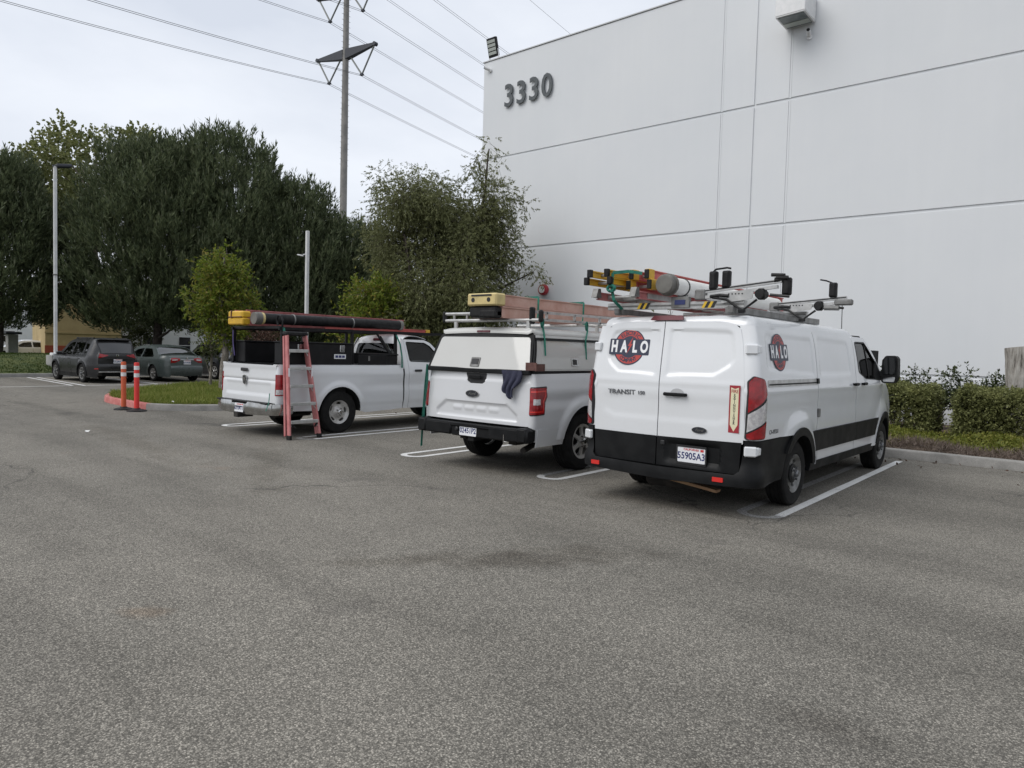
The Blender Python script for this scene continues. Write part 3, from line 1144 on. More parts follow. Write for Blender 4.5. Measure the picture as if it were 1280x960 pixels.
def oval_badge(root, c, a, b, n_=(0, -1, 0)):
    M_ = frame(c, (1, 0, 0), (0, 0, 1))
    o = mat_slab('badge', circ(0, 0, a, 32, b), M_, 'chrome', root, 0.006)
    mat_slab('badge_face', circ(0, 0, a * 0.93, 32, b * 0.88), M_, 'badge_dark', o, 0.0015, 0.006)
    text_mesh('badge_script', 'Ford', b * 1.15, 'chrome', o, M_ @ Matrix.Translation((0, 0, 0.0085)), 0.0005, 0.0, 1.15, shear=0.35)


def halo_emblem(root, M_, s=1.0, name='emblem'):
    """round company sign: dark ring, red ring, navy bar with white letters and a bolt"""
    T = lambda z: M_ @ Matrix.Translation((0, 0, z))
    o = mat_slab(name, circ(0, 0, 0.200 * s, 48), M_, 'emblem_navy', root, 0.0012)
    mat_slab('ring', circ(0, 0, 0.186 * s, 48), M_, 'emblem_red', o, 0.0008, 0.0012)
    mat_slab('disc', circ(0, 0, 0.122 * s, 40), M_, 'emblem_navy', o, 0.0008, 0.0020)
    mat_slab('bar', rect(-0.252 * s, -0.088 * s, 0.252 * s, 0.088 * s, 0.012 * s), M_, 'emblem_navy', o, 0.0008, 0.0028)
    for ch, x in zip('HALO', (-0.188, -0.066, 0.070, 0.186)):
        text_mesh('letter', ch, 0.175 * s, 'emblem_white', o, T(0.0037) @ Matrix.Translation((x * s, -0.002 * s, 0)), 0.0005, 0.008 * s, 0.66)
    bolt = [(0.030, 0.120), (-0.032, 0.010), (-0.006, 0.012), (-0.040, -0.085), (0.028, 0.036), (0.004, 0.032)]
    mat_slab('bolt', [(x * s + 0.012 * s, y * s) for x, y in bolt], M_, 'emblem_red', o, 0.0006, 0.0044)
    for word, base, dr in (('ELECTRIC', PI / 2, -1), ('COMPANY', -PI / 2, 1)):
        n = len(word)
        for i, ch in enumerate(word):
            a = base + dr * (i - (n - 1) / 2) * 0.205
            rr = 0.152 * s
            rot = Matrix.Rotation(a - PI / 2 if dr < 0 else a + PI / 2, 4, 'Z')
            text_mesh('small_letter', ch, 0.062 * s, 'emblem_navy', o, T(0.0021) @ Matrix.Translation((rr * math.cos(a), rr * math.sin(a), 0)) @ rot, 0.0004, 0.002, 0.9)
    return o


def fmix(V):
    return V

MATS['suv_grey'].node_tree.nodes['Principled BSDF'].inputs['Coat Weight'].default_value = 0.25
MATS['sedan_green'].node_tree.nodes['Principled BSDF'].inputs['Coat Weight'].default_value = 0.35
# ------------------------------------------------------------------ white cargo van
def build_van():
    root = empty('cargo_van', (-3.54, 8.0, 0), math.radians(-0.7),
                 'white cargo van with black lower trim and round HALO signs, nearest of the parked vehicles', 'van')
    W = spl([.28, .40, .55, .80, 1.10, 1.30, 1.45, 1.70, 1.86, 1.94], [.955, .985, .995, 1.005, 1.008, 1.0, .983, .950, .918, .893])
    lean = lambda z: 0.085 * sst(1.2, 2.15, z) * 1.2
    taper = lambda y: 0.16 * np.clip((np.asarray(y, float) - 2.9) / 1.9, 0, 1)**2
    S = Shell(W, -1.20, 0.13, lean, taper, 0.035)
    WB, RT = 3.75, 0.356
    zt = 1.935
    R0 = 0.47
    # dark inner body that shows in the shut lines
    mb = MB()
    mb.box((0, 1.3, 1.12), (1.80, 4.7, 1.30)); mb.box((0, 1.7, 0.44), (1.70, 5.6, 0.16))
    mb.box((0, 1.0, 1.83), (1.62, 3.6, 0.22))
    mb.build('inner_body', 'liner_dark', root)
    MB().box((0, 0.0, 0.36), (1.5, 0.16, 0.16)).cyl((-.3, -.9, .28), (.3, -.9, .28), .11, n=12).box((0.2, 1.8, 0.30), (0.7, 2.0, 0.2)).build('chassis', 'chassis_dark', root)

    def sdisp(recs, flare=True):
        def d(t, z):
            o = 0 * np.asarray(t, float)
            for rpoly in recs:
                o = o - 0.014 * sst(0.0, 0.022, sdf(t, z, rpoly))
            if flare:
                for cy in (0.0, WB):
                    rad = np.hypot(np.asarray(t) - cy, np.asarray(z) - RT)
                    o = o + 0.030 * (1 - sst(0.52, 0.74, rad))
            # crease below the belt line and swage on the lower door
            o = o + 0.007 * np.exp(-((np.asarray(z) - 1.28) / 0.03)**2) - 0.008 * np.exp(-((np.asarray(z) - 1.06) / 0.10)**2)
            return o
        return d

    rq = rp([(-0.93, 1.50), (0.50, 1.43), (0.50, 1.86), (-0.90, 1.87)], [.10, .03, .06, .10])
    rs = rp([(0.72, 1.43), (1.98, 1.43), (1.93, 1.86), (0.72, 1.87)], [.04, .08, .08, .04])
    for sg in (1, -1):
        inw = (-sg, 0, 0)
        mp = S.side(sg, 0, sdisp([rq]))
        poly = [(S.tr, 0.805)] + arch(0, RT, R0, 0.50, 0.805)[0:] + [(0.592, 0.50), (0.592, zt), (S.tr, zt)]
        panel('rear_quarter_panel', poly, mp, 'van_white', root, res=0.028, inw=inw, fine=0.028)
        # sliding door (right) / plain panel (left)
        sd_ = panel('sliding_door' if sg > 0 else 'side_panel', rp([(0.608, 0.40), (2.189, 0.40), (2.159, zt), (0.608, zt)], [0, 0, .03, 0]),
                    S.side(sg, 0, sdisp([rs])), 'van_white', root, res=0.03, inw=inw, fine=0.03)
        wn = rp([(2.255, 1.87), (2.32, 1.46), (2.66, 1.365), (3.60, 1.335), (3.46, 1.46), (2.74, 1.875)], [.06, .08, .12, .03, .05, .05])
        fd = panel('front_door', rp([(2.205, 0.40), (3.26, 0.40), (3.30, 0.80), (3.45, 0.985), (3.60, 1.15), (3.66, 1.32), (3.61, 1.43), (2.77, zt), (2.175, zt)], [0, .03, .03, .05, .05, .03, .05, .05, .03]),
                   S.side(sg, 0, sdisp([])), 'van_white', root, holes=[wn], res=0.04, inw=inw, fine=0.04)
        g = panel('window', wn, S.side(sg, -0.016), 'glass_dark', fd, res=0.1, skirt=0.004, inw=inw)
        panel('window_post', [(2.74, 1.86), (2.78, 1.84), (2.88, 1.36), (2.84, 1.36)], S.side(sg, -0.008), 'trim_black', fd, res=0.1, skirt=0.006, inw=inw)
        panel('window_seal', wn, S.side(sg, 0.003), 'trim_black', fd, holes=[[((x - 2.80) * .965 + 2.80, (z - 1.6) * .93 + 1.6) for x, z in wn]], res=0.06, skirt=0.012, inw=inw)
        panel('mirror_sail', rp([(3.10, 1.352), (3.61, 1.335), (3.48, 1.455), (3.20, 1.63)], .03), S.side(sg, .006), 'trim_black', fd, res=.08, skirt=.02, inw=inw)
        poly = [(3.272, 0.41)] + arch(WB, RT, R0, 0.42, 0.42)[1:] + [(4.55, 0.42), (4.62, 0.72), (4.48, 1.04), (4.12, 1.20), (3.675, 1.345), (3.612, 1.145), (3.462, .978), (3.312, 0.795)]
        panel('front_wing', poly, S.side(sg, 0, sdisp([])), 'van_white', root, res=0.06, inw=inw, fine=0.045)
        # black lower trim
        panel('lower_trim', [(0.50, 0.56), (2.19, 0.56), (2.19, 0.80), (0.40, 0.80), (0.46, 0.70)], S.side(sg, 0.024), 'trim_black', root, res=0.09, skirt=0.03, inw=inw)
        panel('lower_trim', [(2.198, 0.56), (3.20, 0.56), (3.36, 0.80), (2.198, 0.80)], S.side(sg, 0.024), 'trim_black', root, res=0.09, skirt=0.03, inw=inw)
        panel('sill', [(0.45, 0.335), (3.24, 0.335), (3.24, 0.44), (0.45, 0.44)], S.side(sg, 0.012), 'trim_black', root, res=0.09, skirt=0.05, inw=inw)
        panel('wheel_arch_trim', arch_ring(0, RT, 0.425, 0.515, 0.43, 0.62), S.side(sg, 0.045), 'trim_black', root, res=0.05, skirt=0.07, inw=inw)
        panel('wheel_arch_trim', arch_ring(WB, RT, 0.425, 0.515, 0.43, 0.43), S.side(sg, 0.045), 'trim_black', root, res=0.05, skirt=0.07, inw=inw)
        # wheel housings
        for cy in (0, WB):
            mb = MB(); aa = arch(cy, RT, 0.455, 0.40)
            Vv = [(sg * (0.99 - 0.02), y, z) for y, z in aa] + [(sg * 0.55, y, z) for y, z in aa]
            nn = len(aa)
            mb.add(Vv, [(i, i + 1, nn + i + 1, nn + i) for i in range(nn - 1)])
            mb.build('wheel_housing', 'liner_dark', root)
        # door handles
        for hy in (2.08, 2.48):
            h = MB().box((sg * 1.035, hy, 1.305), (0.030, 0.16, 0.040), None, 0.010).box((sg * 1.012, hy - .065, 1.305), (0.05, 0.02, 0.03)).box((sg * 1.012, hy + .065, 1.305), (0.05, 0.02, 0.03)).build('door_handle', 'trim_black', root)
        # mirror
        MY = 3.44 if sg > 0 else 3.05
        mr = MB()
        mr.prism(rp([(0, 0), (.20, 0.0), (.235, .10), (.225, .36), (.19, .40), (.05, .40), (.0, .33)], .05, 4),
                 lambda u, v, d: (sg * (1.00 + u * .92), MY + d + 0.25 * (v * .1), 1.30 + v), 0.0, 0.15)
        mr.bar((sg * 0.92, MY, 1.42), (sg * 1.05, MY + .06, 1.44), 0.07, 0.09, bev=0.01)
        mr = mr.build('mirror', 'trim_black', root, 40)
        MB().prism(rp([(.025, .13), (.205, .13), (.205, .345), (.165, .375), (.06, .375), (.025, .32)], .03, 3), lambda u, v, d: (sg * (1.00 + u * .92), MY - .006 + d, 1.30 + v), 0.0, 0.004).build('mirror_glass', 'glass_black', mr)
        MB().prism(rp([(.03, .02), (.19, .02), (.205, .10), (.03, .07)], .02, 3), lambda u, v, d: (sg * (1.00 + u * .92), MY - .006 + d, 1.30 + v), 0.0, 0.004).build('mirror_glass', 'chrome', mr)
    # sliding rail
    panel('sliding_rail', rect(-0.94, 1.330, 0.56, 1.398, .01), S.side(1, 0.010), 'aluminium', root, res=0.1, skirt=0.02)
    panel('rail_slot', rect(-0.93, 1.345, 0.555, 1.360), S.side(1, 0.013), 'trim_black', root, res=0.1, skirt=0.004)
    panel('rail_stop', rect(0.53, 1.34, 0.60, 1.40), S.side(1, 0.022), 'trim_black', root, res=0.1, skirt=0.03)
    MB().box((1.012, 0.625, 1.0), (0.03, 0.05, 0.10), None, 0.006).build('door_catch', 'steel_grey', root)
    # roof: one pressing with rolled edges
    yr = -1.185 + float(lean(1.94))
    outl_r = rp([(-.893, yr), (.893, yr), (.893, 2.66), (-.893, 2.66)], [.13, .13, .05, .05], 8)
    def roofmap(x, y):
        x = np.asarray(x, float); y = np.asarray(y, float)
        d = np.maximum(sdf(x, y, outl_r), 0)
        d2 = np.minimum(d, np.abs(.893 - np.abs(x)))
        zb = 1.937 + 0.047 * (1 - sst(.52, .80, np.abs(x))) * (1 - sst(yr, yr + .30, y))
        t = np.clip(d / .17, 0, 1)
        z = zb + (2.046 - zb) * np.sqrt(np.clip(1 - (1 - t)**2, 0, 1)) + 0.034 * sst(0, .8, d2) * sst(0, .5, d)
        z = z - 0.10 * sst(0, 1, (y - 2.1) / 0.5)
        z = z + 0.007 * sst(0.45, 0.7, np.cos(x * 21)) * (np.abs(x) < .68) * sst(-0.85, -0.7, y) * (1 - sst(1.9, 2.1, y))
        return np.stack([x, y, z], 1)
    panel('roof', outl_r, roofmap, 'van_white', root, res=0.04, skirt=0.012, inw=(0, 0, -1), smooth=60, fine=0.025)
    # windscreen, bonnet, grille, front bumper
    path = np.array([(2.66, 1.955), (3.14, 1.73), (3.66, 1.43), (3.76, 1.365), (4.14, 1.24), (4.48, 1.07), (4.62, 0.90), (4.70, 0.62), (4.70, 0.40)])
    acc = np.concatenate([[0], np.cumsum(np.hypot(*np.diff(path, axis=0).T))])
    fy, fz = spl(acc, path[:, 0]), spl(acc, path[:, 1])
    def fmap(u, q):
        y, z = fy(q), fz(q)
        w = W(np.minimum(z, 1.94)) - taper(y) - 0.015
        bul = 0.10 * (1 - np.asarray(u)**2)
        return np.stack([u * w, y + bul * sst(3.3, 4.7, y), z + bul * .5 * (1 - sst(3.6, 4.6, y))], 1)
    panel('windscreen', rp([(-.93, 0.02), (.93, 0.02), (.97, acc[2] - .02), (-.97, acc[2] - .02)], .04), fmap, 'glass_dark', root, res=0.15, skirt=0.01, inw=(0, -.4, -.9))
    panel('windscreen_frame', rect(-1, 0, 1, acc[3]), fmap, 'trim_black', root, holes=[rp([(-.93, 0.02), (.93, 0.02), (.97, acc[2] - .02), (-.97, acc[2] - .02)], .04)], res=0.12, skirt=0.02, inw=(0, -.4, -.9))
    panel('bonnet', rect(-1, acc[3] + .005, 1, acc[5]), fmap, 'van_white', root, res=0.12, skirt=0.02, inw=(0, -.4, -.9))
    panel('grille', rect(-.62, acc[5] + .005, .62, acc[7]), fmap, 'trim_black', root, res=0.12, skirt=0.02, inw=(0, -1, 0))
    for sg in (-1, 1):
        panel('headlight', [(sg * .63, acc[5]), (sg * 1, acc[5]), (sg * 1, acc[6] + .12), (sg * .63, acc[6] + .12)], fmap, 'lens_clear', root, res=0.12, skirt=0.02, inw=(0, -1, 0))
    panel('front_bumper', [(-1, acc[6] + .125), (-.63, acc[6] + .125), (-.63, acc[7] + .003), (.63, acc[7] + .003), (.63, acc[6] + .125), (1, acc[6] + .125), (1, acc[8]), (-1, acc[8])], fmap, 'trim_black', root, res=0.12, skirt=0.02, inw=(0, -1, 0))
    # rear doors: left leaf overlaps, seam a little left of the middle
    xs0 = -0.055
    recL = rp([(-0.765, 1.56), (-0.60, 1.425), (-0.10, 1.405), (-0.10, 1.90), (-0.70, 1.885)], [.14, .10, .02, .03, .09])
    recR = rp([(0.01, 1.405), (0.55, 1.425), (0.755, 1.56), (0.70, 1.885), (0.01, 1.90)], [.02, .10, .14, .09, .03])
    low = rp([(-0.80, 0.98), (-.62, .90), (.62, .90), (0.80, 0.98), (0.80, 1.22), (-0.80, 1.22)], .1)
    def rdisp(x, z):
        o = -0.013 * sst(0, 0.022, sdf(x, z, recL)) - 0.013 * sst(0, 0.022, sdf(x, z, recR))
        return o - 0.005 * sst(0.0, 0.10, sdf(x, z, low)) + 0.004 * np.exp(-((np.asarray(z) - 1.34) / 0.03)**2)
    ex = lambda z: float(W(z)) - S.r - 0.006            # outer edge of the doors at height z
    outer = [(ex(z), z) for z in np.linspace(0.765, 1.90, 12)]
    top = [(0.70, 1.950), (0.62, 1.968)]
    rpR = [(xs0 + .005, 0.755)] + outer + top + [(xs0 + .005, 1.978)]
    rpL = [(-x, z) for x, z in [(-xs0 + .005, 0.755)] + outer + top + [(-xs0 + .005, 1.978)]]
    dR = panel('rear_door', rpR, S.rear(0, rdisp), 'van_white', root, res=0.024, inw=(0, 1, 0), fine=0.024)
    dL = panel('rear_door', rpL, S.rear(0, rdisp), 'van_white', root, res=0.024, inw=(0, 1, 0), fine=0.024)
    # high brake light
    bl = MB().prism(rp([(-.20, 0), (.20, 0), (.165, .052), (-.165, .052)], .012, 3), lambda u, v, d: (u - .04, -1.130 + .75 * v - d, 1.992 + v), 0, 0.022).build('high_brake_light', 'brake_dull', root)
    # black lower door panels with number-plate recess
    rec = rect(0.04, 0.50, 0.66, 0.735, .02)
    pd = lambda x, z: -0.030 * sst(0, 0.03, sdf(x, z, rec))
    panel('lower_door_trim', [(xs0 + .006, 0.462), (ex(.46) - .012, 0.462), (ex(.6) - .012, 0.6), (ex(.78) - .012, 0.778), (xs0 + .006, 0.765)], S.rear(0.012, pd), 'trim_black', dR, res=0.03, skirt=0.02, inw=(0, 1, 0))
    panel('lower_door_trim', [(xs0 - .006, 0.462), (-ex(.46) + .012, 0.462), (-ex(.6) + .012, 0.6), (-ex(.78) + .012, 0.765), (xs0 - .006, 0.765)], S.rear(0.012), 'trim_black', dL, res=0.07, skirt=0.02, inw=(0, 1, 0))
    plate(root, 'licence_plate', '55905A3', (0.345, -1.238, 0.60), 0.0)
    fr = MB()
    for z, hh in ((0.688, 0.022), (0.512, 0.022)):
        fr.box((0.345, -1.237, z), (0.33, 0.012, hh))
    for x in (0.182, 0.508):
        fr.box((x, -1.237, 0.60), (0.014, 0.012, 0.16))
    fr.build('plate_frame', 'lettering_black', root)
    MB().box((0.02, -1.250, 0.70), (0.05, 0.02, 0.05), None, 0.008).build('door_lock', 'lettering_black', root)
    # bumper
    qa = S.q(0)
    def bd(q, z):
        qq = np.abs(np.asarray(q, float))
        return 0.055 * sst(0.60, 0.40, z) * (1 - sst(0.95, 1.5, qq)) + 0.012
    aR = [(qa + y, z) for y, z in arch(0, RT, 0.50, 0.50, 0.42)[:5]]
    aR = [(qa - math.sqrt(0.5**2 - (z - RT)**2), z) for z in (0.36, 0.45, 0.55, 0.65, 0.74, 0.80)]
    half_ = [(0, 0.325), (S.xr, 0.345), (S.q(-0.9), 0.36), (aR[0][0], 0.36)] + aR + [(S.xr + .012, 0.80), (S.xr - .005, 0.50), (S.xr - .05, 0.462), (0, 0.452)]
    poly = [(q, z) for q, z in half_] + [(-q, z) for q, z in half_[::-1]][1:-1]
    panel('rear_bumper', poly, S.wrap(0, bd), 'trim_black', root, res=0.045, skirt=0.05, inw=(0, 1, -.25), fine=0.04, smooth=38)
    MB().box((0, -1.10, 0.40), (1.7, 0.20, 0.10)).build('bumper_core', 'liner_dark', root)
    for x in (-0.80, 0.66):
        panel('bumper_reflector', rect(x - .055, .375, x + .055, .42, .006), lambda u, v: S.rear(0.074)(u, v), 'reflector_red', root, res=0.05, skirt=0.02, inw=(0, 1, 0))
    # corner lamps
    for sg in (1, -1):
        t0, t1 = S.tr + 0.015, S.lr + 0.045
        inw = (-sg * .7, .7, 0)
        outl = rp([(t0, .81), (t1 - .01, .82), (t1 + .012, 1.30), (t1 - .02, 1.405), (t0 + .07, 1.44), (t0 + .015, 1.385), (t0 + .01, 1.2)], [.03, .03, .04, .04, .03, .04, 0])
        tl = panel('tail_light', outl, S.side(sg, 0.016), 'lettering_black', root, res=0.05, skirt=0.03, inw=inw)
        inn = lambda p, k=.90: [((x - (t0 + t1) / 2) * k + (t0 + t1) / 2, (z - 1.125) * .975 + 1.125) for x, z in p]
        o2 = inn(outl)
        def cut(lo, hi):
            P = []
            for x, z in resample(o2, 0.02):
                P.append((x, z))
            fr_ = lambda x: (x - t0) / (t1 - t0)
            q = [p for p in P if lo(fr_(p[0])) <= p[1] <= hi(fr_(p[0]))]
            c0 = np.mean(q, axis=0)
            q.sort(key=lambda p: math.atan2((p[1] - c0[1]) * .4, p[0] - c0[0]))
            return q
        l1 = lambda f: 1.06 + 0.17 * f; l2 = lambda f: 0.875 + 0.14 * f
        for nm, lo, hi, m in (('red_lens', lambda f: l1(f) + .004, lambda f: 2, 'lens_red'), ('clear_lens', l2, l1, 'lens_clear'), ('red_lens', lambda f: 0, lambda f: l2(f) - .004, 'lens_red_dark' if False else 'lens_red')):
            panel(nm, cut(lo, hi), S.side(sg, 0.024), m, tl, res=0.05, skirt=0.006, inw=inw)
        # hinges
        for z in (1.70, 0.70):
            zz = float(W(z))
            h = MB().box((sg * (zz - .055), -1.165 + (0.03 if z > 1 else -.035), z), (0.12, 0.05, 0.10), Matrix.Rotation(sg * .5, 3, 'Z'), 0.012)
            h.box((sg * (zz - .015), -1.10 + (0.03 if z > 1 else -.03), z), (0.05, 0.09, 0.085), None, 0.012)
            h.build('door_hinge', 'van_white', root)
    # rear handle, badge, lettering, signs
    yb = lambda x, z, o=0.0: float(S.rear(o, rdisp)(np.array([x]), np.array([z]))[0, 1])
    hd = MB().box((0.145, yb(.14, 1.215) - .030, 1.215), (0.26, 0.03, 0.036), None, 0.010)
    for x in (0.035, 0.255): hd.box((x, yb(.14, 1.215) - .012, 1.215), (0.03, 0.04, 0.03))
    hd.build('door_handle', 'trim_black', root)
    mat_slab('handle_cup', circ(0, 0, 0.075, 24, 0.05), frame((0.16, yb(.16, 1.225) - .002, 1.228), (1, 0, 0), (0, 0, 1)), 'silver_paint', root, 0.002)
    oval_badge(root, (0.42, yb(.42, .865) - .003, 0.865), 0.083, 0.034)
    text_mesh('model_name', 'TRANSIT', 0.070, 'badge_grey', root, frame((-0.515, yb(-.5, 1.205) - .007, 1.205), (1, 0, 0.012), (0, 0, 1)), 0.002, 0.0015, 1.25)
    text_mesh('model_name', '150', 0.050, 'badge_grey', root, frame((-0.265, yb(-.26, 1.205) - .006, 1.207), (1, 0, 0.012), (0, 0, 1)), 0.002, 0.0015, 1.2)
    sl = (float(lean(1.9)) - float(lean(1.5))) / 0.4
    halo_emblem(dL, frame((-0.475, yb(-.475, 1.70) - .006, 1.70), (1, 0.0, -0.01), (0, sl, 1)), 1.0)
    zs = lambda z, t: float(S.side(1, 0, sdisp([rq]))(np.array([t]), np.array([z]))[0, 0])
    ss = (zs(1.80, -.55) - zs(1.55, -.55)) / 0.25
    halo_emblem(root, frame((zs(1.68, -.55) + .006, -0.55, 1.68), (0, 1, 0), (ss, 0, 1)), 0.98)
    fx = frame((0.772, yb(.77, 1.10) - .004, 1.105), (1, 0, 0), (0, 0.0, 1))
    st = mat_slab('sticker', rect(-.055, -.235, .055, .235), fx, 'sticker_red', dR, 0.0012)
    mat_slab('sticker_arrow', [(-.040, .215), (0, .20), (.040, .215), (.040, -.155), (0, -.222), (-.040, -.155)], fx, 'sticker_cream', st, 0.0006, 0.0012)
    text_mesh('sticker_text', 'FIRE', 0.046, 'sticker_red', st, fx @ Matrix.Translation((0, .175, .0019)), 0.0003, 0.001, 0.85)
    for i, ch in enumerate('EXTINGUISHER'):
        text_mesh('sticker_text', ch, 0.034, 'lettering_black', st, fx @ Matrix.Translation((0, .138 - .0255 * i, .0019)), 0.0003, 0.001, 1.0)
    text_mesh('small_lettering', 'CA-97331', 0.060, 'badge_grey', root, frame((zs(.87, -.78) + .002, -0.76, 0.872), (0, 1, 0), (0, 0, 1)), 0.001, 0.001, 1.0)
    # antenna
    MB().tube([(0.62, 2.75, 1.93), (0.63, 2.70, 2.15), (0.635, 2.66, 2.5)], 0.006, 6).build('antenna', 'lettering_black', root)
    for sg in (1, -1):
        wheel(root, sg * 0.985, 0.0, RT, 0.225, 0.215, 'steel', sg)
        wheel(root, sg * 0.975, WB, RT, 0.225, 0.215, 'steel', sg)
    # seats seen through the glass
    MB().box((0.5, 2.45, 0.95), (0.5, 0.45, 0.5), None, 0.06).box((0.5, 2.22, 1.32), (0.5, 0.16, 0.7), None, 0.06).box((-.5, 2.45, 0.95), (0.5, 0.45, 0.5), None, 0.06).box((-.5, 2.22, 1.32), (0.5, 0.16, 0.7), None, 0.06).build('seat', 'interior', root)
    return root


van = build_van()
# ------------------------------------------------------------------ generic pieces for pickups and cars
def strip_map(path, half, crown=0.05, r=0.0):
    """surface that spans the car between its sides along a side-view path; u in [-1,1], q = distance along the path"""
    path = np.array(path, float)
    acc = np.concatenate([[0], np.cumsum(np.hypot(*np.diff(path, axis=0).T))])
    fy, fz = spl(acc, path[:, 0]), spl(acc, path[:, 1])
    def f(u, q):
        u = np.asarray(u, float); q = np.asarray(q, float)
        y, z = fy(q), fz(q)
        dy, dz = fy(q + .01) - fy(q - .01), fz(q + .01) - fz(q - .01)
        L = np.hypot(dy, dz) + 1e-9
        ny, nz = -dz / L, dy / L
        b = crown * (1 - u**2)
        return np.stack([u * half(y, z), y + ny * b, z + nz * b], 1)
    return f, acc


def strap(name, pts, m, parent=None, w=0.025, t=0.003, nrm=(1, 0, 0)):
    """flat webbing along pts"""
    P = [tuple(p) for p in pts]
    mb = MB()
    for a, b in zip(P[:-1], P[1:]):
        d = Vector(b) - Vector(a)
        if d.length < 1e-5: continue
        mb.bar(a, b, w, t, nrm)
    return mb.build(name, m, parent)


def ext_ladder(name, loc, L, label, rail_m, cap_m, width=0.42, sections=2, cap_end=True, rz=0.0, tilt=0.0, group=None, rail_h=0.085, cap_w=0.16, foot_m='black_plastic'):
    """extension ladder lying along +y, flat; origin at the middle of its near end, bottom of rails"""
    e = empty(name, loc, rz, label, 'ladder', group)
    e.rotation_euler = (tilt, 0, rz)
    for k in range(sections):
        z0 = k * (rail_h + 0.012); wd = width - 0.07 * k
        for sg in (-1, 1):
            mb = MB()
            c = sg * (wd / 2)
            mb.box((c, L / 2, z0 + rail_h / 2), (0.008, L, rail_h))
            mb.box((c, L / 2, z0 + .007), (0.042, L, 0.014)); mb.box((c, L / 2, z0 + rail_h - .007), (0.042, L, 0.014))
            mb.build('side_rail', rail_m, e)
        for i in range(int(L / 0.305)):
            MB().cyl((-wd / 2, 0.22 + .305 * i, z0 + rail_h / 2), (wd / 2, .22 + .305 * i, z0 + rail_h / 2), 0.017, n=10).build('rung', 'aluminium', e)
        for sg in (-1, 1):
            if cap_end:
                MB().box((sg * wd / 2, 0.04, z0 + rail_h / 2), (0.062, 0.12, rail_h + 0.012), None, 0.006).build('end_cap', cap_m, e)
                MB().box((sg * wd / 2, -0.024, z0 + rail_h / 2), (0.055, 0.02, rail_h + 0.002), None, 0.006).build('end_foot', foot_m, e)
    return e


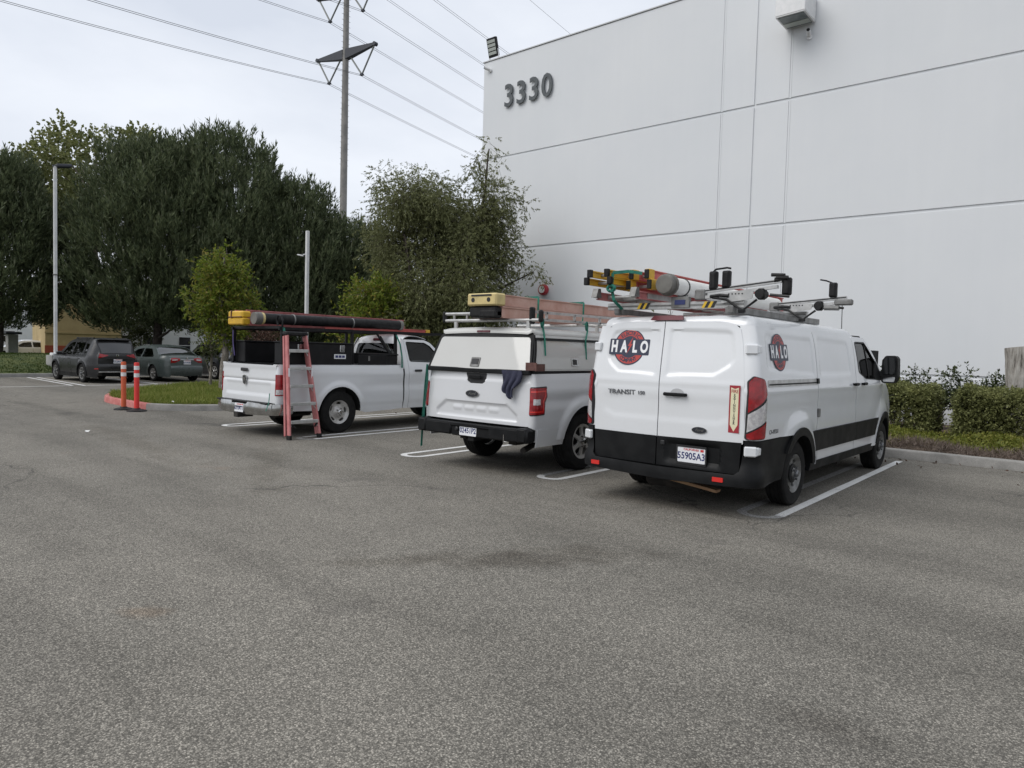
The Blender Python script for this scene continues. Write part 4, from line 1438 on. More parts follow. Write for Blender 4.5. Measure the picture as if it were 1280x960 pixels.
# ------------------------------------------------------------------ pickup with a canopy
def build_canopy_pickup():
    root = empty('pickup_with_canopy', (-6.46, 8.15, 0), 0,
                 'white pickup with white bed canopy and faded ladder, middle one of the three', 'pickup')
    W = spl([.35, .45, .60, .80, 1.05, 1.25, 1.36], [.945, .965, .985, .995, .993, .975, .95])
    taper = lambda y: 0.10 * np.clip((np.asarray(y, float) - 3.2) / 1.4, 0, 1)**2
    S = Shell(W, -1.15, 0.07, lambda z: 0.03 * sst(.6, 1.4, z), taper, 0.03)
    WB, RT, R0 = 3.85, 0.40, 0.50
    MB().box((0, 0.0, .95), (1.86, 2.1, .7)).box((0, 2.6, .85), (1.84, 3.2, .9)).box((0, 1.7, .55), (1.7, 5.4, .2)).build('inner_body', 'liner_dark', root)
    MB().box((0, 0, 0.42), (1.5, 0.14, 0.16)).box((0.45, 1.6, .45), (.12, 5, .16)).box((-.45, 1.6, .45), (.12, 5, .16)).cyl((0.55, -.55, .36), (.72, -1.0, .33), .04, n=10).build('chassis', 'chassis_dark', root)

    def bdisp(t, z):
        t = np.asarray(t, float); z = np.asarray(z, float)
        o = 0 * t
        for cy in (0, WB):
            rad = np.hypot(t - cy, (z - RT))
            o = o + 0.034 * (1 - sst(0.56, 0.66, rad))
        return o - 0.012 * np.exp(-((z - .98) / .06)**2) + .008 * np.exp(-((z - 1.12) / .05)**2)
    for sg in (1, -1):
        inw = (-sg, 0, 0)
        poly = [(S.tr, .82), (S.lr + .05, .82), (S.lr + .05, .47), (-.42, .47)] + arch(0, RT, R0, .47, .47) + [(1.00, .47), (1.00, 1.345), (S.lr + .05, 1.345), (S.lr + .05, 1.17), (S.tr, 1.17)]
        poly = [(S.lr + .0, .47)] + arch(0, RT, R0, .47, .47) + [(1.00, .47), (1.00, 1.345), (S.tr + .01, 1.335), (S.tr + .01, .66), (S.lr, .62)]
        panel('bed_side', poly, S.side(sg, 0, bdisp), 'pearl_white', root, res=0.035, inw=inw, fine=0.03)
        panel('lower_skirt', [(S.lr + .03, .40), (-.47, .40), (-.44, .63), (S.lr + .03, .63)], S.side(sg, .006), 'pearl_white', root, res=.06, inw=inw)
        for cy in (0, WB):
            aa = arch(cy, RT, R0 - .01, .42); nn = len(aa)
            MB().add([(sg * .97, y, z) for y, z in aa] + [(sg * .52, y, z) for y, z in aa], [(i, i + 1, nn + i + 1, nn + i) for i in range(nn - 1)]).build('wheel_housing', 'liner_dark', root)
        # cab side: doors and wing, with window openings
        w1 = rp([(1.16, 1.40), (2.02, 1.38), (2.02, 1.80), (1.32, 1.80)], .05)
        w2 = rp([(2.12, 1.38), (3.12, 1.36), (2.72, 1.72), (2.50, 1.80), (2.12, 1.80)], .05)
        Wc = spl([.35, .6, .95, 1.25, 1.36, 1.55, 1.80, 1.93], [.95, .985, .993, .975, .95, .88, .775, .70])
        Sc = Shell(Wc, -1.15, .07, None, taper)
        d1 = panel('rear_cab_door', rp([(1.02, .47), (2.06, .47), (2.06, 1.86), (1.20, 1.86), (1.02, 1.4)], [0, 0, .03, .12, .1]), Sc.side(sg, 0, bdisp), 'pearl_white', root, holes=[w1], res=.06, inw=inw)
        d2 = panel('front_cab_door', rp([(2.07, .47), (3.2, .47), (3.3, 1.34), (2.70, 1.80), (2.5, 1.86), (2.07, 1.86)], [0, .05, .05, .1, .1, .03]), Sc.side(sg, 0, bdisp), 'pearl_white', root, holes=[w2], res=.06, inw=inw)
        panel('window', w1, Sc.side(sg, -.012), 'glass_dark', d1, res=.12, skirt=.004, inw=inw)
        panel('window', w2, Sc.side(sg, -.012), 'glass_dark', d2, res=.12, skirt=.004, inw=inw)
        panel('front_wing', [(3.21, .47)] + arch(WB, RT, R0, .47, .47) + [(4.7, .47), (4.72, 1.05), (4.5, 1.2), (3.31, 1.33)], Sc.side(sg, 0, bdisp), 'pearl_white', root, res=.06, inw=inw)
        for hy, pp in ((1.16, d1), (2.2, d2)):
            MB().box((sg * 1.0, hy, 1.18), (.03, .16, .04), None, .01).build('door_handle', 'lettering_black', pp)
        mr = MB().box((sg * 1.13, 3.1, 1.45), (.22, .12, .30), None, .04).bar((sg * .92, 3.12, 1.4), (sg * 1.1, 3.1, 1.42), .05, .06).build('mirror', 'trim_black', root)
        wheel(root, sg * 0.985, 0, RT, .27, .245, 'alloy', sg, 'alloy')
        wheel(root, sg * 0.975, WB, RT, .27, .245, 'alloy', sg, 'alloy')
    half = lambda y, z: np.interp(z, [.4, .6, .95, 1.25, 1.36, 1.55, 1.80, 1.93], [.95, .985, .993, .975, .95, .88, .775, .70]) - taper(y) - .01
    fm, ac = strip_map([(1.00, 1.36), (1.12, 1.80), (1.3, 1.90), (1.9, 1.93), (2.45, 1.89), (2.8, 1.72), (3.3, 1.36), (3.9, 1.30), (4.5, 1.2), (4.74, 1.02), (4.78, .5)], half, .03)
    panel('cab_roof', rect(-1, ac[1], 1, ac[4]), fm, 'pearl_white', root, res=.1, inw=(0, 0, -1))
    panel('back_window', rect(-1, 0.03, 1, ac[1] - .01), fm, 'glass_dark', root, res=.15, inw=(0, 1, 0))
    panel('windscreen', rect(-1, ac[4] + .005, 1, ac[6]), fm, 'glass_dark', root, res=.15, inw=(0, -.5, -.5))
    panel('bonnet', rect(-1, ac[6] + .005, 1, ac[8]), fm, 'pearl_white', root, res=.12, inw=(0, 0, -1))
    panel('grille', rect(-1, ac[8] + .005, 1, ac[10]), fm, 'trim_black', root, res=.12, inw=(0, -1, 0))
    # tailgate: pressed recess, handle, badge, embossed letters
    xe = S.xr - .004
    rc = rp([(-.74, .80), (-.56, .93), (.56, .93), (.74, .80), (.74, .70), (-.74, .70)], [.03, .03, .03, .03, .02, .02])
    def tdisp(x, z):
        o = -.022 * sst(0, .03, sdf(x, z, rc)) - .016 * sst(1.225, 1.245, z)
        for cx in (-.33, -.11, .11, .33):
            o = o + .008 * sst(0, .012, sdf(x, z, rect(cx - .085, .805, cx + .085, .865, .02)))
        return o
    hh = rp([(-.20, 1.315), (.185, 1.315), (.165, 1.20), (.12, 1.175), (-.10, 1.175), (-.15, 1.20)], .015)
    tg = panel('tailgate', rect(-xe, .665, xe, 1.325, .02), S.rear(0, tdisp), 'pearl_white', root, holes=[hh], res=.022, inw=(0, 1, 0), fine=.022)
    panel('tailgate_handle', hh, S.rear(-.02), 'lettering_black', tg, res=.05, skirt=.01, inw=(0, 1, 0))
    MB().box((-.01, -1.165, 1.26), (.22, .02, .05), None, .008).build('handle_bar', 'trim_black', tg)
    oval_badge(tg, (-.04, -1.176, 1.035), .118, .048)
    # black rail between tailgate and canopy
    MB().box((0, -1.135, 1.350), (1.84, .08, .062), None, .01).build('tailgate_cap', 'trim_black', root)
    # corner lamps
    for sg in (1, -1):
        out = rp([(S.tr + .0, .82), (S.lr + .14, .83), (S.lr + .145, .98), (S.lr + .19, 1.05), (S.lr + .185, 1.165), (S.tr, 1.155)], [.01, .02, .03, .03, .02, .01])
        tl = panel('tail_light', out, S.side(sg, .012), 'lens_red', root, res=.04, skirt=.03, inw=(-sg * .7, .7, 0))
        panel('clear_lens', rect(S.tr + .045, .945, S.lr + .045, 1.02, .006), S.side(sg, .017), 'lens_clear', tl, res=.04, skirt=.006, inw=(-sg * .7, .7, 0))
        panel('light_bar', [(S.tr + .015, 1.12), (S.lr + .165, 1.13), (S.lr + .165, 1.065), (S.lr + .115, .99), (S.lr + .115, .85), (S.tr + .015, .845), (S.tr + .015, .865), (S.lr + .095, .87), (S.lr + .095, .995), (S.lr + .145, 1.07), (S.lr + .145, 1.11), (S.tr + .015, 1.10)],
              S.side(sg, .017), 'reflector_red', tl, res=.04, skirt=.004, inw=(-sg * .7, .7, 0))
        panel('lamp_surround', [(x, z) for x, z in rp([(S.tr - .0, .805), (S.lr + .155, .815), (S.lr + .16, .975), (S.lr + .205, 1.045), (S.lr + .2, 1.18), (S.tr, 1.17)], .02)], S.side(sg, .006), 'lettering_black', tl, res=.05, skirt=.02, inw=(-sg * .7, .7, 0))
    # bumper with plate step
    bp = MB()
    def bsec(x0, x1, y, z0, z1, dpt):
        bp.box(((x0 + x1) / 2, y + dpt / 2, (z0 + z1) / 2), (abs(x1 - x0), dpt, z1 - z0), None, .02)
    bsec(-1.0, -.34, -1.275, .465, .635, .14); bsec(.34, 1.0, -1.275, .465, .635, .14); bsec(-.36, .36, -1.25, .455, .60, .12)
    bp.box((0, -1.20, .612), (1.9, .14, .05), None, .01); bp.box((-.9, -1.18, .56), (.16, .22, .18), None, .02); bp.box((.9, -1.18, .56), (.16, .22, .18), None, .02)
    bp.build('rear_bumper', 'trim_black', root, 40)
    plate(root, 'licence_plate', '02451P2', (-.03, -1.256, .55), 0.05)
    MB().box((.62, -1.278, .50), (.014, .006, .10)).build('bumper_scrape', 'chrome', root)
    MB().lathe([(.03, 0), (.03, -.01), (.018, -.02)], (-.24, -1.25, .55), 'y', 14).build('tow_socket', 'lettering_black', root)
    MB().box((0, -1.1, .44), (.10, .25, .07)).build('tow_hitch', 'liner_dark', root)
    # ---------------- canopy
    cn = root
    zb, zt_ = 1.375, 1.90
    Wk = lambda z: np.interp(z, [1.375, 1.62, 1.78, 1.86, 1.91], [.945, .90, .855, .815, .74])
    yk = lambda z: np.interp(z, [1.375, 1.80, 1.91], [-1.13, -.985, -.93])
    def kside(sg, off=0.0):
        return lambda y, z: np.stack([sg * (Wk(z) + off), np.asarray(y, float), np.asarray(z, float)], 1)
    def krear(off=0.0):
        return lambda x, z: np.stack([np.asarray(x, float), yk(z) - off - .03 * (1 - (np.asarray(x, float) / .9)**2), np.asarray(z, float)], 1)
    for sg in (1, -1):
        inw = (-sg, 0, 0)
        sp = panel('canopy_side', [(-1.10, zb), (.98, zb), (.98, 1.86), (-.955, 1.86)], kside(sg), 'canopy_white', cn, res=.08, inw=inw)
        dr = rp([(-.93, zb + .02), (.90, zb + .02), (.88, 1.765), (-.86, 1.765)], .02)
        panel('canopy_door', dr, kside(sg, .008), 'canopy_white', sp, res=.1, skirt=.008, inw=inw)
        panel('door_seal', [(-.985, 1.768), (.95, 1.775), (.95, 1.805), (-.985, 1.80)], kside(sg, .022), 'trim_black', sp, res=.12, skirt=.03, inw=inw)
        panel('base_seal', [(-1.12, zb - .03), (.98, zb - .03), (.98, zb - .005), (-1.12, zb - .005)], kside(sg, .012), 'trim_black', sp, res=.15, skirt=.03, inw=inw)
        panel('frame_post', [(-1.125, zb), (-1.085, zb), (-.955, 1.79), (-.99, 1.79)], kside(sg, .010), 'trim_black', sp, res=.08, skirt=.02, inw=inw)
        lt = panel('canopy_latch', rect(-.28, 1.435, -.12, 1.545, .015), kside(sg, .016), 'chrome', sp, res=.06, skirt=.012, inw=inw)
        panel('latch_grip', rect(-.245, 1.455, -.155, 1.525, .01), kside(sg, .020), 'lettering_black', lt, res=.06, skirt=.006, inw=inw)
    kp = rp([(-.90, zb), (.90, zb), (.80, 1.80), (-.80, 1.80)], [.02, .02, .06, .06])
    kd = panel('canopy_back_door', kp, krear(.012), 'canopy_white', cn, res=.09, skirt=.012, inw=(0, 1, 0))
    ins = [((x) * .972, (z - 1.59) * .965 + 1.585) for x, z in kp]
    fp = rp([(-.925, zb - .015), (.925, zb - .015), (.835, 1.862), (-.835, 1.862)], [.02, .02, .09, .09])
    panel('back_door_frame', fp, krear(.004), 'trim_black', cn, holes=[[(x * .985, (z - 1.59) * .985 + 1.588) for x, z in kp]], res=.07, skirt=.03, inw=(0, 1, 0))
    lt = panel('canopy_latch', rect(-.105, 1.40, .055, 1.525, .012), krear(.022), 'steel_grey', kd, res=.06, skirt=.012, inw=(0, 1, 0))
    panel('latch_grip', rect(-.085, 1.435, .035, 1.505, .01), krear(.027), 'lettering_black', lt, res=.06, skirt=.006, inw=(0, 1, 0))
    def kroof(x, y):
        x = np.asarray(x, float); y = np.asarray(y, float)
        d = np.minimum(.83 - np.abs(x), np.minimum(y + 1.0, 1.02 - y))
        return np.stack([x, y, 1.865 + .055 * np.sqrt(np.clip(1 - (1 - np.clip(d / .12, 0, 1))**2, 0, 1)) + .02 * (1 - (x / .83)**2)], 1)
    panel('canopy_roof', rect(-.83, -1.0, .83, 1.02, .08), kroof, 'canopy_white', cn, res=.06, skirt=.03, inw=(0, 0, -1), smooth=60, fine=.04)
    MB().box((-.02, -.985, 1.872), (.24, .05, .030), Matrix.Rotation(-.3, 3, 'X'), .006).build('high_brake_light', 'brake_dull', cn)
    MB().box((.93, -1.14, 1.43), (.15, .02, .10), Matrix.Rotation(.25, 3, 'Z')).box((1.0, -1.05, 1.42), (.02, .18, .09)).build('corner_bracket', 'rust_brown', cn)
    # ---------------- rack on the canopy
    rk = MB()
    rk.cyl((-.86, -.88, 2.03), (.84, -.88, 2.03), .022, n=12); rk.cyl((-.86, -.88, 2.125), (-.22, -.88, 2.125), .022, n=12)
    for x in (-.70, -.45):
        rk.cyl((x, -.88, 2.03), (x, -.88, 2.125), .015, n=8)
    rk.build('rack_bar', 'aluminium', root)
    rk = MB()
    for z in (2.03,):
        rk.cyl((-.86, .75, z), (.84, .75, z), .022, n=12)
    rk.build('rack_bar', 'aluminium', root)
    rk = MB()
    for z in (2.045, 2.14):
        rk.bar((.70, -.82, z), (.70, 1.9, z + .02), .03, .035)
    for y in (-.55, .1, .75, 1.4):
        rk.bar((.70, y, 2.05), (.70, y, 2.15), .03, .03, (0, 1, 0))
    rk.build('rack_rail', 'aluminium', root)
    for y in (-.88, .75):
        for x in (-.66, .66):
            MB().bar((x, y, 1.86), (x, y, 2.03), .05, .03, (0, 1, 0)).box((x, y, 1.90), (.12, .08, .02)).build('rack_foot', 'aluminium', root)
    for x in (-.89, .86):
        MB().box((x, -.88, 2.08), (.06, .07, .16), None, .02).build('rack_end', 'black_plastic', root)
    MB().box((.70, -.86, 2.09), (.06, .08, .22), None, .015).build('rack_end', 'black_plastic', root)
    MB().box((0, 2.2, .9), (1.5, 1.6, .5), None, .05).box((.45, 1.9, 1.3), (.5, .15, .6), None, .05).box((-.45, 1.9, 1.3), (.5, .15, .6), None, .05).build('seat', 'interior', root)
    return root


canopy_truck = build_canopy_pickup()
FX, FY = -6.46, 8.15
ld = ext_ladder('extension_ladder', (FX + .06, FY - 1.02, 2.055), 5.2, 'faded pink extension ladder with cream end block on the canopy pickup', 'fibre_pink', 'black_plastic', .50, 2, False, rail_h=.150)
# moulded cream end block of the upper section and dark feet of the lower one
eb = MB().box((0, -.03, .240), (.53, .20, .165), None, .02).build('end_block', 'cap_cream', ld)
for x in (-.15, .13): MB().cyl((x, -.125, .235), (x, -.135, .235), .030, n=14).build('block_hole', 'lettering_black', eb)
MB().box((0, -.132, .295), (.36, .01, .022)).build('block_slot', 'lettering_black', eb)
MB().box((-.0, .04, .075), (.50, .30, .150), None, .03).box((.1, .0, .05), (.3, .26, .10), None, .02).build('rubber_foot', 'black_plastic', ld)
for near, (ya, yk, yb, zb_) in ((True, (-.28, -.70, -.85, 1.57)), (False, (.84, .34, .09, 1.53))):
    ps = [(FX - .21, FY + ya, 2.10), (FX - .215, FY + ya, 2.378), (FX + .345, FY + ya, 2.380), (FX + .352, FY + ya - .01, 2.20), (FX + .50, FY + (ya + yk) / 2, 2.06), (FX + .735, FY + yk, 2.03),
          (FX + .80, FY + yk - .05, 1.93), (FX + .885, FY + yb + .03, 1.78), (FX + .925, FY + yb, zb_)]
    so = strap('tie_strap', ps, 'strap_green', None, .03, .005, (0, 1, 0))
    tag(so, 'green strap tied over the faded ladder near its rear end' if near else 'green strap tied over the faded ladder beside the cargo van', 'strap', 'green straps on the canopy pickup')
    kn = MB()
    c = Vector((FX + .77, FY + yk - .03, 2.0))
    for k in range(10):
        a = k / 10 * 2 * PI; a2 = a + .63
        kn.cyl(c + Vector((.012 * math.cos(a), -.045 * math.cos(a), .06 * math.sin(a))), c + Vector((.012 * math.cos(a2), -.045 * math.cos(a2), .06 * math.sin(a2))), .011, n=6)
    kn.build('knot', 'strap_green', so)
st = strap('tie_strap', [(FX - .93, FY - 1.17, 1.40), (FX - .955, FY - 1.18, 1.1), (FX - .975, FY - 1.19, .7), (FX - .985, FY - 1.2, .23)], 'strap_green', None, .034, .004, (1, 0, 0))
tag(st, 'long green strap hanging down the left rear corner of the canopy pickup', 'strap', 'green straps on the canopy pickup')
strap('loose_end', [(FX - .93, FY - 1.165, 1.40), (FX - .90, FY - 1.19, 1.15), (FX - .935, FY - 1.20, .85), (FX - .95, FY - 1.2, .62)], 'strap_green', st, .03, .004, (1, 0, 0))


def hanging_cloth():
    def f(u, v):
        u = np.asarray(u, float); v = np.asarray(v, float)
        x = FX + .64 + u * .17 * (1 - .35 * v) + .02 * np.sin(v * 7)
        z = 1.372 - .36 * v - .02 * np.cos(u * 9) * v
        y = FY - 1.175 - .04 * np.abs(np.sin(u * 5 + v * 3)) * (0.3 + v) - .02 * v
        return np.stack([x, y, z], 1)
    poly = rp([(-1, 0), (1, .0), (1, .45), (.55, .62), (.5, 1.0), (-.35, .95), (-.9, .60)], .1)
    o = panel('jacket', poly, f, 'denim', None, res=.08, skirt=.02, inw=(0, 1, 0), smooth=70)
    tag(o, 'dark blue rolled cloth hanging over the tailgate of the canopy pickup', 'cloth')


hanging_cloth()
# ------------------------------------------------------------------ pickup with black tool boxes and rack
def build_work_pickup():
    root = empty('work_pickup', (-11.9, 8.1, 0), 0,
                 'white single cab pickup with black tool boxes and a black ladder rack', 'pickup')
    W = spl([.30, .40, .60, .85, 1.05, 1.20, 1.27], [.955, .975, .995, 1.0, .995, .98, .96])
    taper = lambda y: 0.10 * np.clip((np.asarray(y, float) - 3.0) / 1.6, 0, 1)**2
    S = Shell(W, -1.32, .06, lambda z: .02 * sst(.6, 1.3, z), taper, .02)
    WB, RT, R0 = 3.75, .395, .475
    MB().box((0, -.55, .78), (1.84, 1.45, .3)).box((0, .75, .78), (1.84, .4, .3)).box((0, .1, .7), (1.0, 2.8, .3)).box((0, 2.7, .85), (1.84, 2.4, .8)).build('inner_body', 'liner_dark', root)
    MB().box((0, 0, .40), (1.5, .14, .16)).box((.45, 1.6, .48), (.12, 5.2, .16)).box((-.45, 1.6, .48), (.12, 5.2, .16)).cyl((.6, -.4, .36), (.7, -1.2, .36), .035, n=10).build('chassis', 'chassis_dark', root)

    def bd(t, z):
        t = np.asarray(t, float); z = np.asarray(z, float); o = 0 * t
        for cy in (0, WB):
            o = o + .036 * (1 - sst(.50, .60, np.hypot(t - cy, z - RT)))
        return o - .014 * np.exp(-((z - .90) / .10)**2) * sst(.4, .9, np.abs(t)) + .006 * np.exp(-((z - 1.1) / .04)**2) - .010 * sst(.56, .50, z)
    for sg in (1, -1):
        inw = (-sg, 0, 0)
        poly = [(S.tr + .005, .60), (S.lr + .02, .46)] + arch(0, RT, R0, .40, .44) + [(.62, .36), (1.545, .40), (1.545, 1.265), (S.tr + .005, 1.255), (S.tr + .005, 1.10)]
        panel('bed_side', poly, S.side(sg, 0, bd), 'truck_white', root, res=.035, inw=inw, fine=.03)
        MB().box((sg * .90, .11, 1.262), (.13, 2.84, .025), None, .008).build('bed_rail', 'truck_white', root)
        for cy in (0, WB):
            aa = arch(cy, RT, R0 + .0, .40); nn = len(aa)
            MB().add([(sg * .985, y, z) for y, z in aa] + [(sg * .52, y, z) for y, z in aa], [(i, i + 1, nn + i + 1, nn + i) for i in range(nn - 1)]).build('wheel_housing', 'liner_dark', root)
        Wc = spl([.30, .6, .85, 1.05, 1.20, 1.30, 1.55, 1.78, 1.86], [.95, .995, 1.0, .995, .98, .95, .86, .765, .72])
        Sc = Shell(Wc, -1.3, .06, None, taper)
        wn = rp([(1.755, 1.345), (2.75, 1.32), (2.42, 1.68), (2.28, 1.745), (1.755, 1.755)], [.05, .03, .08, .08, .05])
        panel('cab_corner', [(1.575, .40), (1.70, .40), (1.70, 1.80), (1.66, 1.83), (1.60, 1.60)], Sc.side(sg, 0, bd), 'truck_white', root, res=.06, inw=inw)
        d = panel('cab_door', rp([(1.708, .40), (2.80, .40), (2.92, 1.30), (2.45, 1.74), (2.3, 1.80), (1.708, 1.80)], [0, .05, .05, .1, .1, .03]), Sc.side(sg, 0, bd), 'truck_white', root, holes=[wn], res=.045, inw=inw)
        panel('window', wn, Sc.side(sg, -.012), 'glass_tint', d, res=.12, skirt=.004, inw=inw)
        panel('window_seal', wn, Sc.side(sg, .002), 'trim_black', d, holes=[[((x - 2.15) * .95 + 2.15, (z - 1.55) * .93 + 1.55) for x, z in wn]], res=.06, skirt=.012, inw=inw)
        MB().box((sg * 1.005, 1.95, 1.165), (.035, .20, .045), None, .012).build('door_handle', 'lettering_black', d)
        panel('front_wing', [(2.81, .40)] + arch(WB, RT, R0, .40, .40) + [(4.55, .42), (4.58, 1.0), (4.35, 1.12), (2.93, 1.29)], Sc.side(sg, 0, bd), 'truck_white', root, res=.06, inw=inw)
        MB().box((sg * 1.12, 2.72, 1.40), (.20, .12, .26), None, .04).bar((sg * .92, 2.74, 1.35), (sg * 1.08, 2.72, 1.37), .05, .06).build('mirror', 'trim_black', root)
        wheel(root, sg * 0.985, 0, RT, .26, .225, 'steel', sg, 'alloy')
        wheel(root, sg * 0.975, WB, RT, .26, .225, 'steel', sg, 'alloy')
        # lamps
        out = rect(S.tr, .735, S.lr + .10, 1.10, .012)
        tl = panel('tail_light', out, S.side(sg, .012), 'lens_red', root, res=.04, skirt=.03, inw=(-sg * .7, .7, 0))
        panel('clear_lens', rect(S.tr + .02, .755, S.lr + .085, .84, .008), S.side(sg, .017), 'lens_clear', tl, res=.04, skirt=.005, inw=(-sg * .7, .7, 0))
    half = lambda y, z: np.interp(z, [.4, .6, .85, 1.05, 1.20, 1.30, 1.55, 1.78, 1.86], [.95, .995, 1.0, .995, .98, .95, .86, .765, .72]) - taper(y) - .006
    fm, ac = strip_map([(1.57, 1.20), (1.60, 1.36), (1.66, 1.72), (1.72, 1.81), (1.84, 1.862), (2.15, 1.872), (2.36, 1.82), (2.55, 1.68), (2.95, 1.31), (3.6, 1.24), (4.35, 1.12), (4.60, .95), (4.62, .45)], half, .03)
    rw = rp([(-.80, ac[1] - .02), (.80, ac[1] - .02), (.84, ac[2] - .02), (-.84, ac[2] - .02)], .05)
    cb = panel('cab_back', rect(-1, 0, 1, ac[3]), fm, 'truck_white', root, holes=[rw], res=.07, inw=(0, 1, 0))
    panel('back_window', rw, lambda u, q: fm(u, q) + np.array([0, .012, 0]), 'glass_tint', cb, res=.1, skirt=.004, inw=(0, 1, 0))
    MB().box((0, 1.655, 1.79), (.30, .04, .055), Matrix.Rotation(-.35, 3, 'X'), .01).build('high_brake_light', 'brake_dull', root)
    panel('cab_roof', rect(-1, ac[3] + .002, 1, ac[6]), fm, 'truck_white', root, res=.06, inw=(0, 0, -1), smooth=60)
    panel('windscreen', rect(-1, ac[6] + .005, 1, ac[8]), fm, 'glass_tint', root, res=.15, inw=(0, -.5, -.5))
    panel('bonnet', rect(-1, ac[8] + .005, 1, ac[10]), fm, 'truck_white', root, res=.12, inw=(0, 0, -1))
    panel('grille', rect(-1, ac[10] + .005, 1, ac[12]), fm, 'chrome', root, res=.12, inw=(0, -1, 0))
    MB().box((0, 1.98, .98), (1.5, .5, .35), None, .06).box((0, 1.78, 1.30), (1.5, .14, .45), None, .05).build('seat', 'interior', root)
    # tailgate
    xe = S.xr - .004
    rc = rect(-.80, .70, .80, .95, .04)
    td = lambda x, z: -.010 * sst(0, .05, sdf(x, z, rc)) - .014 * np.exp(-((np.asarray(z) - .985) / .012)**2) + .008 * sst(1.19, 1.22, z)
    tg = panel('tailgate', rect(-xe, .60, xe, 1.262, .015), S.rear(0, td), 'truck_white', root, res=.028, inw=(0, 1, 0))
    MB().box((-.08, -1.348, 1.16), (.24, .02, .06), None, .012).build('tailgate_handle', 'lettering_black', tg)
    M_ = frame((-.06, -1.347, .975), (1, 0, 0), (0, 0, 1))
    sh = [(-.062, .075), (0, .088), (.062, .075), (.066, 0), (.045, -.06), (0, -.088), (-.045, -.06), (-.066, 0)]
    bg_ = mat_slab('badge', rp(sh, .01, 3), M_, 'chrome', tg, .010)
    mat_slab('badge_face', rp([(x * .78, y * .8) for x, y in sh], .01, 3), M_, 'badge_dark', bg_, .002, .010)
    mat_slab('badge_horns', [(-.032, .04), (-.012, .028), (0, .036), (.012, .028), (.032, .04), (.03, .0), (.012, -.02), (0, -.05), (-.012, -.02), (-.03, .0)], M_, 'chrome', bg_, .002, .012)
    # step bumper
    def bsec2():
        f = lambda q, z: S.wrap(0, lambda q_, z_: .165 * (1 - .55 * sst(.62, 1.02, np.abs(np.asarray(q_)))) - .02 * sst(.52, .62, z_) - .025 * sst(.46, .38, z_))(q, z)
        qe = S.xr + S.arc + .16
        return panel('rear_bumper', rp([(-qe, .40), (-.28, .375), (.28, .375), (qe, .40), (qe, .585), (.30, .600), (.26, .56), (-.26, .56), (-.30, .60), (-qe, .585)], .015), f, 'bumper_chrome', root, res=.05, skirt=.06, inw=(0, 1, 0), smooth=45)
    bsec2()
    MB().box((0, -1.405, .595), (1.75, .13, .025), None, .006).build('bumper_step', 'trim_black', root)
    MB().box((0, -1.44, .47), (.52, .06, .16), None, .01).build('plate_recess', 'chassis_dark', root)
    plate(root, 'licence_plate', '63104T1', (.03, -1.505, .485), .05)
    MB().box((0, -1.40, .36), (.14, .30, .09)).build('tow_hitch', 'chassis_dark', root)
    MB().box((0, 0.1, .66), (1.7, 2.8, .05)).build('bed_floor', 'chassis_dark', root)
    # tool boxes
    def tbox(x0, x1, y0, y1, z0, z1):
        b = MB().box(((x0 + x1) / 2, (y0 + y1) / 2, (z0 + z1) / 2), (x1 - x0, y1 - y0, z1 - z0), None, .012).build('tool_box', 'box_black', root)
        MB().box(((x0 + x1) / 2, (y0 + y1) / 2, z1 + .012), (x1 - x0 + .03, y1 - y0 + .03, .028), None, .008).build('lid', 'box_black', b)
        return b
    tb = tbox(.52, .965, -1.10, .28, 1.278, 1.66)
    MB().box((.972, .05, 1.58), (.016, .11, .13), None, .01).build('paddle_latch', 'chrome', tb)
    MB().box((.982, .05, 1.58), (.012, .06, .085), None, .006).build('latch_grip', 'steel_grey', tb)
    MB().box((.968, .0, 1.43), (.006, .26, .085)).build('label_plate', 'plate_white', tb)
    for i in range(3):
        MB().box((.9725, -.075 + .075 * i, 1.43), (.003, .06, .045)).build('label_print', 'plate_blue', tb)
    MB().box((.972, -.85, 1.58), (.016, .11, .13), None, .01).build('paddle_latch', 'chrome', tb)
    tbox(-.965, -.52, -1.10, 1.3, 1.278, 1.66)
    tb2 = tbox(-.50, .95, .90, 1.42, 1.278, 1.47)
    MB().box((.957, .78, 1.375), (.02, .7, .19), None, .006).build('side_panel', 'box_black', tb2)
    MB().box((.972, .68, 1.40), (.012, .04, .09), None, .004).build('latch_grip', 'steel_grey', tb2)
    # steel rack
    rz = 1.905
    for sg in (-1, 1):
        for y in (-1.14, .36, 1.44):
            MB().bar((sg * .86, y, 1.27), (sg * .84, y, rz), .05, .05, (0, 1, 0)).box((sg * .88, y, 1.278), (.12, .14, .014)).build('rack_post', 'box_black', root)
        MB().bar((sg * .83, -1.2, rz), (sg * .83, 2.75, rz + .03), .045, .05).build('rack_rail', 'box_black', root)
        MB().tube([(sg * .84, -1.14, rz), (sg * .86, -1.14, rz + .14), (sg * .80, -1.14, rz + .22), (sg * .70, -1.14, rz + .23), (sg * .66, -1.14, rz + .14), (sg * .70, -1.14, rz + .06)], .016, 8).build('rack_hook', 'box_black', root)
    for y in (-1.14, .36, 1.44, 2.6):
        MB().bar((-.84, y, rz + .02), (.84, y, rz + .02), .05, .045).build('rack_bar', 'box_black', root)
    MB().bar((.84, 1.44, 1.30), (.84, .95, rz), .03, .03, (1, 0, 0)).bar((.6, 1.5, 1.5), (.25, 1.52, 1.85), .025, .025, (0, 1, 0)).build('rack_brace', 'box_black', root)
    return root


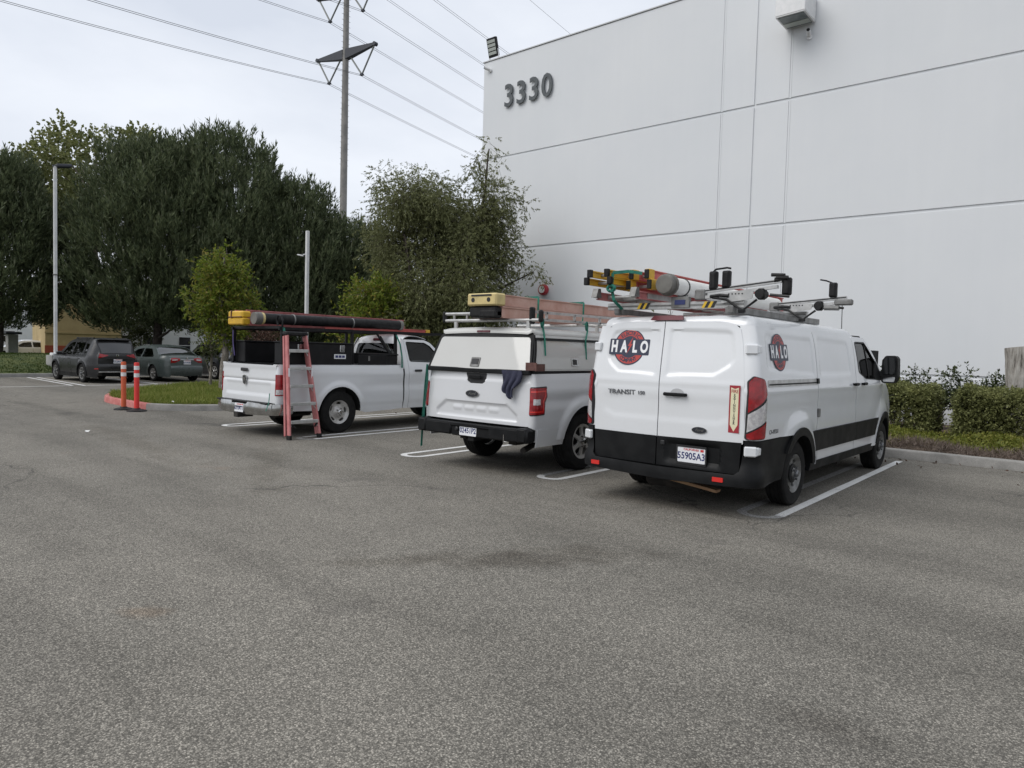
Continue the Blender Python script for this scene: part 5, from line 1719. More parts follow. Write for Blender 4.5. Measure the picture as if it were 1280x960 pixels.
work_truck = build_work_pickup()
work_truck.location.x = -11.855
work_truck.scale = (0.955, 1, 1)
RX, RY = -11.9, 8.1
l1 = ext_ladder('extension_ladder', (RX - .26, RY - 1.30, 1.965), 3.75, 'red ladder with yellow end blocks on the rack of the tool box pickup', 'fibre_rose', 'cap_yellow', .46, 2, False, rail_h=.130)
MB().box((0, -.03, .06), (.52, .16, .125), None, .02).box((.0, -.02, .185), (.50, .18, .125), None, .025).build('end_block', 'cap_yellow', l1)
MB().box((-.12, -.115, .19), (.02, .02, .14)).box((.0, -.115, .14), (.46, .012, .012)).build('block_strap', 'rust_brown', l1)
for i in (0, 1): MB().box((.236, 1.35 + .62 * i, .165), (.02, .26, .075)).build('bracket', 'aluminium', l1)
l2 = ext_ladder('extension_ladder', (RX + .02, RY + .2, 1.955), 2.75, 'red ladder tip with yellow feet poking out over the pickup cab', 'fibre_red', 'cap_yellow', .36, 1, False, rail_h=.08)
for sg in (-1, 1): MB().box((sg * .18, 2.73, .04), (.06, .12, .09), None, .008).build('end_foot', 'cap_yellow', l2)

tb_ = empty('conduit_tube', (RX + .20, RY - 1.28, 2.085), 0, 'black carrying tube with grey end cap on the tool box pickup rack', 'tube')
MB().cyl((0, .06, 0), (0, 3.40, .02), .098, n=28).build('tube_body', 'black_plastic', tb_)
MB().cyl((0, -.03, 0), (0, .02, 0), .108, n=28).cyl((0, .02, 0), (0, .10, 0), .113, n=28).build('end_cap', 'pvc_grey', tb_)
MB().cyl((0, .10, 0), (0, .15, 0), .107, n=28).build('cap_ring', 'cap_cream', tb_)
MB().cyl((0, 3.35, .02), (0, 3.43, .02), .106, n=28).build('front_cap', 'pvc_grey', tb_)
for y in (.75, 2.1):
    MB().lathe([(.099, 0), (.104, .004), (.104, .026), (.099, .03)], (0, y, .008), 'y', 28).build('clamp_band', 'steel_grey', tb_)

# folded step ladder leaning on the bed
def step_ladder():
    e = empty('step_ladder', (-10.60, 7.14, 0), 0, 'red fibreglass step ladder leaning against the rear of the tool box pickup', 'ladder')
    top_x, bot_x = -.27, 0.0
    def P(side_, f, dx=0.0):           # side -1/+1, f 0..1 from the ground up
        half = .305 + (.185 - .305) * f
        return Vector((bot_x + (top_x - bot_x) * f + dx, side_ * half - .02 * f, 1.80 * f))
    for s_ in (-1, 1):
        a, b = P(s_, .03), P(s_, 1)
        MB().bar(a, b, .034, .078, (1, 0, 0), .004).build('side_rail', 'fibre_rose', e)
        a2, b2 = P(s_, .03, -.105), P(s_, .985, -.075)
        MB().bar(a2 + Vector((0, s_ * .01, 0)), b2 + Vector((0, s_ * .01, 0)), .028, .045, (1, 0, 0), .004).build('back_rail', 'fibre_rose', e)
        MB().box(P(s_, .03) + Vector((0, 0, -.02)), (.105, .05, .085), None, .008).build('rubber_foot', 'black_plastic', e)
        MB().bar(P(s_, .145) + Vector((.02, -s_ * .03, 0)), P(s_, .03) + Vector((.02, -s_ * .005, .03)) + Vector((0, -s_ * .10, .12)), .02, .03, (1, 0, 0)).build('corner_brace', 'black_plastic', e)
        MB().box(P(s_, .63) + Vector((.046, 0, 0)), (.004, .03, .18)).build('rail_label', 'plate_white', e)
    for f in (.165, .335, .505, .675, .845):
        a, b = P(-1, f), P(1, f)
        MB().bar(a + Vector((.015, .012, 0)), b + Vector((.015, -.012, 0)), .085, .055, (0, 0, 1), .004).build('step', 'aluminium', e)
        for s_ in (-1, 1):
            MB().bar(P(s_, f) + Vector((.02, -s_ * .05, -.01)), P(s_, f - .05) + Vector((.02, -s_ * .015, 0)), .016, .004, (1, 0, 0)).build('step_brace', 'aluminium', e)
    MB().box(P(0, 1) + Vector((-.03, -.0, .02)), (.16, .44, .075), None, .02).build('top_cap', 'black_plastic', e)


step_ladder()
strap('tie_strap', [(RX + .86, RY - 1.12, 1.92), (RX + .975, RY - 1.13, 1.6), (RX + 1.0, RY - 1.15, 1.30), (RX + 1.01, RY - 1.16, 1.18)], 'strap_green', None, .045, .006, (1, 0, 0))
tag(COL.objects[-1], 'green strap hanging from the rear rack post beside the red step ladder', 'strap', 'straps on the tool box pickup')
strap('tie_strap', [(RX + .84, RY + 1.44, 1.93), (RX + .97, RY + 1.46, 1.7), (RX + .99, RY + 1.50, 1.45), (RX + 1.0, RY + 1.50, 1.22)], 'strap_green', None, .035, .006, (1, 0, 0))
tag(COL.objects[-1], 'green strap hanging from the front rack post behind the pickup cab', 'strap', 'straps on the tool box pickup')
strap('tie_strap', [(RX + .93, RY - 1.42, .78), (RX + .94, RY - 1.44, .62), (RX + .95, RY - 1.50, .48)], 'strap_green', None, .02, .005, (0, 1, 0))
tag(COL.objects[-1], 'short green strap end dangling over the chrome bumper', 'strap', 'straps on the tool box pickup')
mat('strap_purple', (0.05, 0.035, 0.13), 0.8)
strap('tie_strap', [(RX - .78, RY - 1.16, 1.90), (RX - .74, RY - 1.18, 1.65), (RX - .68, RY - 1.18, 1.40)], 'strap_purple', None, .03, .005, (0, 1, 0))
tag(COL.objects[-1], 'purple strap hanging from the left rear rack post', 'strap', 'straps on the tool box pickup')
# ------------------------------------------------------------------ load on the van roof
def van_rack(root):
    for y, hz in ((-1.0, True), (0.85, False)):
        b = MB().box((-.05, y, 2.155), (1.62, .07, .075), None, .006).build('rack_bar', 'aluminium', root)
        MB().box((-.05, y - .037, 2.155), (1.60, .006, .018)).build('bar_slot', 'steel_grey', b)
        if hz:
            for cx in (-.44, .33):
                for i in range(4):
                    pr = [(-.03, -.033), (.0, -.033), (.035, .033), (.005, .033)]
                    MB().prism([(cx + i * .034 + u, 2.155 + v) for u, v in pr], lambda u, v, d: (u, y - .0405 - d, v), 0, .001).build('hazard_stripe', 'hazard_yellow' if i % 2 == 0 else 'lettering_black', b)
        for x in (-.70, .62):
            MB().box((x, y, 2.095), (.12, .10, .07), None, .01).build('rack_foot', 'steel_grey', root)
    MB().box((.64, .25, 2.10), (.06, 2.7, .07), None, .006).build('roof_track', 'steel_grey', root)
    MB().box((-.70, .25, 2.10), (.06, 2.7, .06), None, .006).build('roof_track', 'steel_grey', root)
    MB().box((.06, -1.03, 2.185), (.21, .05, .12), None, .005).build('control_box', 'steel_grey', root)
    MB().box((.06, -1.058, 2.185), (.12, .006, .05)).build('control_label', 'plate_blue', root)
    # drop-down arms
    for y, x0, x1, z0, z1 in ((-1.02, .30, 1.12, 2.29, 2.37), (.75, .42, 1.22, 2.275, 2.335)):
        a = MB()
        a.bar((x0, y, z0), (x1, y, z1), .05, .035); a.bar((x0 + .02, y, z0 - .06), (x1 - .04, y, z1 - .055), .05, .03)
        arm = a.build('drop_arm', 'aluminium', root)
        MB().bar((x0, y - .027, z0 + .004), (x1, y - .027, z1 + .004), .004, .012).build('arm_slot', 'lettering_black', arm)
        MB().box((x0 - .02, y, z0 - .03), (.12, .07, .11), None, .012).build('arm_end', 'steel_grey', arm)
        MB().prism(rp([(.52, 2.165), (.84, 2.20), (.86, 2.275), (.52, 2.27)], .02, 3), lambda u, v, d: (u, y - .03 - d, v), 0, .008).build('hinge_plate', 'aluminium', root)
        hp = MB()
        for k in range(5): hp.cyl((.60 + .035 * k, y - .036, 2.255), (.60 + .035 * k, y - .040, 2.255), .008, n=8)
        hp.build('plate_hole', 'lettering_black', root)
        k = MB().cyl((.93, y - .09, 2.245), (.93, y + .05, 2.245), .045, n=16).box((.93, y - .02, 2.245), (.085, .09, .11), None, .02)
        k.build('pivot', 'black_plastic', root)
        lk = MB().tube([(.42, y - .03, 2.225), (.58, y - .05, 2.20), (.76, y - .07, 2.085), (.90, y - .06, 2.19)], .013, 8)
        lk.tube([(.40, y - .03, 2.235), (.50, y - .04, 2.245), (.60, y - .04, 2.235)], .018, 8)
        lk.box((.755, y - .07, 2.08), (.07, .04, .04), None, .008)
        lk.build('linkage', 'black_plastic', root)
        MB().cyl((1.02, y - .04, 2.235), (1.20, y - .02, 2.215), .014, n=8).build('gas_strut', 'lettering_black', root)
    def clamp(x, y, z, h=.15):
        c = MB().box((x, y, z + h / 2), (.085, .06, h), None, .012)
        c.box((x, y - .03, z + h / 2), (.055, .02, h * .85), None, .008)
        c.build('ladder_clamp', 'black_plastic', root)
    clamp(.42, -1.03, 2.305, .19); clamp(.56, -1.03, 2.315, .18)
    MB().tube([(.40, -1.03, 2.48), (.44, -1.03, 2.515), (.56, -1.03, 2.525), (.60, -1.03, 2.515)], .010, 6).build('clamp_rod', 'black_plastic', root)
    clamp(1.16, -1.0, 2.23, .17)
    MB().cyl((1.02, -1.04, 2.43), (1.15, -1.04, 2.42), .018, n=10).cyl((1.07, -1.04, 2.40), (1.18, -1.04, 2.395), .022, n=10).cyl((1.05, -1.04, 2.38), (1.2, -1.0, 2.37), .025, n=10).build('clamp_rod', 'black_plastic', root)
    clamp(1.08, .72, 2.34, .17)
    MB().tube([(1.08, .72, 2.50), (1.0, .72, 2.535), (.93, .72, 2.55)], .009, 6).build('clamp_rod', 'black_plastic', root)
    MB().box((1.20, .72, 2.28), (.20, .06, .07), None, .015).cyl((1.0, .69, 2.22), (1.16, .69, 2.215), .03, n=10).build('arm_end', 'steel_grey', root)


van_rack(van)
VX, VY = -3.54, 8.0
yl = ext_ladder('extension_ladder', (VX - .78, VY - 1.36, 2.38), 3.1, 'ladder with yellow rails and black feet overhanging the left of the van roof', 'cap_yellow', 'cap_yellow', .30, 2, False, rail_h=.072)
for k, (x, z) in enumerate(((-.15, .036), (-.11, .12), (.15, .036), (.11, .12))):
    MB().box((x, -.02, z), (.055, .05, .085), None, .006).build('end_foot', 'black_plastic', yl)
MB().box((0, .62, .115), (.30, .42, .02)).bar((-.13, .45, .14), (.13, .82, .14), .02, .008).bar((.13, .45, .14), (-.13, .82, .14), .02, .008).build('spreader', 'aluminium', yl)
rl = ext_ladder('extension_ladder', (VX - .42, VY - 1.10, 2.335), 4.2, 'bright red ladder with yellow banded black ends beside the white tube', 'fibre_red', 'cap_yellow', .26, 2, True, rail_h=.10)
pl = ext_ladder('extension_ladder', (VX - .58, VY - 1.30, 2.215), 4.0, 'dull red ladder lying lowest on the van rack', 'fibre_rose', 'aluminium', .50, 1, False, rail_h=.085)
for sg in (-1, 1):
    MB().prism([(-.06, 0), (.05, 0), (.03, .10), (-.02, .10)], lambda u, v, d: (sg * .24 + d, u - .04, v + .02), -.035, .035).build('pivot_foot', 'steel_grey', pl)
    MB().box((sg * .25, .5, .045), (.036, .6, .075)).build('rail_sleeve', 'aluminium', pl)
pt = empty('conduit_tube', (VX - .10, VY - 1.12, 2.375), 0, 'white conduit carrying tube with grey end cap on the van roof', 'tube')
MB().cyl((0, .10, 0), (0, 3.3, 0), .092, n=32).build('tube_body', 'pvc_white', pt)
MB().lathe([(.05, -.035), (.095, -.03), (.108, -.015), (.110, .05), (.122, .052), (.122, .085), (.108, .09), (.100, .12)], (0, 0, 0), 'y', 16).build('end_cap', 'pvc_grey', pt)
MB().lathe([(.093, 0), (.099, .003), (.099, .02), (.093, .023)], (0, .38, 0), 'y', 32).build('clamp_band', 'lettering_black', pt)
MB().box((0, .42, -.105), (.10, .05, .08)).box((0, 1.9, -.105), (.10, .05, .08)).build('tube_saddle', 'steel_grey', pt)
strap('tie_strap', [(VX - .36, VY - 1.16, 2.50), (VX - .50, VY - 1.20, 2.525), (VX - .62, VY - 1.34, 2.50), (VX - .625, VY - 1.345, 2.33), (VX - .60, VY - 1.33, 2.20), (VX - .56, VY - 1.22, 2.11)], 'strap_green', None, .035, .005, (0, 1, 0))
tag(COL.objects[-1], 'green strap wrapped round the ladders at the left rear of the van roof', 'strap')
bag = MB()
for k in range(7):
    a = k * 1.1
    bag.cyl((VX - .62 + .05 * math.cos(a), VY - 1.36, 2.33 + .035 * math.sin(a)), (VX - .62 + .05 * math.cos(a + 1.1), VY - 1.37, 2.33 + .035 * math.sin(a + 1.1)), .016, n=6)
bag.build('knot', 'strap_green', COL.objects[-1])
bd_ = MB().box((-3.28, 7.0, .26), (.55, .10, .03), Matrix.Rotation(.12, 3, 'Y')).build('board', 'wood_board', None)
tag(bd_, 'pale wooden board under the rear end of the white van', 'board')
# ------------------------------------------------------------------ cars on the far side of the lot
def far_car(name, label, loc, rz, spec):
    """complete small car from a side-view outline; x right, y forward, origin on the ground below the rear axle"""
    root = empty(name, loc, rz, label, spec['cat'])
    pm = spec['paint']
    prof = spec['profile']             # (y, z) from rear bottom up, over the roof, to front bottom
    hw = spec['hw']; belt = spec['belt']; top = max(z for _, z in prof); WB = spec['wb']; RT = spec['rt']
    Wf = lambda z: np.interp(z, [.15, .35, .6, belt - .05, belt + .04, top - .08, top], [hw * .93, hw * .98, hw, hw * .985, hw * .95, hw * .74, hw * .66])
    ends = [prof[0][0], prof[-1][0]]
    plan = lambda y: 0.24 * np.clip((ends[0] + .48 - y) / .48, 0, 1)**2.6 + 0.22 * np.clip((y - ends[1] + .7) / .7, 0, 1)**2
    half = lambda y, z: Wf(z) - plan(y) - .0
    fm, ac = strip_map(prof, half, .045)
    idx = spec['cuts']                 # names -> (index0, index1)
    def body(sg, off=0.0):
        def f(y, z):
            y = np.asarray(y, float); z = np.asarray(z, float)
            b = 0 * y
            for cy in (0, WB):
                b = b + .02 * (1 - sst(RT + .06, RT + .18, np.hypot(y - cy, z - RT)))
            return np.stack([sg * (half(y, z) + off + b * (z < belt)), y, z], 1)
        return f
    MB().box((0, WB / 2, .48), (hw * 1.7, WB + 1.1, .40)).box((0, WB / 2 - .1, .75), (hw * 1.7, WB * .9, .35)).build('inner_body', 'liner_dark', root)
    A = RT + .055
    bot = .20
    fine = resample(prof, .12)
    up = [(float(y), float(z)) for y, z in prof]
    # sample the smooth path so that the sides meet the strips
    qs = np.linspace(0, ac[-1], 70)
    pth = fm(np.zeros(70) + 1.0, qs)[:, 1:]
    outline = [tuple(p) for p in pth]
    for sg in (1, -1):
        inw = (-sg, 0, 0)
        low = [(ends[1] - .03, bot)] + [p for p in arch(WB, RT, A, bot + .02)[::-1]] + [p for p in arch(0, RT, A, bot + .02)[::-1]] + [(ends[0] + .03, bot)]
        pp = [p for p in outline if p[1] > bot] + low
        holes = [rp(w, .05) for w in spec['windows']]
        sd = panel('body_side', pp, body(sg), pm, root, holes=holes, res=.07, skirt=.012, inw=inw, fine=.06)
        for w in holes:
            panel('window', w, body(sg, -.012), 'glass_dark', sd, res=.15, skirt=.004, inw=inw)
        for y in spec['seams']:
            panel('door_seam', [(y - .006, bot + .12), (y + .006, bot + .12), (y + .006, belt - .02), (y - .006, belt - .02)], body(sg, .002), 'liner_dark', sd, res=.1, skirt=.003, inw=inw)
        for y in spec['handles']:
            MB().box((sg * (hw * .985 + .004), y, belt - .13), (.03, .18, .035), None, .01).build('door_handle', spec.get('handle', pm), root)
        my = spec['mirror']
        MB().box((sg * (hw + .08), my, belt + .06), (.20, .10, .14), None, .035).bar((sg * hw * .9, my, belt + .02), (sg * (hw + .04), my, belt + .04), .05, .05).build('mirror', pm, root)
        for cy in (0, WB):
            aa = arch(cy, RT, A - .006, bot + .05); nn = len(aa)
            MB().add([(sg * (hw - .02), y, z) for y, z in aa] + [(sg * (hw - .35), y, z) for y, z in aa], [(i, i + 1, nn + i + 1, nn + i) for i in range(nn - 1)]).build('wheel_housing', 'liner_dark', root)
            wheel(root, sg * (hw - .01), cy, RT, .20, RT * .66, 'alloy', sg, spec.get('rim', 'alloy'))
        if spec.get('cladding'):
            for cy in (0, WB):
                panel('wheel_arch_trim', arch_ring(cy, RT, A - .01, A + .06, bot + .06), body(sg, .012), 'trim_black', root, res=.06, skirt=.03, inw=inw)
            panel('sill', [(A + .05, bot), (WB - A - .05, bot), (WB - A - .05, bot + .16), (A + .05, bot + .16)], body(sg, .012), 'trim_black', root, res=.12, skirt=.03, inw=inw)
    for nm, (i0, i1, m) in idx.items():
        panel(nm, rect(-1, ac[i0] + .003, 1, ac[i1] - .003), fm, pm if m is None else m, root, res=.09, skirt=.012,
              inw={'r': (0, 1, 0), 't': (0, 0, -1), 'f': (0, -1, 0)}[spec['face'][nm]], smooth=45)
    for g, (i0, i1, e) in spec['glass'].items():
        panel(g, rp([(-.90, ac[i0] + e), (.90, ac[i0] + e), (.93, ac[i1] - e), (-.93, ac[i1] - e)], .06), lambda u, q: fm(u, q) * np.array([1, 1, 1]) + np.array([0, -.004 if spec['face'].get(g, 'r') == 'r' else .004, .004]), 'glass_black', root, res=.1, skirt=.004, inw=(0, 1, -.3))
    return root, fm, ac, half


# grey SUV ---------------------------------------------------------------------
suv_prof = [(-.80, .28), (-.93, .45), (-.945, .62), (-.90, .72), (-.87, 1.02), (-.84, 1.10), (-.62, 1.50), (-.55, 1.60), (-.2, 1.645), (.6, 1.66), (1.35, 1.62), (1.7, 1.50), (2.25, 1.10), (2.45, 1.04), (3.1, .95), (3.42, .80), (3.50, .6), (3.44, .25)]
suv, sfm, sac, shalf = far_car('suv', 'dark grey SUV parked beside the grass bank, seen from behind', (-29.45, 11.0, 0), math.radians(91), dict(
    cat='car', paint='suv_grey', profile=suv_prof, hw=.915, belt=1.02, wb=2.62, rt=.355, rim='steel_grey', cladding=True,
    windows=[[(-.30, 1.12), (-.08, 1.07), (.0, 1.48), (-.34, 1.46)], [(.05, 1.06), (.98, 1.04), (.98, 1.52), (.10, 1.51)], [(1.06, 1.04), (1.98, 1.03), (1.55, 1.44), (1.30, 1.52), (1.06, 1.52)]],
    seams=[1.02, .36], handles=[.30, 1.25], mirror=1.95,
    cuts={'rear_bumper': (0, 3, None), 'hatch': (3, 7, None), 'roof': (7, 10, None), 'windscreen_frame': (10, 12, None), 'bonnet': (12, 14, None), 'front_bumper': (14, 17, None)},
    face={'rear_bumper': 'r', 'hatch': 'r', 'roof': 't', 'windscreen_frame': 'f', 'bonnet': 't', 'front_bumper': 'f', 'rear_window': 'r', 'windscreen': 'f'},
    glass={'rear_window': (5, 6, .02), 'windscreen': (11, 12, .02)}))
q3 = sac[4]
for sg in (1, -1):
    pl_ = rp([(sg * .99, q3 - .08), (sg * .99, q3 + .10), (sg * .70, q3 + .045), (sg * .52, q3 + .035), (sg * .52, q3 - .0), (sg * .75, q3 - .045)], .01)
    tl = panel('tail_light', pl_, lambda u, q: sfm(u, q) + np.array([0, -.016, .004]), 'lens_red', suv, res=.06, skirt=.03, inw=(0, 1, 0))
    MB().box((sg * .70, -.915, .545), (.22, .03, .03), None, .008).build('bumper_reflector', 'reflector_red', suv)
    MB().bar((sg * .60, -.35, 1.69), (sg * .60, 1.25, 1.69), .035, .035).box((sg * .60, -.3, 1.67), (.05, .1, .06)).box((sg * .6, 1.2, 1.665), (.05, .1, .06)).build('roof_rail', 'lettering_black', suv)
panel('rear_window_rim', rp([(-.97, sac[5] - .01), (.97, sac[5] - .01), (.95, sac[6] + .03), (-.95, sac[6] + .03)], .05), lambda u, q: sfm(u, q) + np.array([0, -.001, .002]), 'lettering_black', suv, res=.1, skirt=.004, inw=(0, 1, 0))
MB().box((0, -.59, 1.63), (1.15, .22, .035), Matrix.Rotation(-.12, 3, 'X'), .012).build('spoiler', 'suv_grey', suv)
MB().box((0, -.925, .93), (.80, .02, .03), None, .006).build('chrome_strip', 'lettering_black', suv)
MB().lathe([(.05, 0), (.05, -.01), (.035, -.014)], (0, -.90, 1.04), 'y', 16).build('badge', 'chrome', suv)
plate(suv, 'licence_plate', '7ZQR412', (0, -.945, .83), -.08)
panel('lower_bumper', rp([(-.80, .02), (.80, .02), (.85, .16), (-.85, .16)], .03), lambda u, q: sfm(u, q) + np.array([0, -.012, 0]), 'trim_black', suv, res=.1, skirt=.02, inw=(0, 1, 0))
MB().bar((-.68, -.97, .43), (.68, -.97, .43), .03, .035, bev=.01).build('skid_strip', 'alloy', suv)

# green sedan ------------------------------------------------------------------
sed_prof = [(-.92, .26), (-1.02, .42), (-1.03, .58), (-.98, .66), (-.96, .92), (-.90, 1.0), (-.45, 1.05), (-.40, 1.06), (.20, 1.37), (.55, 1.435), (1.1, 1.45), (1.6, 1.41), (2.45, 1.02), (3.1, .92), (3.55, .76), (3.66, .55), (3.6, .25)]
sed, dfm, dac, dhalf = far_car('sedan', 'grey green sedan parked right of the dark SUV, seen from behind', (-29.65, 13.65, 0), math.radians(93), dict(
    cat='car', paint='sedan_green', profile=sed_prof, hw=.905, belt=.93, wb=2.78, rt=.325,
    windows=[[(-.02, .99), (.98, .97), (.98, 1.33), (.42, 1.32)], [(1.06, .97), (2.15, .97), (1.58, 1.28), (1.06, 1.34)]],
    seams=[1.02, .22], handles=[.42, 1.35], mirror=2.0,
    cuts={'rear_bumper': (0, 3, None), 'boot_lid': (3, 7, None), 'rear_window_frame': (7, 9, None), 'roof': (9, 11, None), 'windscreen_frame': (11, 12, None), 'bonnet': (12, 14, None), 'front_bumper': (14, 16, None)},
    face={'rear_bumper': 'r', 'boot_lid': 'r', 'rear_window_frame': 't', 'roof': 't', 'windscreen_frame': 'f', 'bonnet': 't', 'front_bumper': 'f', 'rear_window': 'r', 'windscreen': 'f'},
    glass={'rear_window': (7, 8, .03), 'windscreen': (11, 12, .03)}))
qm = dac[4]
for sg in (1, -1):
    pl_ = rp([(sg * .995, qm - .15), (sg * .995, qm + .045), (sg * .80, qm + .06), (sg * .46, qm + .02), (sg * .46, qm - .05), (sg * .75, qm - .14)], .015)
    tl = panel('tail_light', pl_, lambda u, q: dfm(u, q) + np.array([0, -.014, .004]), 'lens_red', sed, res=.05, skirt=.03, inw=(0, 1, 0))
    panel('clear_lens', rp([(sg * .93, qm - .06), (sg * .93, qm - .02), (sg * .62, qm - .015), (sg * .62, qm - .05)], .008), lambda u, q: dfm(u, q) + np.array([0, -.020, .004]), 'lens_clear', tl, res=.05, skirt=.01, inw=(0, 1, 0))
plate(sed, 'licence_plate', '6FHA083', (0, -1.035, .80), 0)
MB().box((0, -1.028, .905), (.56, .02, .025), None, .006).build('chrome_strip', 'chrome', sed)
MB().lathe([(.045, 0), (.045, -.01), (.03, -.014)], (0, -1.0, .965), 'y', 16).build('badge', 'chrome', sed)

# dark car behind the tree and pale cars far left ---------------------------------
car3, *_ = far_car('sedan', 'almost black car half hidden behind the small tree trunks', (-30.3, 16.6, 0), math.radians(92), dict(
    cat='car', paint='dark_blue_paint', profile=suv_prof, hw=.92, belt=1.02, wb=2.62, rt=.36,
    windows=[[(-.30, 1.12), (-.08, 1.07), (.0, 1.48), (-.34, 1.46)], [(.05, 1.06), (.98, 1.04), (.98, 1.52), (.10, 1.51)], [(1.06, 1.04), (1.98, 1.03), (1.55, 1.44), (1.30, 1.52), (1.06, 1.52)]],
    seams=[1.02], handles=[.30, 1.25], mirror=1.95,
    cuts={'rear_bumper': (0, 3, None), 'hatch': (3, 7, None), 'roof': (7, 10, None), 'windscreen_frame': (10, 12, None), 'bonnet': (12, 14, None), 'front_bumper': (14, 17, None)},
    face={'rear_bumper': 'r', 'hatch': 'r', 'roof': 't', 'windscreen_frame': 'f', 'bonnet': 't', 'front_bumper': 'f', 'rear_window': 'r', 'windscreen': 'f'},
    glass={'rear_window': (5, 6, .02), 'windscreen': (11, 12, .02)}))
for i, (x, y, a, pmn, lb) in enumerate(((-62.5, 16.2, 175, 'silver_paint', 'pale silver car far behind the grass bank, left of the brick pillar'),
                                         (-59.5, 17.9, 185, 'van_white', 'white car beyond the grass bank, nearest the yellow building'),
                                         (-63.5, 20.4, 180, 'silver_paint', 'silver car farthest back behind the dark tree trunk'))):
    far_car('sedan', lb, (x, y, 0.0), math.radians(a), dict(
        cat='car', paint=pmn, profile=sed_prof, hw=.905, belt=.93, wb=2.78, rt=.325,
        windows=[[(-.02, .99), (.98, .97), (.98, 1.33), (.42, 1.32)], [(1.06, .97), (2.15, .97), (1.58, 1.28), (1.06, 1.34)]],
        seams=[1.02], handles=[], mirror=2.0,
        cuts={'rear_bumper': (0, 3, None), 'boot_lid': (3, 7, None), 'rear_window_frame': (7, 9, None), 'roof': (9, 11, None), 'windscreen_frame': (11, 12, None), 'bonnet': (12, 14, None), 'front_bumper': (14, 16, None)},
        face={'rear_bumper': 'r', 'boot_lid': 'r', 'rear_window_frame': 't', 'roof': 't', 'windscreen_frame': 'f', 'bonnet': 't', 'front_bumper': 'f', 'rear_window': 'r', 'windscreen': 'f'},
        glass={'rear_window': (7, 8, .03), 'windscreen': (11, 12, .03)}))

# ------------------------------------------------------------------ street furniture
mat('post_orange', (0.55, 0.10, 0.035), 0.6, col2=(0.46, 0.085, 0.03), scale=5)
mat('post_red', (0.66, 0.035, 0.028), 0.5, col2=(0.58, 0.03, 0.025), scale=5)
mat('band_white', (0.68, 0.68, 0.68), 0.35, col2=(0.55, 0.55, 0.55), scale=14)
mat('pole_white', (0.52, 0.53, 0.53), 0.55, col2=(0.62, 0.62, 0.61), scale=3)
mat('pole_steel', (0.17, 0.165, 0.155), 0.65, col2=(0.23, 0.22, 0.205), scale=1.2)
mat('arm_dark', (0.030, 0.034, 0.044), 0.6)
mat('insulator', (0.16, 0.17, 0.16), 0.4)
mat('wire_grey', (0.10, 0.10, 0.105), 0.6)


def delineator(loc, m, label, lean_):
    e = empty('delineator_post', loc, 0, label, 'post', 'traffic posts by the red kerb')
    MB().lathe([(.215, 0.0), (.21, .022), (.16, .04), (.085, .052), (.07, .075)], (0, 0, 0), 'z', 28).build('base', 'black_plastic', e)
    R = Matrix.Rotation(lean_, 3, 'Y')
    t = MB().lathe([(.055, .05), (.055, 1.10), (.052, 1.12), (.03, 1.125)], (0, 0, 0), 'z', 24)
    t.v = [tuple(R @ Vector(p)) for p in t.v]
    t.build('tube', m, e)
    for z in (.83, 1.0):
        b = MB().lathe([(.0555, z - .045), (.0575, z - .043), (.0575, z + .043), (.0555, z + .045)], (0, 0, 0), 'z', 24)
        b.v = [tuple(R @ Vector(p)) for p in b.v]
        b.build('reflective_band', 'band_white', e)


delineator((-17.60, 6.93, 0), 'post_orange', 'faded orange traffic post on a black base, left of the pair', -.012)
delineator((-17.06, 7.0, 0), 'post_red', 'bright red traffic post with white bands on a black base', -.008)

lp = empty('lamp_post', (-36.0, 11.3, .08), 0, 'tall white square lamp post on a round concrete footing by the grass bank', 'lamp post')
MB().cyl((0, 0, -.2), (0, 0, .80), .36, n=28).build('footing', 'concrete', lp)
MB().box((0, 0, .85), (.36, .36, .12), None, .02).build('base_cover', 'white_metal', lp)
MB().box((0, 0, 5.0), (.125, .125, 8.3), None, .012).build('pole', 'pole_white', lp)
MB().box((.0, .32, 9.22), (.42, .62, .14), Matrix.Rotation(.18, 3, 'X'), .03).box((0, .05, 9.15), (.10, .3, .08)).build('lamp_head', 'arm_dark', lp)
MB().lathe([(.09, 0), (.095, .01), (.095, .05), (.09, .06)], (0, 0, 4.35), 'z', 16).build('strap_band', 'steel_grey', lp)

lp2 = empty('lamp_post', (-28.2, 19.0, 0), 0, 'slim white post with a small light arm behind the tool box pickup', 'lamp post')
MB().box((0, 0, 3.42), (.14, .14, 6.84), None, .012).build('pole', 'pole_white', lp2)
MB().bar((-.05, -.05, 5.78), (-.14, -.14, 5.76), .05, .04).box((-.22, -.22, 5.72), (.28, .16, .06), Matrix.Rotation(.785, 3, 'Z') @ Matrix.Rotation(.15, 3, 'Y'), .02).build('lamp_head', 'white_metal', lp2)

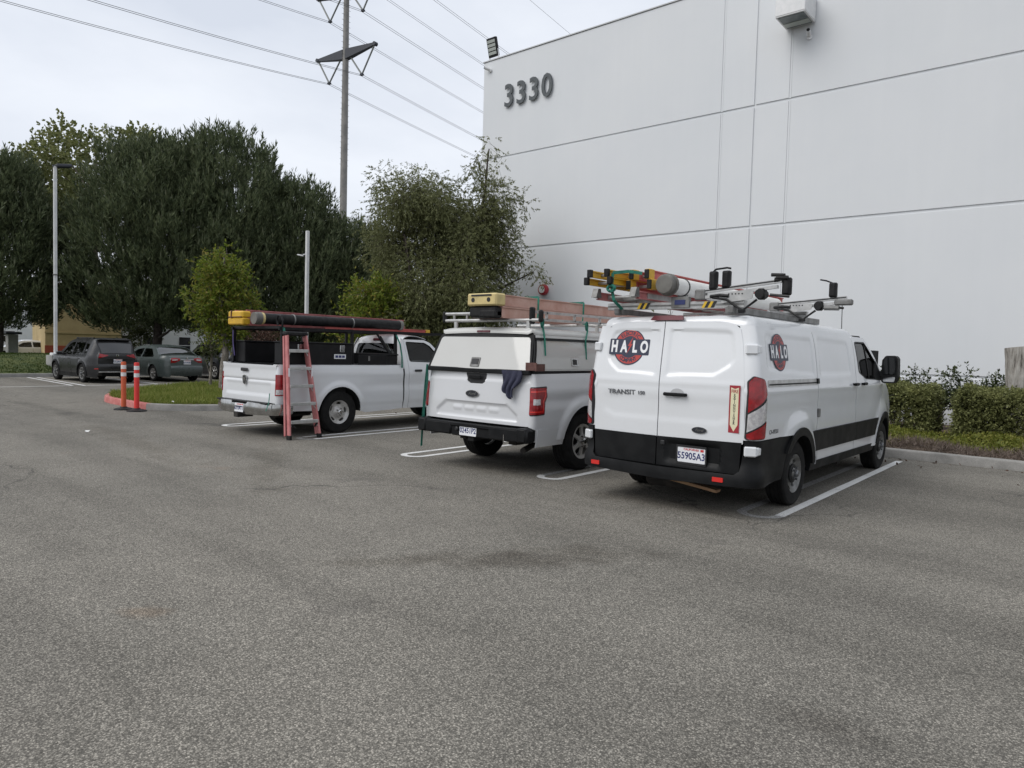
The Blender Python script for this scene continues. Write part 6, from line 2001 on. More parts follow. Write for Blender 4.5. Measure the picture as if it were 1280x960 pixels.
# ------------------------------------------------------------------ power line
PB = Vector((-60.2, 44.72, 0))
tp = empty('transmission_pole', PB, 0, 'tall grey steel power pole with dark cross arms behind the trees', 'power pole')
MB().lathe([(.40, 0), (.335, 24), (.255, 40), (.22, 47)], (0, 0, 0), 'z', 14).build('pole', 'pole_steel', tp)
ad = Vector((math.cos(math.radians(6)), math.sin(math.radians(6)), 0))          # direction of the arms
st_ = MB()
for z in np.arange(20, 46, .55):
    for s_ in (-1, 1):
        st_.cyl(Vector((0, s_ * .25, z)), Vector((0, s_ * .52, z)), .018, n=5)
st_.build('climbing_steps', 'pole_steel', tp)
HANG = []
for z in (31.0, 37.2, 43.4):
    for s_ in (-1, 1):
        c = ad * (.2 * s_); e_ = ad * (4.1 * s_)
        arm = MB()
        n_ = Vector((-ad.y, ad.x, 0))
        V = []
        for p, w_, h0, h1 in ((c, .28, -.55, .42), (e_, .14, -.05 + .1, .28)):
            for a_ in (-1, 1):
                for h in (h0, h1):
                    V.append(p + n_ * (w_ * a_) + Vector((0, 0, z + h)))
        arm.add(V, [(0, 1, 3, 2), (4, 6, 7, 5), (0, 4, 5, 1), (2, 3, 7, 6), (0, 2, 6, 4), (1, 5, 7, 3)])
        arm.cyl(e_ + Vector((0, 0, z + .16)) - n_ * .2, e_ + Vector((0, 0, z + .16)) + n_ * .2, .2, n=10)
        arm.build('cross_arm', 'arm_dark', tp)
        hp = ad * (2.35 * s_) + Vector((0, 0, z - 2.45))
        for q in (.75, 3.95):
            a0 = ad * (q * s_) + Vector((0, 0, z - (.45 if q < 2 else .02)))
            ins = MB().cyl(a0, hp, .085, n=8)
            ins.build('insulator', 'insulator', tp)
        MB().box(hp, (.3, .3, .16)).build('clamp', 'arm_dark', tp)
        HANG.append((PB + hp, z, s_))
wd = Vector((-ad.y, ad.x, 0))
LBL = {(31.0, -1): 'power cables from the left end of the lowest pole arm', (31.0, 1): 'power cables from the right end of the lowest pole arm',
       (37.2, -1): 'power cables from the left end of the upper visible pole arm', (37.2, 1): 'power cables from the right end of the upper visible pole arm',
       (43.4, -1): 'power cables crossing the sky third from the top at right', (43.4, 1): 'power cables crossing the sky highest beside the flood light'}
for hp, z, s_ in HANG:
    e = empty('power_cable', hp, 0, LBL[(z, s_)], 'cable', 'power cables')
    for dx in (-.16, .16):
        pts = []
        for t in list(np.arange(-64, 0, 4.0)) + list(np.arange(0, 181, 6.0)):
            L = 200.0; sag = 7.5 if t < 0 else 3.0
            u = abs(t) / L
            p = wd * t + ad * dx
            pts.append((p.x, p.y, -4 * sag * u * (1 - u) - .08))
        MB().tube(pts, .019, 5).build('conductor', 'wire_grey', e)
e = empty('power_cable', (PB.x, PB.y, 50.5), 0, 'thin single wire highest of all above the building roof', 'cable', 'power cables')
MB().tube([tuple(wd * t + ad * 1.0 + Vector((0, 0, -8 * (abs(t) / 200) * (1 - abs(t) / 200)))) for t in np.arange(-60, 181, 6.0)], .02, 5).build('conductor', 'wire_grey', e)

# ------------------------------------------------------------------ far buildings
mat('stucco_yellow', (0.36, 0.27, 0.13), 0.9, col2=(0.42, 0.32, 0.16), scale=1)
mat('stucco_red', (0.30, 0.06, 0.03), 0.9)
mat('far_white', (0.62, 0.63, 0.64), 0.8, col2=(0.70, 0.70, 0.70), scale=.7)
mat('window_dark', (0.012, 0.013, 0.015), 0.1)
mat('roof_tile', (0.20, 0.10, 0.07), 0.8, col2=(0.26, 0.14, 0.10), scale=3)


def far_building(name, label, loc, rz, L, D, Hh, wall_m, wins, band=None, roof_m='roof_grey', win_h=(.7, 2.3)):
    """box building whose front faces local -y, x from 0 to L"""
    e = empty(name, loc, rz, label, 'building')
    wl = MB().box((L / 2, D / 2, Hh / 2), (L, D, Hh)).build('wall', wall_m, e)
    MB().box((L / 2, D / 2, Hh + .12), (L + .3, D + .3, .24), None, .03).build('roof', roof_m, e)
    if band:
        MB().box((L / 2, -.02, band[0] / 2), (L + .06, .05, band[0])).build('base_band', band[1], e)
        MB().box((L / 2, -.03, 2.05), (L + .06, .06, .12)).build('moulding', wall_m, e)
    for x0, x1 in wins:
        w = MB().box(((x0 + x1) / 2, -.02, sum(win_h) / 2), (x1 - x0, .06, win_h[1] - win_h[0])).build('window', 'window_dark', e)
        MB().box(((x0 + x1) / 2, -.055, win_h[0] - .04), (x1 - x0 + .1, .05, .08)).box(((x0 + x1) / 2, -.055, sum(win_h) / 2 + .2), (x1 - x0, .03, .05)).build('window_frame', wall_m, w)
    return e


far_building('yellow_building', 'yellow building with a red base band behind the lamp post', (-55.5, 16.8, 0), math.radians(78), 4.6, 10, 5.2, 'stucco_yellow', [], (1.15, 'stucco_red'), 'roof_tile')
far_building('white_building', 'low white building with dark windows seen below the pines', (-58.4, 22.2, 0), math.radians(66), 9, 12, 5.0, 'far_white', [(.6, 1.35), (2.1, 2.9), (4.6, 5.4)], None, 'roof_grey', (.3, 2.0))
MB_ = far_building('white_building', 'far white building showing above the pickup bed', (-50.5, 32.5, 0), math.radians(55), 12, 10, 3.5, 'far_white', [(2, 3), (6, 7.2)], None, 'roof_tile', (1.2, 2.6))
far_building('white_building', 'distant white building at the left edge behind pale cars', (-78, 14, 0), math.radians(85), 18, 10, 4.6, 'far_white', [(1, 3), (5, 7), (9, 11), (13, 15)], None, 'roof_grey', (1.0, 2.2))
gp = empty('brick_pillar', (-48.3, 12.95, .1), 0, 'grey block pillar with a dark cap behind the grass bank', 'pillar')
MB().box((0, 0, .85), (.5, .5, 1.7), None, .02).build('shaft', 'concrete', gp)
MB().box((0, 0, 1.78), (.8, .8, .14), None, .03).build('cap', 'arm_dark', gp)
# ------------------------------------------------------------------ plants
mat('bark_grey', (0.13, 0.115, 0.095), 0.95, col2=(0.24, 0.215, 0.185), scale=7, bump=(14, 0.9, 0.04))
mat('bark_dark', (0.030, 0.024, 0.019), 0.95, col2=(0.065, 0.052, 0.042), scale=6, bump=(12, 0.9, 0.05))
mat('bark_pale', (0.11, 0.092, 0.072), 0.95, col2=(0.19, 0.165, 0.13), scale=6, bump=(16, 0.8, 0.02))
def stump_mat():
    n = N('stump_wood')
    mp = n.new('ShaderNodeMapping'); mp.inputs['Scale'].default_value = (1, 1, 0.16)
    n.link(n.obj(), mp.inputs['Vector'])
    f = n.noise(mp.outputs[0], 16, 6, 0.65)
    g = n.noise(n.obj(), 2.5, 4, 0.6)
    c = n.mix(1.0, n.ramp(f, [(0.36, (0.10, 0.088, 0.075)), (0.46, (0.30, 0.28, 0.25)), (0.7, (0.50, 0.48, 0.44))]), n.ramp(g, [(0.3, 0.7), (0.7, 1.1)]), 'MULTIPLY')
    n.set(Base_Color=c, Roughness=0.95)
    n.bump(f, 0.9, 0.03)
    MATS['stump_wood'] = n.m


stump_mat()
leafmat('needles', [(0.032, 0.045, 0.021), (0.078, 0.101, 0.048), (0.15, 0.175, 0.088)], 0.22, 0.6, 0.6)
leafmat('candles', [(0.085, 0.105, 0.058), (0.16, 0.17, 0.10)], 0.15, 1.0)
leafmat('olive_leaves', [(0.070, 0.080, 0.030), (0.145, 0.158, 0.064), (0.25, 0.262, 0.13)], 0.40, 0.7)
leafmat('bright_leaves', [(0.060, 0.085, 0.010), (0.115, 0.165, 0.018), (0.19, 0.235, 0.034), (0.24, 0.20, 0.045)], 0.40, 1.1)
leafmat('plane_leaves', [(0.08, 0.10, 0.032), (0.16, 0.18, 0.065), (0.25, 0.255, 0.11)], 0.40, 0.5)
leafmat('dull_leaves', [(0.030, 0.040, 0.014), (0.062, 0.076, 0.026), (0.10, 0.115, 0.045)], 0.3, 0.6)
leafmat('hedge_leaves', [(0.060, 0.066, 0.024), (0.15, 0.162, 0.058), (0.26, 0.27, 0.11)], 0.25, 1.6)
leafmat('hedge_tips', [(0.21, 0.225, 0.07), (0.34, 0.345, 0.15)], 0.35, 2.0)
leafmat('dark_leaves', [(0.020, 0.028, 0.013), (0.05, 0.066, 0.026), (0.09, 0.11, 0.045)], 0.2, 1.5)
leafmat('cover_leaves', [(0.07, 0.09, 0.013), (0.15, 0.17, 0.028), (0.25, 0.245, 0.06)], 0.35, 1.4)
leafmat('dry_stems', [(0.07, 0.054, 0.044), (0.14, 0.108, 0.088), (0.21, 0.165, 0.135)], 0.1, 2.0)
leafmat('grass_blades', [(0.075, 0.11, 0.015), (0.165, 0.21, 0.034), (0.29, 0.29, 0.085)], 0.35, 0.9)
leafmat('bank_grass', [(0.028, 0.050, 0.008), (0.060, 0.090, 0.016)], 0.3, 0.4)
leafmat('brown_leaves', [(0.05, 0.028, 0.018), (0.10, 0.055, 0.038)], 0.2, 1.0)


def unit(v):
    return v / (np.linalg.norm(v, axis=1, keepdims=True) + 1e-9)


def leaves(C, A, Nn, L, Wd, fold=0.0):
    """diamond leaves: C base points, A direction, Nn rough normals, L length, Wd width -> verts, quads"""
    A = unit(A)
    S_ = unit(np.cross(A, Nn))
    L = np.asarray(L).reshape(-1, 1); Wd = np.asarray(Wd).reshape(-1, 1)
    p0 = C; p2 = C + A * L
    mid = C + A * L * 0.45
    nn = unit(np.cross(S_, A))
    p1 = mid + S_ * Wd / 2 + nn * L * fold; p3 = mid - S_ * Wd / 2 + nn * L * fold
    V = np.stack([p0, p1, p2, p3], 1).reshape(-1, 3)
    F = np.arange(len(V)).reshape(-1, 4)
    return V, F


def rdir(n, up=0.0):
    v = rng.normal(size=(n, 3)); v[:, 2] += up
    return unit(v)


def limb_tree(root, base, paths, m, name='trunk'):
    mb = MB()
    for pts, r0, r1 in paths:
        P = smooth_path(pts, 5)
        P[1:-1] += rng.normal(scale=r0 * .10, size=P[1:-1].shape)
        mb.tube([tuple(p) for p in P], list(np.linspace(r0, r1, len(P))), 9)
    return mb.build(name, m, root, 60)


def pine(loc, label, h, rad_, seed, trunk_r=.28, n=4600, z0=1.6):
    """pine with a dense rounded crown: upright needle brushes over a lumpy surface and some inside it"""
    global rng
    rng = np.random.default_rng(seed)
    e = empty('pine_tree', loc, 0, label, 'tree', 'pines along the grass bank')
    paths = [([(0, 0, -.3), (.1, .05, h * .3), (.0, .1, h * .6), (.1, 0, h * .9)], trunk_r, .05)]
    for k in range(12):
        a = k * 2.4; zz = 1.3 + k * (h * .6) / 12
        rr = rad_ * .75
        paths.append(([(0, 0, zz), (rr * .5 * math.cos(a), rr * .5 * math.sin(a), zz + .5), (rr * math.cos(a), rr * math.sin(a), zz + 1.0)], trunk_r * .32, .03))
    limb_tree(e, loc, paths, 'bark_dark')
    pz = np.array([z0, z0 + .10 * (h - z0), z0 + .35 * (h - z0), z0 + .6 * (h - z0), z0 + .8 * (h - z0), z0 + .93 * (h - z0), h - .35])
    pr = np.array([.86, .98, 1.0, .88, .64, .38, .10]) * rad_
    prof = spl(pz, pr)
    # area-weighted heights
    zz = np.linspace(z0, h - .35, 400); cw = np.cumsum(prof(zz) + .35 * rad_); cw /= cw[-1]
    z = np.interp(rng.random(n), cw, zz)
    th = rng.uniform(0, 2 * PI, n)
    ph = rng.uniform(0, 6.28, 8)
    lump = .11 * np.sin(th * 5 + ph[0] + z * 1.1) * np.sin(z * 1.9 + ph[1]) + .09 * np.sin(th * 9 + ph[2] - z * 1.7) + .07 * np.sin(z * 3.7 + th * 3 + ph[3]) + .05 * np.sin(th * 14 + ph[4] + z * 4)
    dep = np.where(rng.random(n) < .72, 1 - rng.random(n)**2 * .16, rng.uniform(.35, .9, n))
    rr = prof(z) * (1 + lump) * dep
    P = np.stack([rr * np.cos(th), rr * np.sin(th), z + .35 * lump * rad_], 1)
    out = np.stack([np.cos(th), np.sin(th), np.zeros(n)], 1)
    ax = unit(out * (.15 + .5 * (1 - (z - z0) / (h - z0)))[:, None] + np.array([0, 0, .9]) + rng.normal(scale=.15, size=P.shape))
    K = 20
    tl = rng.uniform(.6, 1.25, n)
    t = rng.random((n, K))
    base = P[:, None, :] + ax[:, None, :] * (t * tl[:, None])[..., None]
    spread = rdir(n * K).reshape(n, K, 3)
    dirn = ax[:, None, :] * (.8 + .7 * t[..., None]) + spread * .75
    V, F = leaves(base.reshape(-1, 3), dirn.reshape(-1, 3), rdir(n * K), rng.uniform(.20, .36, n * K), rng.uniform(.035, .075, n * K))
    link_mesh('crown', V, F, 'needles', e)
    top = (rng.random(n) < .34) & (dep > .86)
    c = P[top] + ax[top] * tl[top][:, None] * .9
    k = len(c)
    V, F = leaves(np.repeat(c, 2, 0), np.repeat(ax[top] * .4 + np.array([0, 0, .9]), 2, 0) + rng.normal(scale=.08, size=(2 * k, 3)), rdir(2 * k), rng.uniform(.22, .55, 2 * k), rng.uniform(.035, .06, 2 * k))
    tag(link_mesh('shoots', V, F, 'candles', e), kind='stuff')
    return e


def broad(name, loc, label, trunk_paths, trunk_m, clumps, leaf_m, nleaf, ll, lw, seed, droop=0.0, group=None, per=None, shell=.5, up=.2, cat='tree', part='crown'):
    """broad-leaved crown: clumps = (x, y, z, r, rz); leaves hang on twigs spread through each clump"""
    global rng
    rng = np.random.default_rng(seed)
    e = empty(name, loc, 0, label, cat, group)
    if trunk_paths:
        limb_tree(e, loc, trunk_paths, trunk_m)
    tot = sum(c[3]**2 * c[4] for c in clumps)
    per = per or 9
    Cs = []; As = []
    tw = MB()
    for c in clumps:
        k = max(6, int(nleaf / per * c[3]**2 * c[4] / tot))
        d = unit(rng.normal(size=(k, 3)))
        rad = rng.random(k)**shell
        p = np.stack([c[0] + d[:, 0] * c[3] * rad, c[1] + d[:, 1] * c[3] * rad, c[2] + d[:, 2] * c[4] * rad], 1)
        ax = unit(d + np.array([0, 0, up - droop]) + rng.normal(scale=.35, size=p.shape))
        t = rng.random((k, per))
        tl = rng.uniform(.6, 1.3, k) * ll * 3.2
        b = p[:, None, :] + ax[:, None, :] * (t * tl[:, None])[..., None]
        dr = ax[:, None, :] * .8 + rdir(k * per).reshape(k, per, 3) * .8 + np.array([0, 0, -droop * .8])
        Cs.append(b.reshape(-1, 3)); As.append(dr.reshape(-1, 3))
        for i in range(0, k, 6):
            tw.cyl(tuple(p[i] - ax[i] * .25), tuple(p[i] + ax[i] * tl[i] * .6), .005, .002, n=3, caps=False)
    C = np.concatenate(Cs); A = np.concatenate(As)
    nn = rdir(len(C), .6)
    V, F = leaves(C, A, nn, rng.uniform(.7, 1.3, len(C)) * ll, rng.uniform(.7, 1.3, len(C)) * lw, .06)
    link_mesh(part, V, F, leaf_m, e)
    tag(tw.build('twigs', 'bark_dark' if trunk_m == 'bark_pale' else trunk_m, e, None), kind='stuff')
    return e


# --- pines
pine((-41.0, 17.9, .4), 'big dark pine behind the dark grey SUV', 12.0, 4.0, 11, n=5200, z0=1.75)
pine((-40.0, 21.2, .4), 'widest dark pine rising behind the green sedan', 13.1, 4.3, 12, n=5600, z0=1.85)
pine((-38.2, 24.6, .2), 'dark pine left of the power pole', 11.0, 3.3, 13, n=4200, z0=1.3)
pine((-36.6, 27.9, .1), 'dark pine at the foot of the power pole', 9.0, 2.7, 14, n=3000, z0=1.2)
pine((-44.2, 11.2, .5), 'dark pine cut by the left edge of the picture', 10.2, 2.6, 15, n=3800, z0=1.6)
pine((-46.4, 6.6, .4), 'dark pine beyond the left edge pine', 10.4, 3.0, 16, n=2200, z0=1.6)

# --- pale tree behind the pines
rngk = np.random.default_rng(5)
cl = [(rngk.normal(scale=2.4), rngk.normal(scale=2.4), 8.6 + 1.05 * i + rngk.normal(scale=.5), rngk.uniform(.9, 1.5), rngk.uniform(.8, 1.3)) for i in range(9)] + \
     [(rngk.normal(scale=3.2), rngk.normal(scale=3.2), rngk.uniform(9, 16.3), rngk.uniform(.7, 1.2), rngk.uniform(.6, 1.1)) for i in range(30)]
broad('plane_tree', (-58.6, 20.9, 0), 'tall pale green tree showing above the dark pines', [([(0, 0, 0), (.2, 0, 6), (.0, .2, 11), (.3, .1, 16.5)], .3, .04)] + [([(0, 0, 5 + 1.0 * i), (c[0] * .5, c[1] * .5, c[2] - .8), (c[0], c[1], c[2])], .08, .02) for i, c in enumerate(cl[:9])],
      'bark_pale', cl, 'plane_leaves', 34000, .22, .18, 21)

# --- large drooping tree against the building corner
rngk = np.random.default_rng(9)
cl = []
for i in range(120):
    z = rngk.uniform(.7, 6.5)
    w = np.interp(z, [.8, 2.5, 4.5, 6.0, 7.6], [1.6, 1.95, 2.4, 2.3, .8])
    a = rngk.uniform(0, 2 * PI); rr = w * math.sqrt(rngk.uniform(.05, 1))
    cl.append((rr * math.cos(a), rr * math.sin(a) * .85, z, rngk.uniform(.5, .95), rngk.uniform(.55, 1.1)))
# two leaders and a side branch that give the crown its outline
for k in range(22):
    cl.append((1.15 + rngk.normal(scale=.38), .9 + rngk.normal(scale=.33), 5.0 + .14 * k, .52 - .010 * k, .55))
for k in range(34):
    cl.append((-.9 + rngk.normal(scale=.85), -.6 + rngk.normal(scale=.65), 5.6 + rngk.uniform(0, 1.45), .5, .5))
for k in range(14):
    cl.append((rngk.uniform(-1.6, 1.6), -1.2 + rngk.normal(scale=.5), rngk.uniform(.8, 3.2), .7, .8))
for k in range(10):
    cl.append((1.6 + rngk.normal(scale=.25), 1.2 + rngk.normal(scale=.25), rngk.uniform(4.0, 5.9), .5, .6))
for k in range(26):
    cl.append((rngk.normal(scale=.9), rngk.normal(scale=.7), rngk.uniform(1.2, 4.2), .7, .8))
for k in range(5):
    cl.append((2.0 + .17 * k, 1.5 + .14 * k, 4.4 - .12 * k, .38, .34))
tpaths = [([(.0, 0, 0), (.1, .1, 1.2), (.45, .4, 3.0), (1.0, .8, 5.5), (1.2, .95, 8.0)], .15, .02), ([(-.1, 0, 0), (-.3, -.1, 1.4), (-.8, -.4, 3.5), (-1.3, -.7, 6.5)], .13, .02),
          ([(.1, .0, 0), (.6, .3, 1.5), (1.3, 1.0, 3.2), (2.4, 1.9, 4.1)], .10, .015), ([(0, 0, .1), (.1, -.5, 1.5), (.2, -1.2, 3.2), (.1, -1.6, 5)], .10, .02), ([(0, 0, .1), (-.6, .4, 1.6), (-1.5, .6, 3.4)], .09, .02)]
broad('drooping_tree', (-16.75, 16.25, .1), 'large olive green tree with drooping fine foliage in front of the building corner', tpaths, 'bark_dark', cl, 'olive_leaves', 400000, .074, .024, 31, droop=.75, per=14, shell=.55, up=.25)

# --- small bright tree on the kerbed island, and its neighbours
rngk = np.random.default_rng(14)
cl = []
for i in range(30):
    z = rngk.uniform(1.65, 4.15)
    w = np.interp(z, [1.6, 2.3, 2.9, 3.6, 4.4], [.30, .55, .66, .45, .10])
    a = rngk.uniform(0, 2 * PI); rr = w * math.sqrt(rngk.uniform(.1, 1))
    cl.append((rr * math.cos(a), rr * math.sin(a), z, rngk.uniform(.22, .42), rngk.uniform(.16, .30)))
cl += [(-.35, -.80, 3.05, .2, .18), (-.4, -.85, 2.65, .18, .14), (.2, .75, 2.8, .22, .2), (.0, .05, 4.35, .18, .22)]
broad('small_tree', (-21.3, 11.35, .1), 'small bright green tree with yellowish tips on the grass island', [([(0, 0, 0), (.03, .02, 1.0), (-.02, .05, 2.2), (.0, .0, 4.2)], .15, .03)] + [([(0, 0, 1.5 + .08 * i), (c[0] * .6, c[1] * .6, c[2] - .3), (c[0], c[1], c[2])], .035, .008) for i, c in enumerate(cl[:16])],
      'bark_grey', cl, 'bright_leaves', 11000, .12, .05, 41, droop=.15, per=8)
rngk = np.random.default_rng(15)
cl = [(rngk.normal(scale=.16), rngk.normal(scale=.16), rngk.uniform(.6, 2.3), .2, .22) for i in range(8)]
broad('young_tree', (-23.4, 12.0, .1), 'thin leafy sapling trunk standing left of the small bright tree', [([(0, 0, 0), (.02, .02, 1.0), (0, 0, 2.6)], .06, .02)] + [([(0, 0, .4 + .2 * i), (c[0] * 1.5, c[1] * 1.5, c[2])], .012, .004) for i, c in enumerate(cl)], 'bark_grey', cl, 'dull_leaves', 1600, .10, .04, 42)
rngk = np.random.default_rng(16)
cl = []
for i in range(34):
    z = rngk.uniform(.4, 3.25); w = np.interp(z, [0, 2, 2.8, 3.5], [.75, .95, .70, .2])
    a = rngk.uniform(0, 2 * PI); rr = w * math.sqrt(rngk.uniform(.1, 1))
    cl.append((rr * math.cos(a), rr * math.sin(a), z, rngk.uniform(.3, .55), rngk.uniform(.25, .45)))
broad('shrub', (-17.35, 13.95, .1), 'bright green rounded shrub behind the tool box pickup rack', [([(0, 0, 0), (.1, 0, 1.5), (0, .1, 3.4)], .08, .02)], 'bark_grey', cl, 'bright_leaves', 13000, .12, .055, 43, per=8, cat='shrub')
# dim under-planting below the pines (breaks up the view to the far buildings)
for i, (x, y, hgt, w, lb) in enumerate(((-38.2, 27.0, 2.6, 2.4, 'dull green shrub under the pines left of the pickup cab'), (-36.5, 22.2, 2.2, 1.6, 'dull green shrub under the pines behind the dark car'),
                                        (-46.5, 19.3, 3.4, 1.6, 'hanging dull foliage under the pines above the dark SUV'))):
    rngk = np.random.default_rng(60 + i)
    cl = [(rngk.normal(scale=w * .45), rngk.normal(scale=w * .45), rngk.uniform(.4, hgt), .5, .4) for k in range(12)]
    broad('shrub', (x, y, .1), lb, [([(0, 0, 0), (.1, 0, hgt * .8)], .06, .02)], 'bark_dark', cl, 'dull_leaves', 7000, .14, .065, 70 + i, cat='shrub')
rngk = np.random.default_rng(66)
cl = [(rngk.uniform(-2.2, 2.2), rngk.normal(scale=.3), rngk.uniform(.5, 2.1), .5, .35) for k in range(16)]
hb = broad('shrub', (-30.5, 17.8, 0), 'reddish brown shrub seen through the pickup rack', [([(0, 0, 0), (.1, 0, 1.6)], .05, .02)], 'bark_dark', cl, 'brown_leaves', 9000, .10, .05, 77, cat='shrub')


# --- clipped hedges, back shrubs, ground cover along the building
def hedge(name, label, x0, x1, y0, y1, h, n, seed, loc=(0, 0, .1)):
    global rng
    rng = np.random.default_rng(seed)
    cx, cy = (x0 + x1) / 2, (y0 + y1) / 2
    e = empty(name, (cx, cy, .1), 0, label, 'hedge', 'clipped hedges along the building')
    hx, hy = (x1 - x0) / 2, (y1 - y0) / 2
    k = n // 7
    u = rng.uniform(-1, 1, (k, 3)) 
    # push points towards the shell
    f = rng.integers(0, 3, k); sgn = rng.choice([-1, 1], k)
    depth = 1 - rng.random(k)**2 * .35
    for a in range(3):
        sel = f == a
        u[sel, a] = np.where(a == 2, np.abs(sgn[sel]), sgn[sel]) * depth[sel]
    P = np.stack([u[:, 0] * hx, u[:, 1] * hy, h * .53 + u[:, 2] * h * .47], 1)
    # rounded shoulders and lumpy surface
    rr = np.sqrt((u[:, 1])**2 + np.clip(u[:, 2], 0, 1)**2); s_ = np.where(rr > 1.12, 1.12 / rr, 1)
    P[:, 1] *= s_; P[:, 2] = h * .53 + (P[:, 2] - h * .53) * s_
    rx = np.sqrt((u[:, 0])**6 + np.clip(u[:, 2], 0, 1)**6); P[:, 0] *= np.where(rx > 1.1, .97, 1)
    lump = .05 * np.sin(P[:, 0] * 4.1 + seed) + .05 * np.sin(P[:, 0] * 9.3 + P[:, 2] * 7) + rng.normal(scale=.025, size=k)
    P[:, 1] += lump * np.sign(u[:, 1]); P[:, 2] += .5 * lump
    # thin out low down
    keep = rng.random(k) < np.interp(P[:, 2] / h, [0, .25, .6, 1], [.45, .75, 1, 1])
    P = P[keep]; k = len(P)
    t = rng.random((k, 7)) * .14
    ax = unit(np.stack([P[:, 0] / hx * .3, P[:, 1] / hy, (P[:, 2] - h * .4)], 1) + rng.normal(scale=.5, size=P.shape))
    b = P[:, None, :] + ax[:, None, :] * t[..., None]
    d = ax[:, None, :] + rdir(k * 7).reshape(k, 7, 3)
    V, F = leaves(b.reshape(-1, 3), d.reshape(-1, 3), rdir(k * 7, .4), rng.uniform(.034, .062, k * 7), rng.uniform(.022, .038, k * 7), .08)
    link_mesh('foliage', V, F, 'hedge_leaves', e)
    m_ = int(n * .20)
    x = rng.uniform(-hx * .97, hx * .97, m_); y = rng.uniform(-hy * .85, hy * .85, m_)
    b = np.stack([x, y, h * (1.0 - .10 * (np.abs(y) / hy)**3) + rng.normal(scale=.022, size=m_) + .025 * np.sin(x * 4.1 + seed)], 1)
    V, F = leaves(b, rdir(m_, .9), rdir(m_, .4), rng.uniform(.030, .055, m_), rng.uniform(.02, .034, m_), .08)
    link_mesh('new_growth', V, F, 'hedge_tips', e)
    st = MB()
    for i in range(int((x1 - x0) * 7)):
        xx = rng.uniform(-hx * .95, hx * .95); yy = rng.uniform(-hy * .5, hy * .5)
        st.tube([(xx, yy, -.05), (xx + rng.normal(scale=.06), yy + rng.normal(scale=.08), h * .3), (xx + rng.normal(scale=.2), yy + rng.normal(scale=.25), h * .75)], [.018, .014, .006], 5)
    st.build('stems', 'bark_dark', e, 60)
    return e


hedge('hedge', 'clipped green hedge block right beside the nose of the van', -5.6, -2.56, 15.75, 17.0, .98, 62000, 81)
hedge('hedge', 'long clipped green hedge at the right edge in front of the stump', -2.10, 3.2, 15.65, 17.0, .97, 105000, 82)
hedge('hedge', 'clipped hedge hidden between the vehicles and the building', -12.6, -5.9, 15.8, 17.0, .95, 30000, 83)
rngk = np.random.default_rng(90)
for i, (x, lb) in enumerate(((-4.6, 'dark shrub with upright sprigs behind the hedge nearest the van'), (-3.2, 'dark shrub with upright sprigs filling the gap between two hedges'), (-1.9, 'dark shrub with upright sprigs just left of the stump'), (.2, 'dark shrub with sprigs right of the stump'))):
    cl = [(rngk.uniform(-.75, .75), rngk.normal(scale=.18), rngk.uniform(.35, 1.0), .24, .2) for k in range(11)] + [(rngk.uniform(-.8, .8), rngk.normal(scale=.15), 1.12 + rngk.uniform(0, .16), .045, .12) for k in range(9)]
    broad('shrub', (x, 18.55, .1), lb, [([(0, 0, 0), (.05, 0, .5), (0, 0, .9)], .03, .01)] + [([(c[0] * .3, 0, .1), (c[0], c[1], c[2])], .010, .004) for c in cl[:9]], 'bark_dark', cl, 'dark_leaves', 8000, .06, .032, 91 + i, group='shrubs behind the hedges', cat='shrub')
cl = [(rngk.normal(scale=.10), rngk.normal(scale=.06), 1.4 + .22 * k, .10, .16) for k in range(7)]
broad('shrub', (-9.9, 18.9, .1), 'single leafy sprig rising behind the load on the van roof', [([(0, 0, 0), (.05, 0, 1.6), (.12, 0, 3.05)], .025, .006)], 'bark_dark', cl + [(.13, 0, 3.1, .09, .16)], 'olive_leaves', 420, .085, .03, 99, cat='shrub')


def stump():
    e = empty('tree_stump', (-1.30, 17.75, .08), 0, 'tall bare grey tree stump sawn flat behind the hedge', 'stump')
    n, V, F = 40, [], []
    rs = np.random.default_rng(4)
    ph = rs.uniform(0, 6.28, 6)
    zs = np.linspace(-.1, 1.90, 16)
    for j, z in enumerate(zs):
        for i in range(n):
            a = 2 * PI * i / n
            r = (.205 + .045 * (z / 1.9)**2 + .05 * math.exp(-max(z, 0) * 4)) * (1 + .07 * math.sin(3 * a + ph[0] + z) + .045 * math.sin(7 * a + ph[1]) + .03 * math.sin(13 * a + ph[2] + z * 2) + .02 * rs.normal())
            V.append((r * math.cos(a) - .05 * (z / 1.9), r * math.sin(a), z + (.03 * math.cos(a) if j == 15 else 0)))
    for j in range(15):
        for i in range(n):
            F.append((j * n + i, j * n + (i + 1) % n, (j + 1) * n + (i + 1) % n, (j + 1) * n + i))
    link_mesh('trunk', V, F, 'stump_wood', e, 40)
    m_ = MB().add([V[15 * n + i] for i in range(n)], [tuple(range(n))]).build('cut_face', 'bark_pale', e)


stump()


def scatter(name, label, m, n, fn, ll, lw, seed, up=.8, stuff=True):
    """uncountable plants: fn(k) gives k base points"""
    global rng
    rng = np.random.default_rng(seed)
    P = fn(n)
    k = len(P)
    V, F = leaves(P, rdir(k, up), rdir(k), rng.uniform(.6, 1.3, k) * ll, rng.uniform(.7, 1.3, k) * lw, .05)
    return tag(link_mesh(name, V, F, m), label, None, None, 'stuff')


def strip_pts(x0, x1, ya, yb, za, zb, dens=1.0):
    def f(n):
        x = rng.uniform(x0, x1, n); t = rng.random(n)
        wob = .12 * np.sin(x * 2.3) + .08 * np.sin(x * 5.1 + 1)
        y = ya + (yb - ya) * t + wob
        z = za + (zb - za) * t + .05 * np.sin(x * 3.1 + y * 2) + rng.random(n) * .05
        return np.stack([x, y, z], 1)
    return f


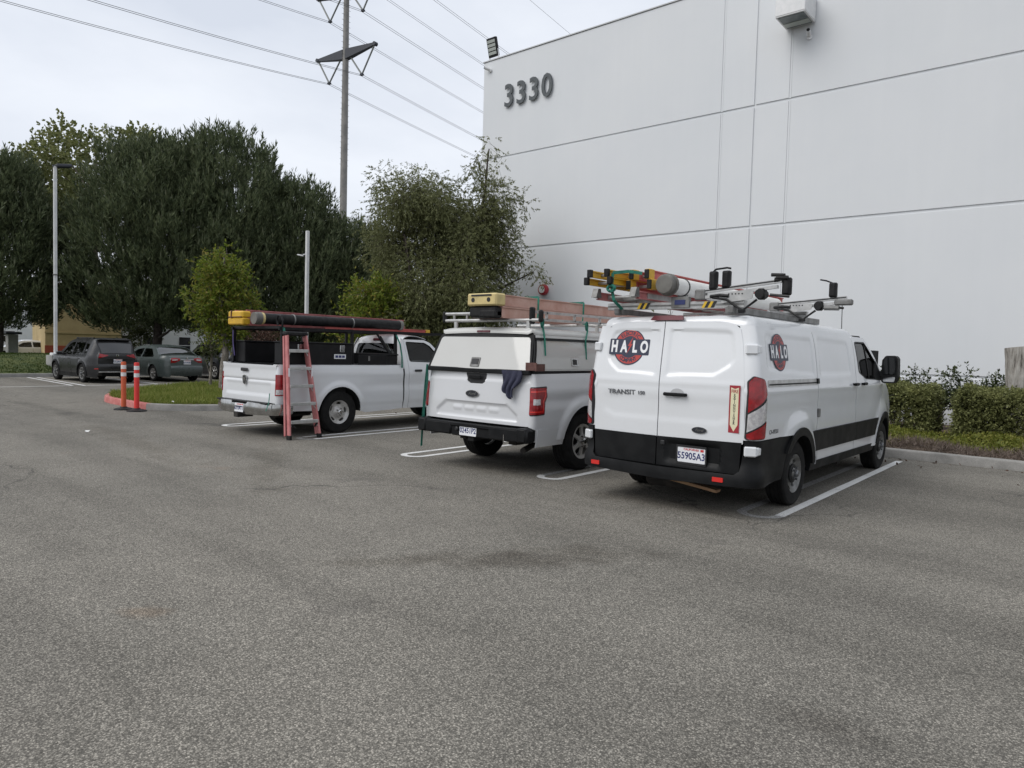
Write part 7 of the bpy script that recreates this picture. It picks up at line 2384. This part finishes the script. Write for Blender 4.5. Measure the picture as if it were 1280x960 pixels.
scatter('ground_cover', 'low bright green ground cover between the kerb and the hedge', 'cover_leaves', 42000, strip_pts(-15.5, 6, 14.15, 15.7, .14, .27), .055, .035, 101)
scatter('ground_cover', 'brown dry stems along the kerb', 'dry_stems', 30000, strip_pts(-15.5, 6, 13.42, 14.2, .11, .17), .13, .010, 102, .5)


def in_island(n):
    poly = np.array([tuple(p) for p in ka if p[0] < -15.9] + [tuple(p) for p in kb] + [tuple(p) for p in kc if p[1] < 22] + [(-16.0, 22)])
    q = np.stack([rng.uniform(-25.6, -16, n * 2), rng.uniform(7.2, 16, n * 2)], 1)
    ok = pip(q, poly) & (pdist(q, poly) > .14)
    q = q[ok][:n]
    pr_ = np.sin(q[:, 0] * 3.1) * np.cos(q[:, 1] * 2.7)
    return np.stack([q[:, 0], q[:, 1], np.full(len(q), .115) + .03 * pr_], 1)


scatter('grass', 'uneven green grass on the kerbed island', 'grass_blades', 70000, in_island, .15, .016, 103, 1.3)


def bank_pts(n):
    x = rng.uniform(-41, -34.5, n); y = rng.uniform(-2, 30, n)
    return np.stack([x, y, np.interp(-x, [-v for v in bx_], bz_) - .01], 1)


scatter('grass', 'mown grass on the far bank', 'bank_grass', 60000, bank_pts, .11, .03, 104, 1.2)
scatter('fallen_leaves', 'dry leaf litter along the kerb and on the asphalt', 'brown_leaves', 260, lambda n: np.stack([rng.uniform(-15, 4, n), 13.15 - rng.random(n)**3 * 1.6, np.full(n, .006)], 1), .05, .03, 105, .1)
# --- litter on the asphalt
mat('paper_white', (0.68, 0.68, 0.66), 0.8)
for i, (x, y, lb) in enumerate(((-13.63, 4.77, 'scrap of white paper lying on the asphalt at left'), (-16.9, 7.75, 'crumpled white paper on the island grass near the kerb'))):
    rs = np.random.default_rng(i)
    V = [(x + .05 * math.cos(a) * rs.uniform(.5, 1), y + .05 * math.sin(a) * rs.uniform(.5, 1), (.006 if i == 0 else .19) + rs.uniform(0, .03)) for a in np.linspace(0, 6.28, 8)[:-1]] + [(x, y, (.03 if i == 0 else .23))]
    o = link_mesh('paper_scrap', V, [(k, (k + 1) % 7, 7) for k in range(7)], 'paper_white')
    tag(o, lb, 'litter')
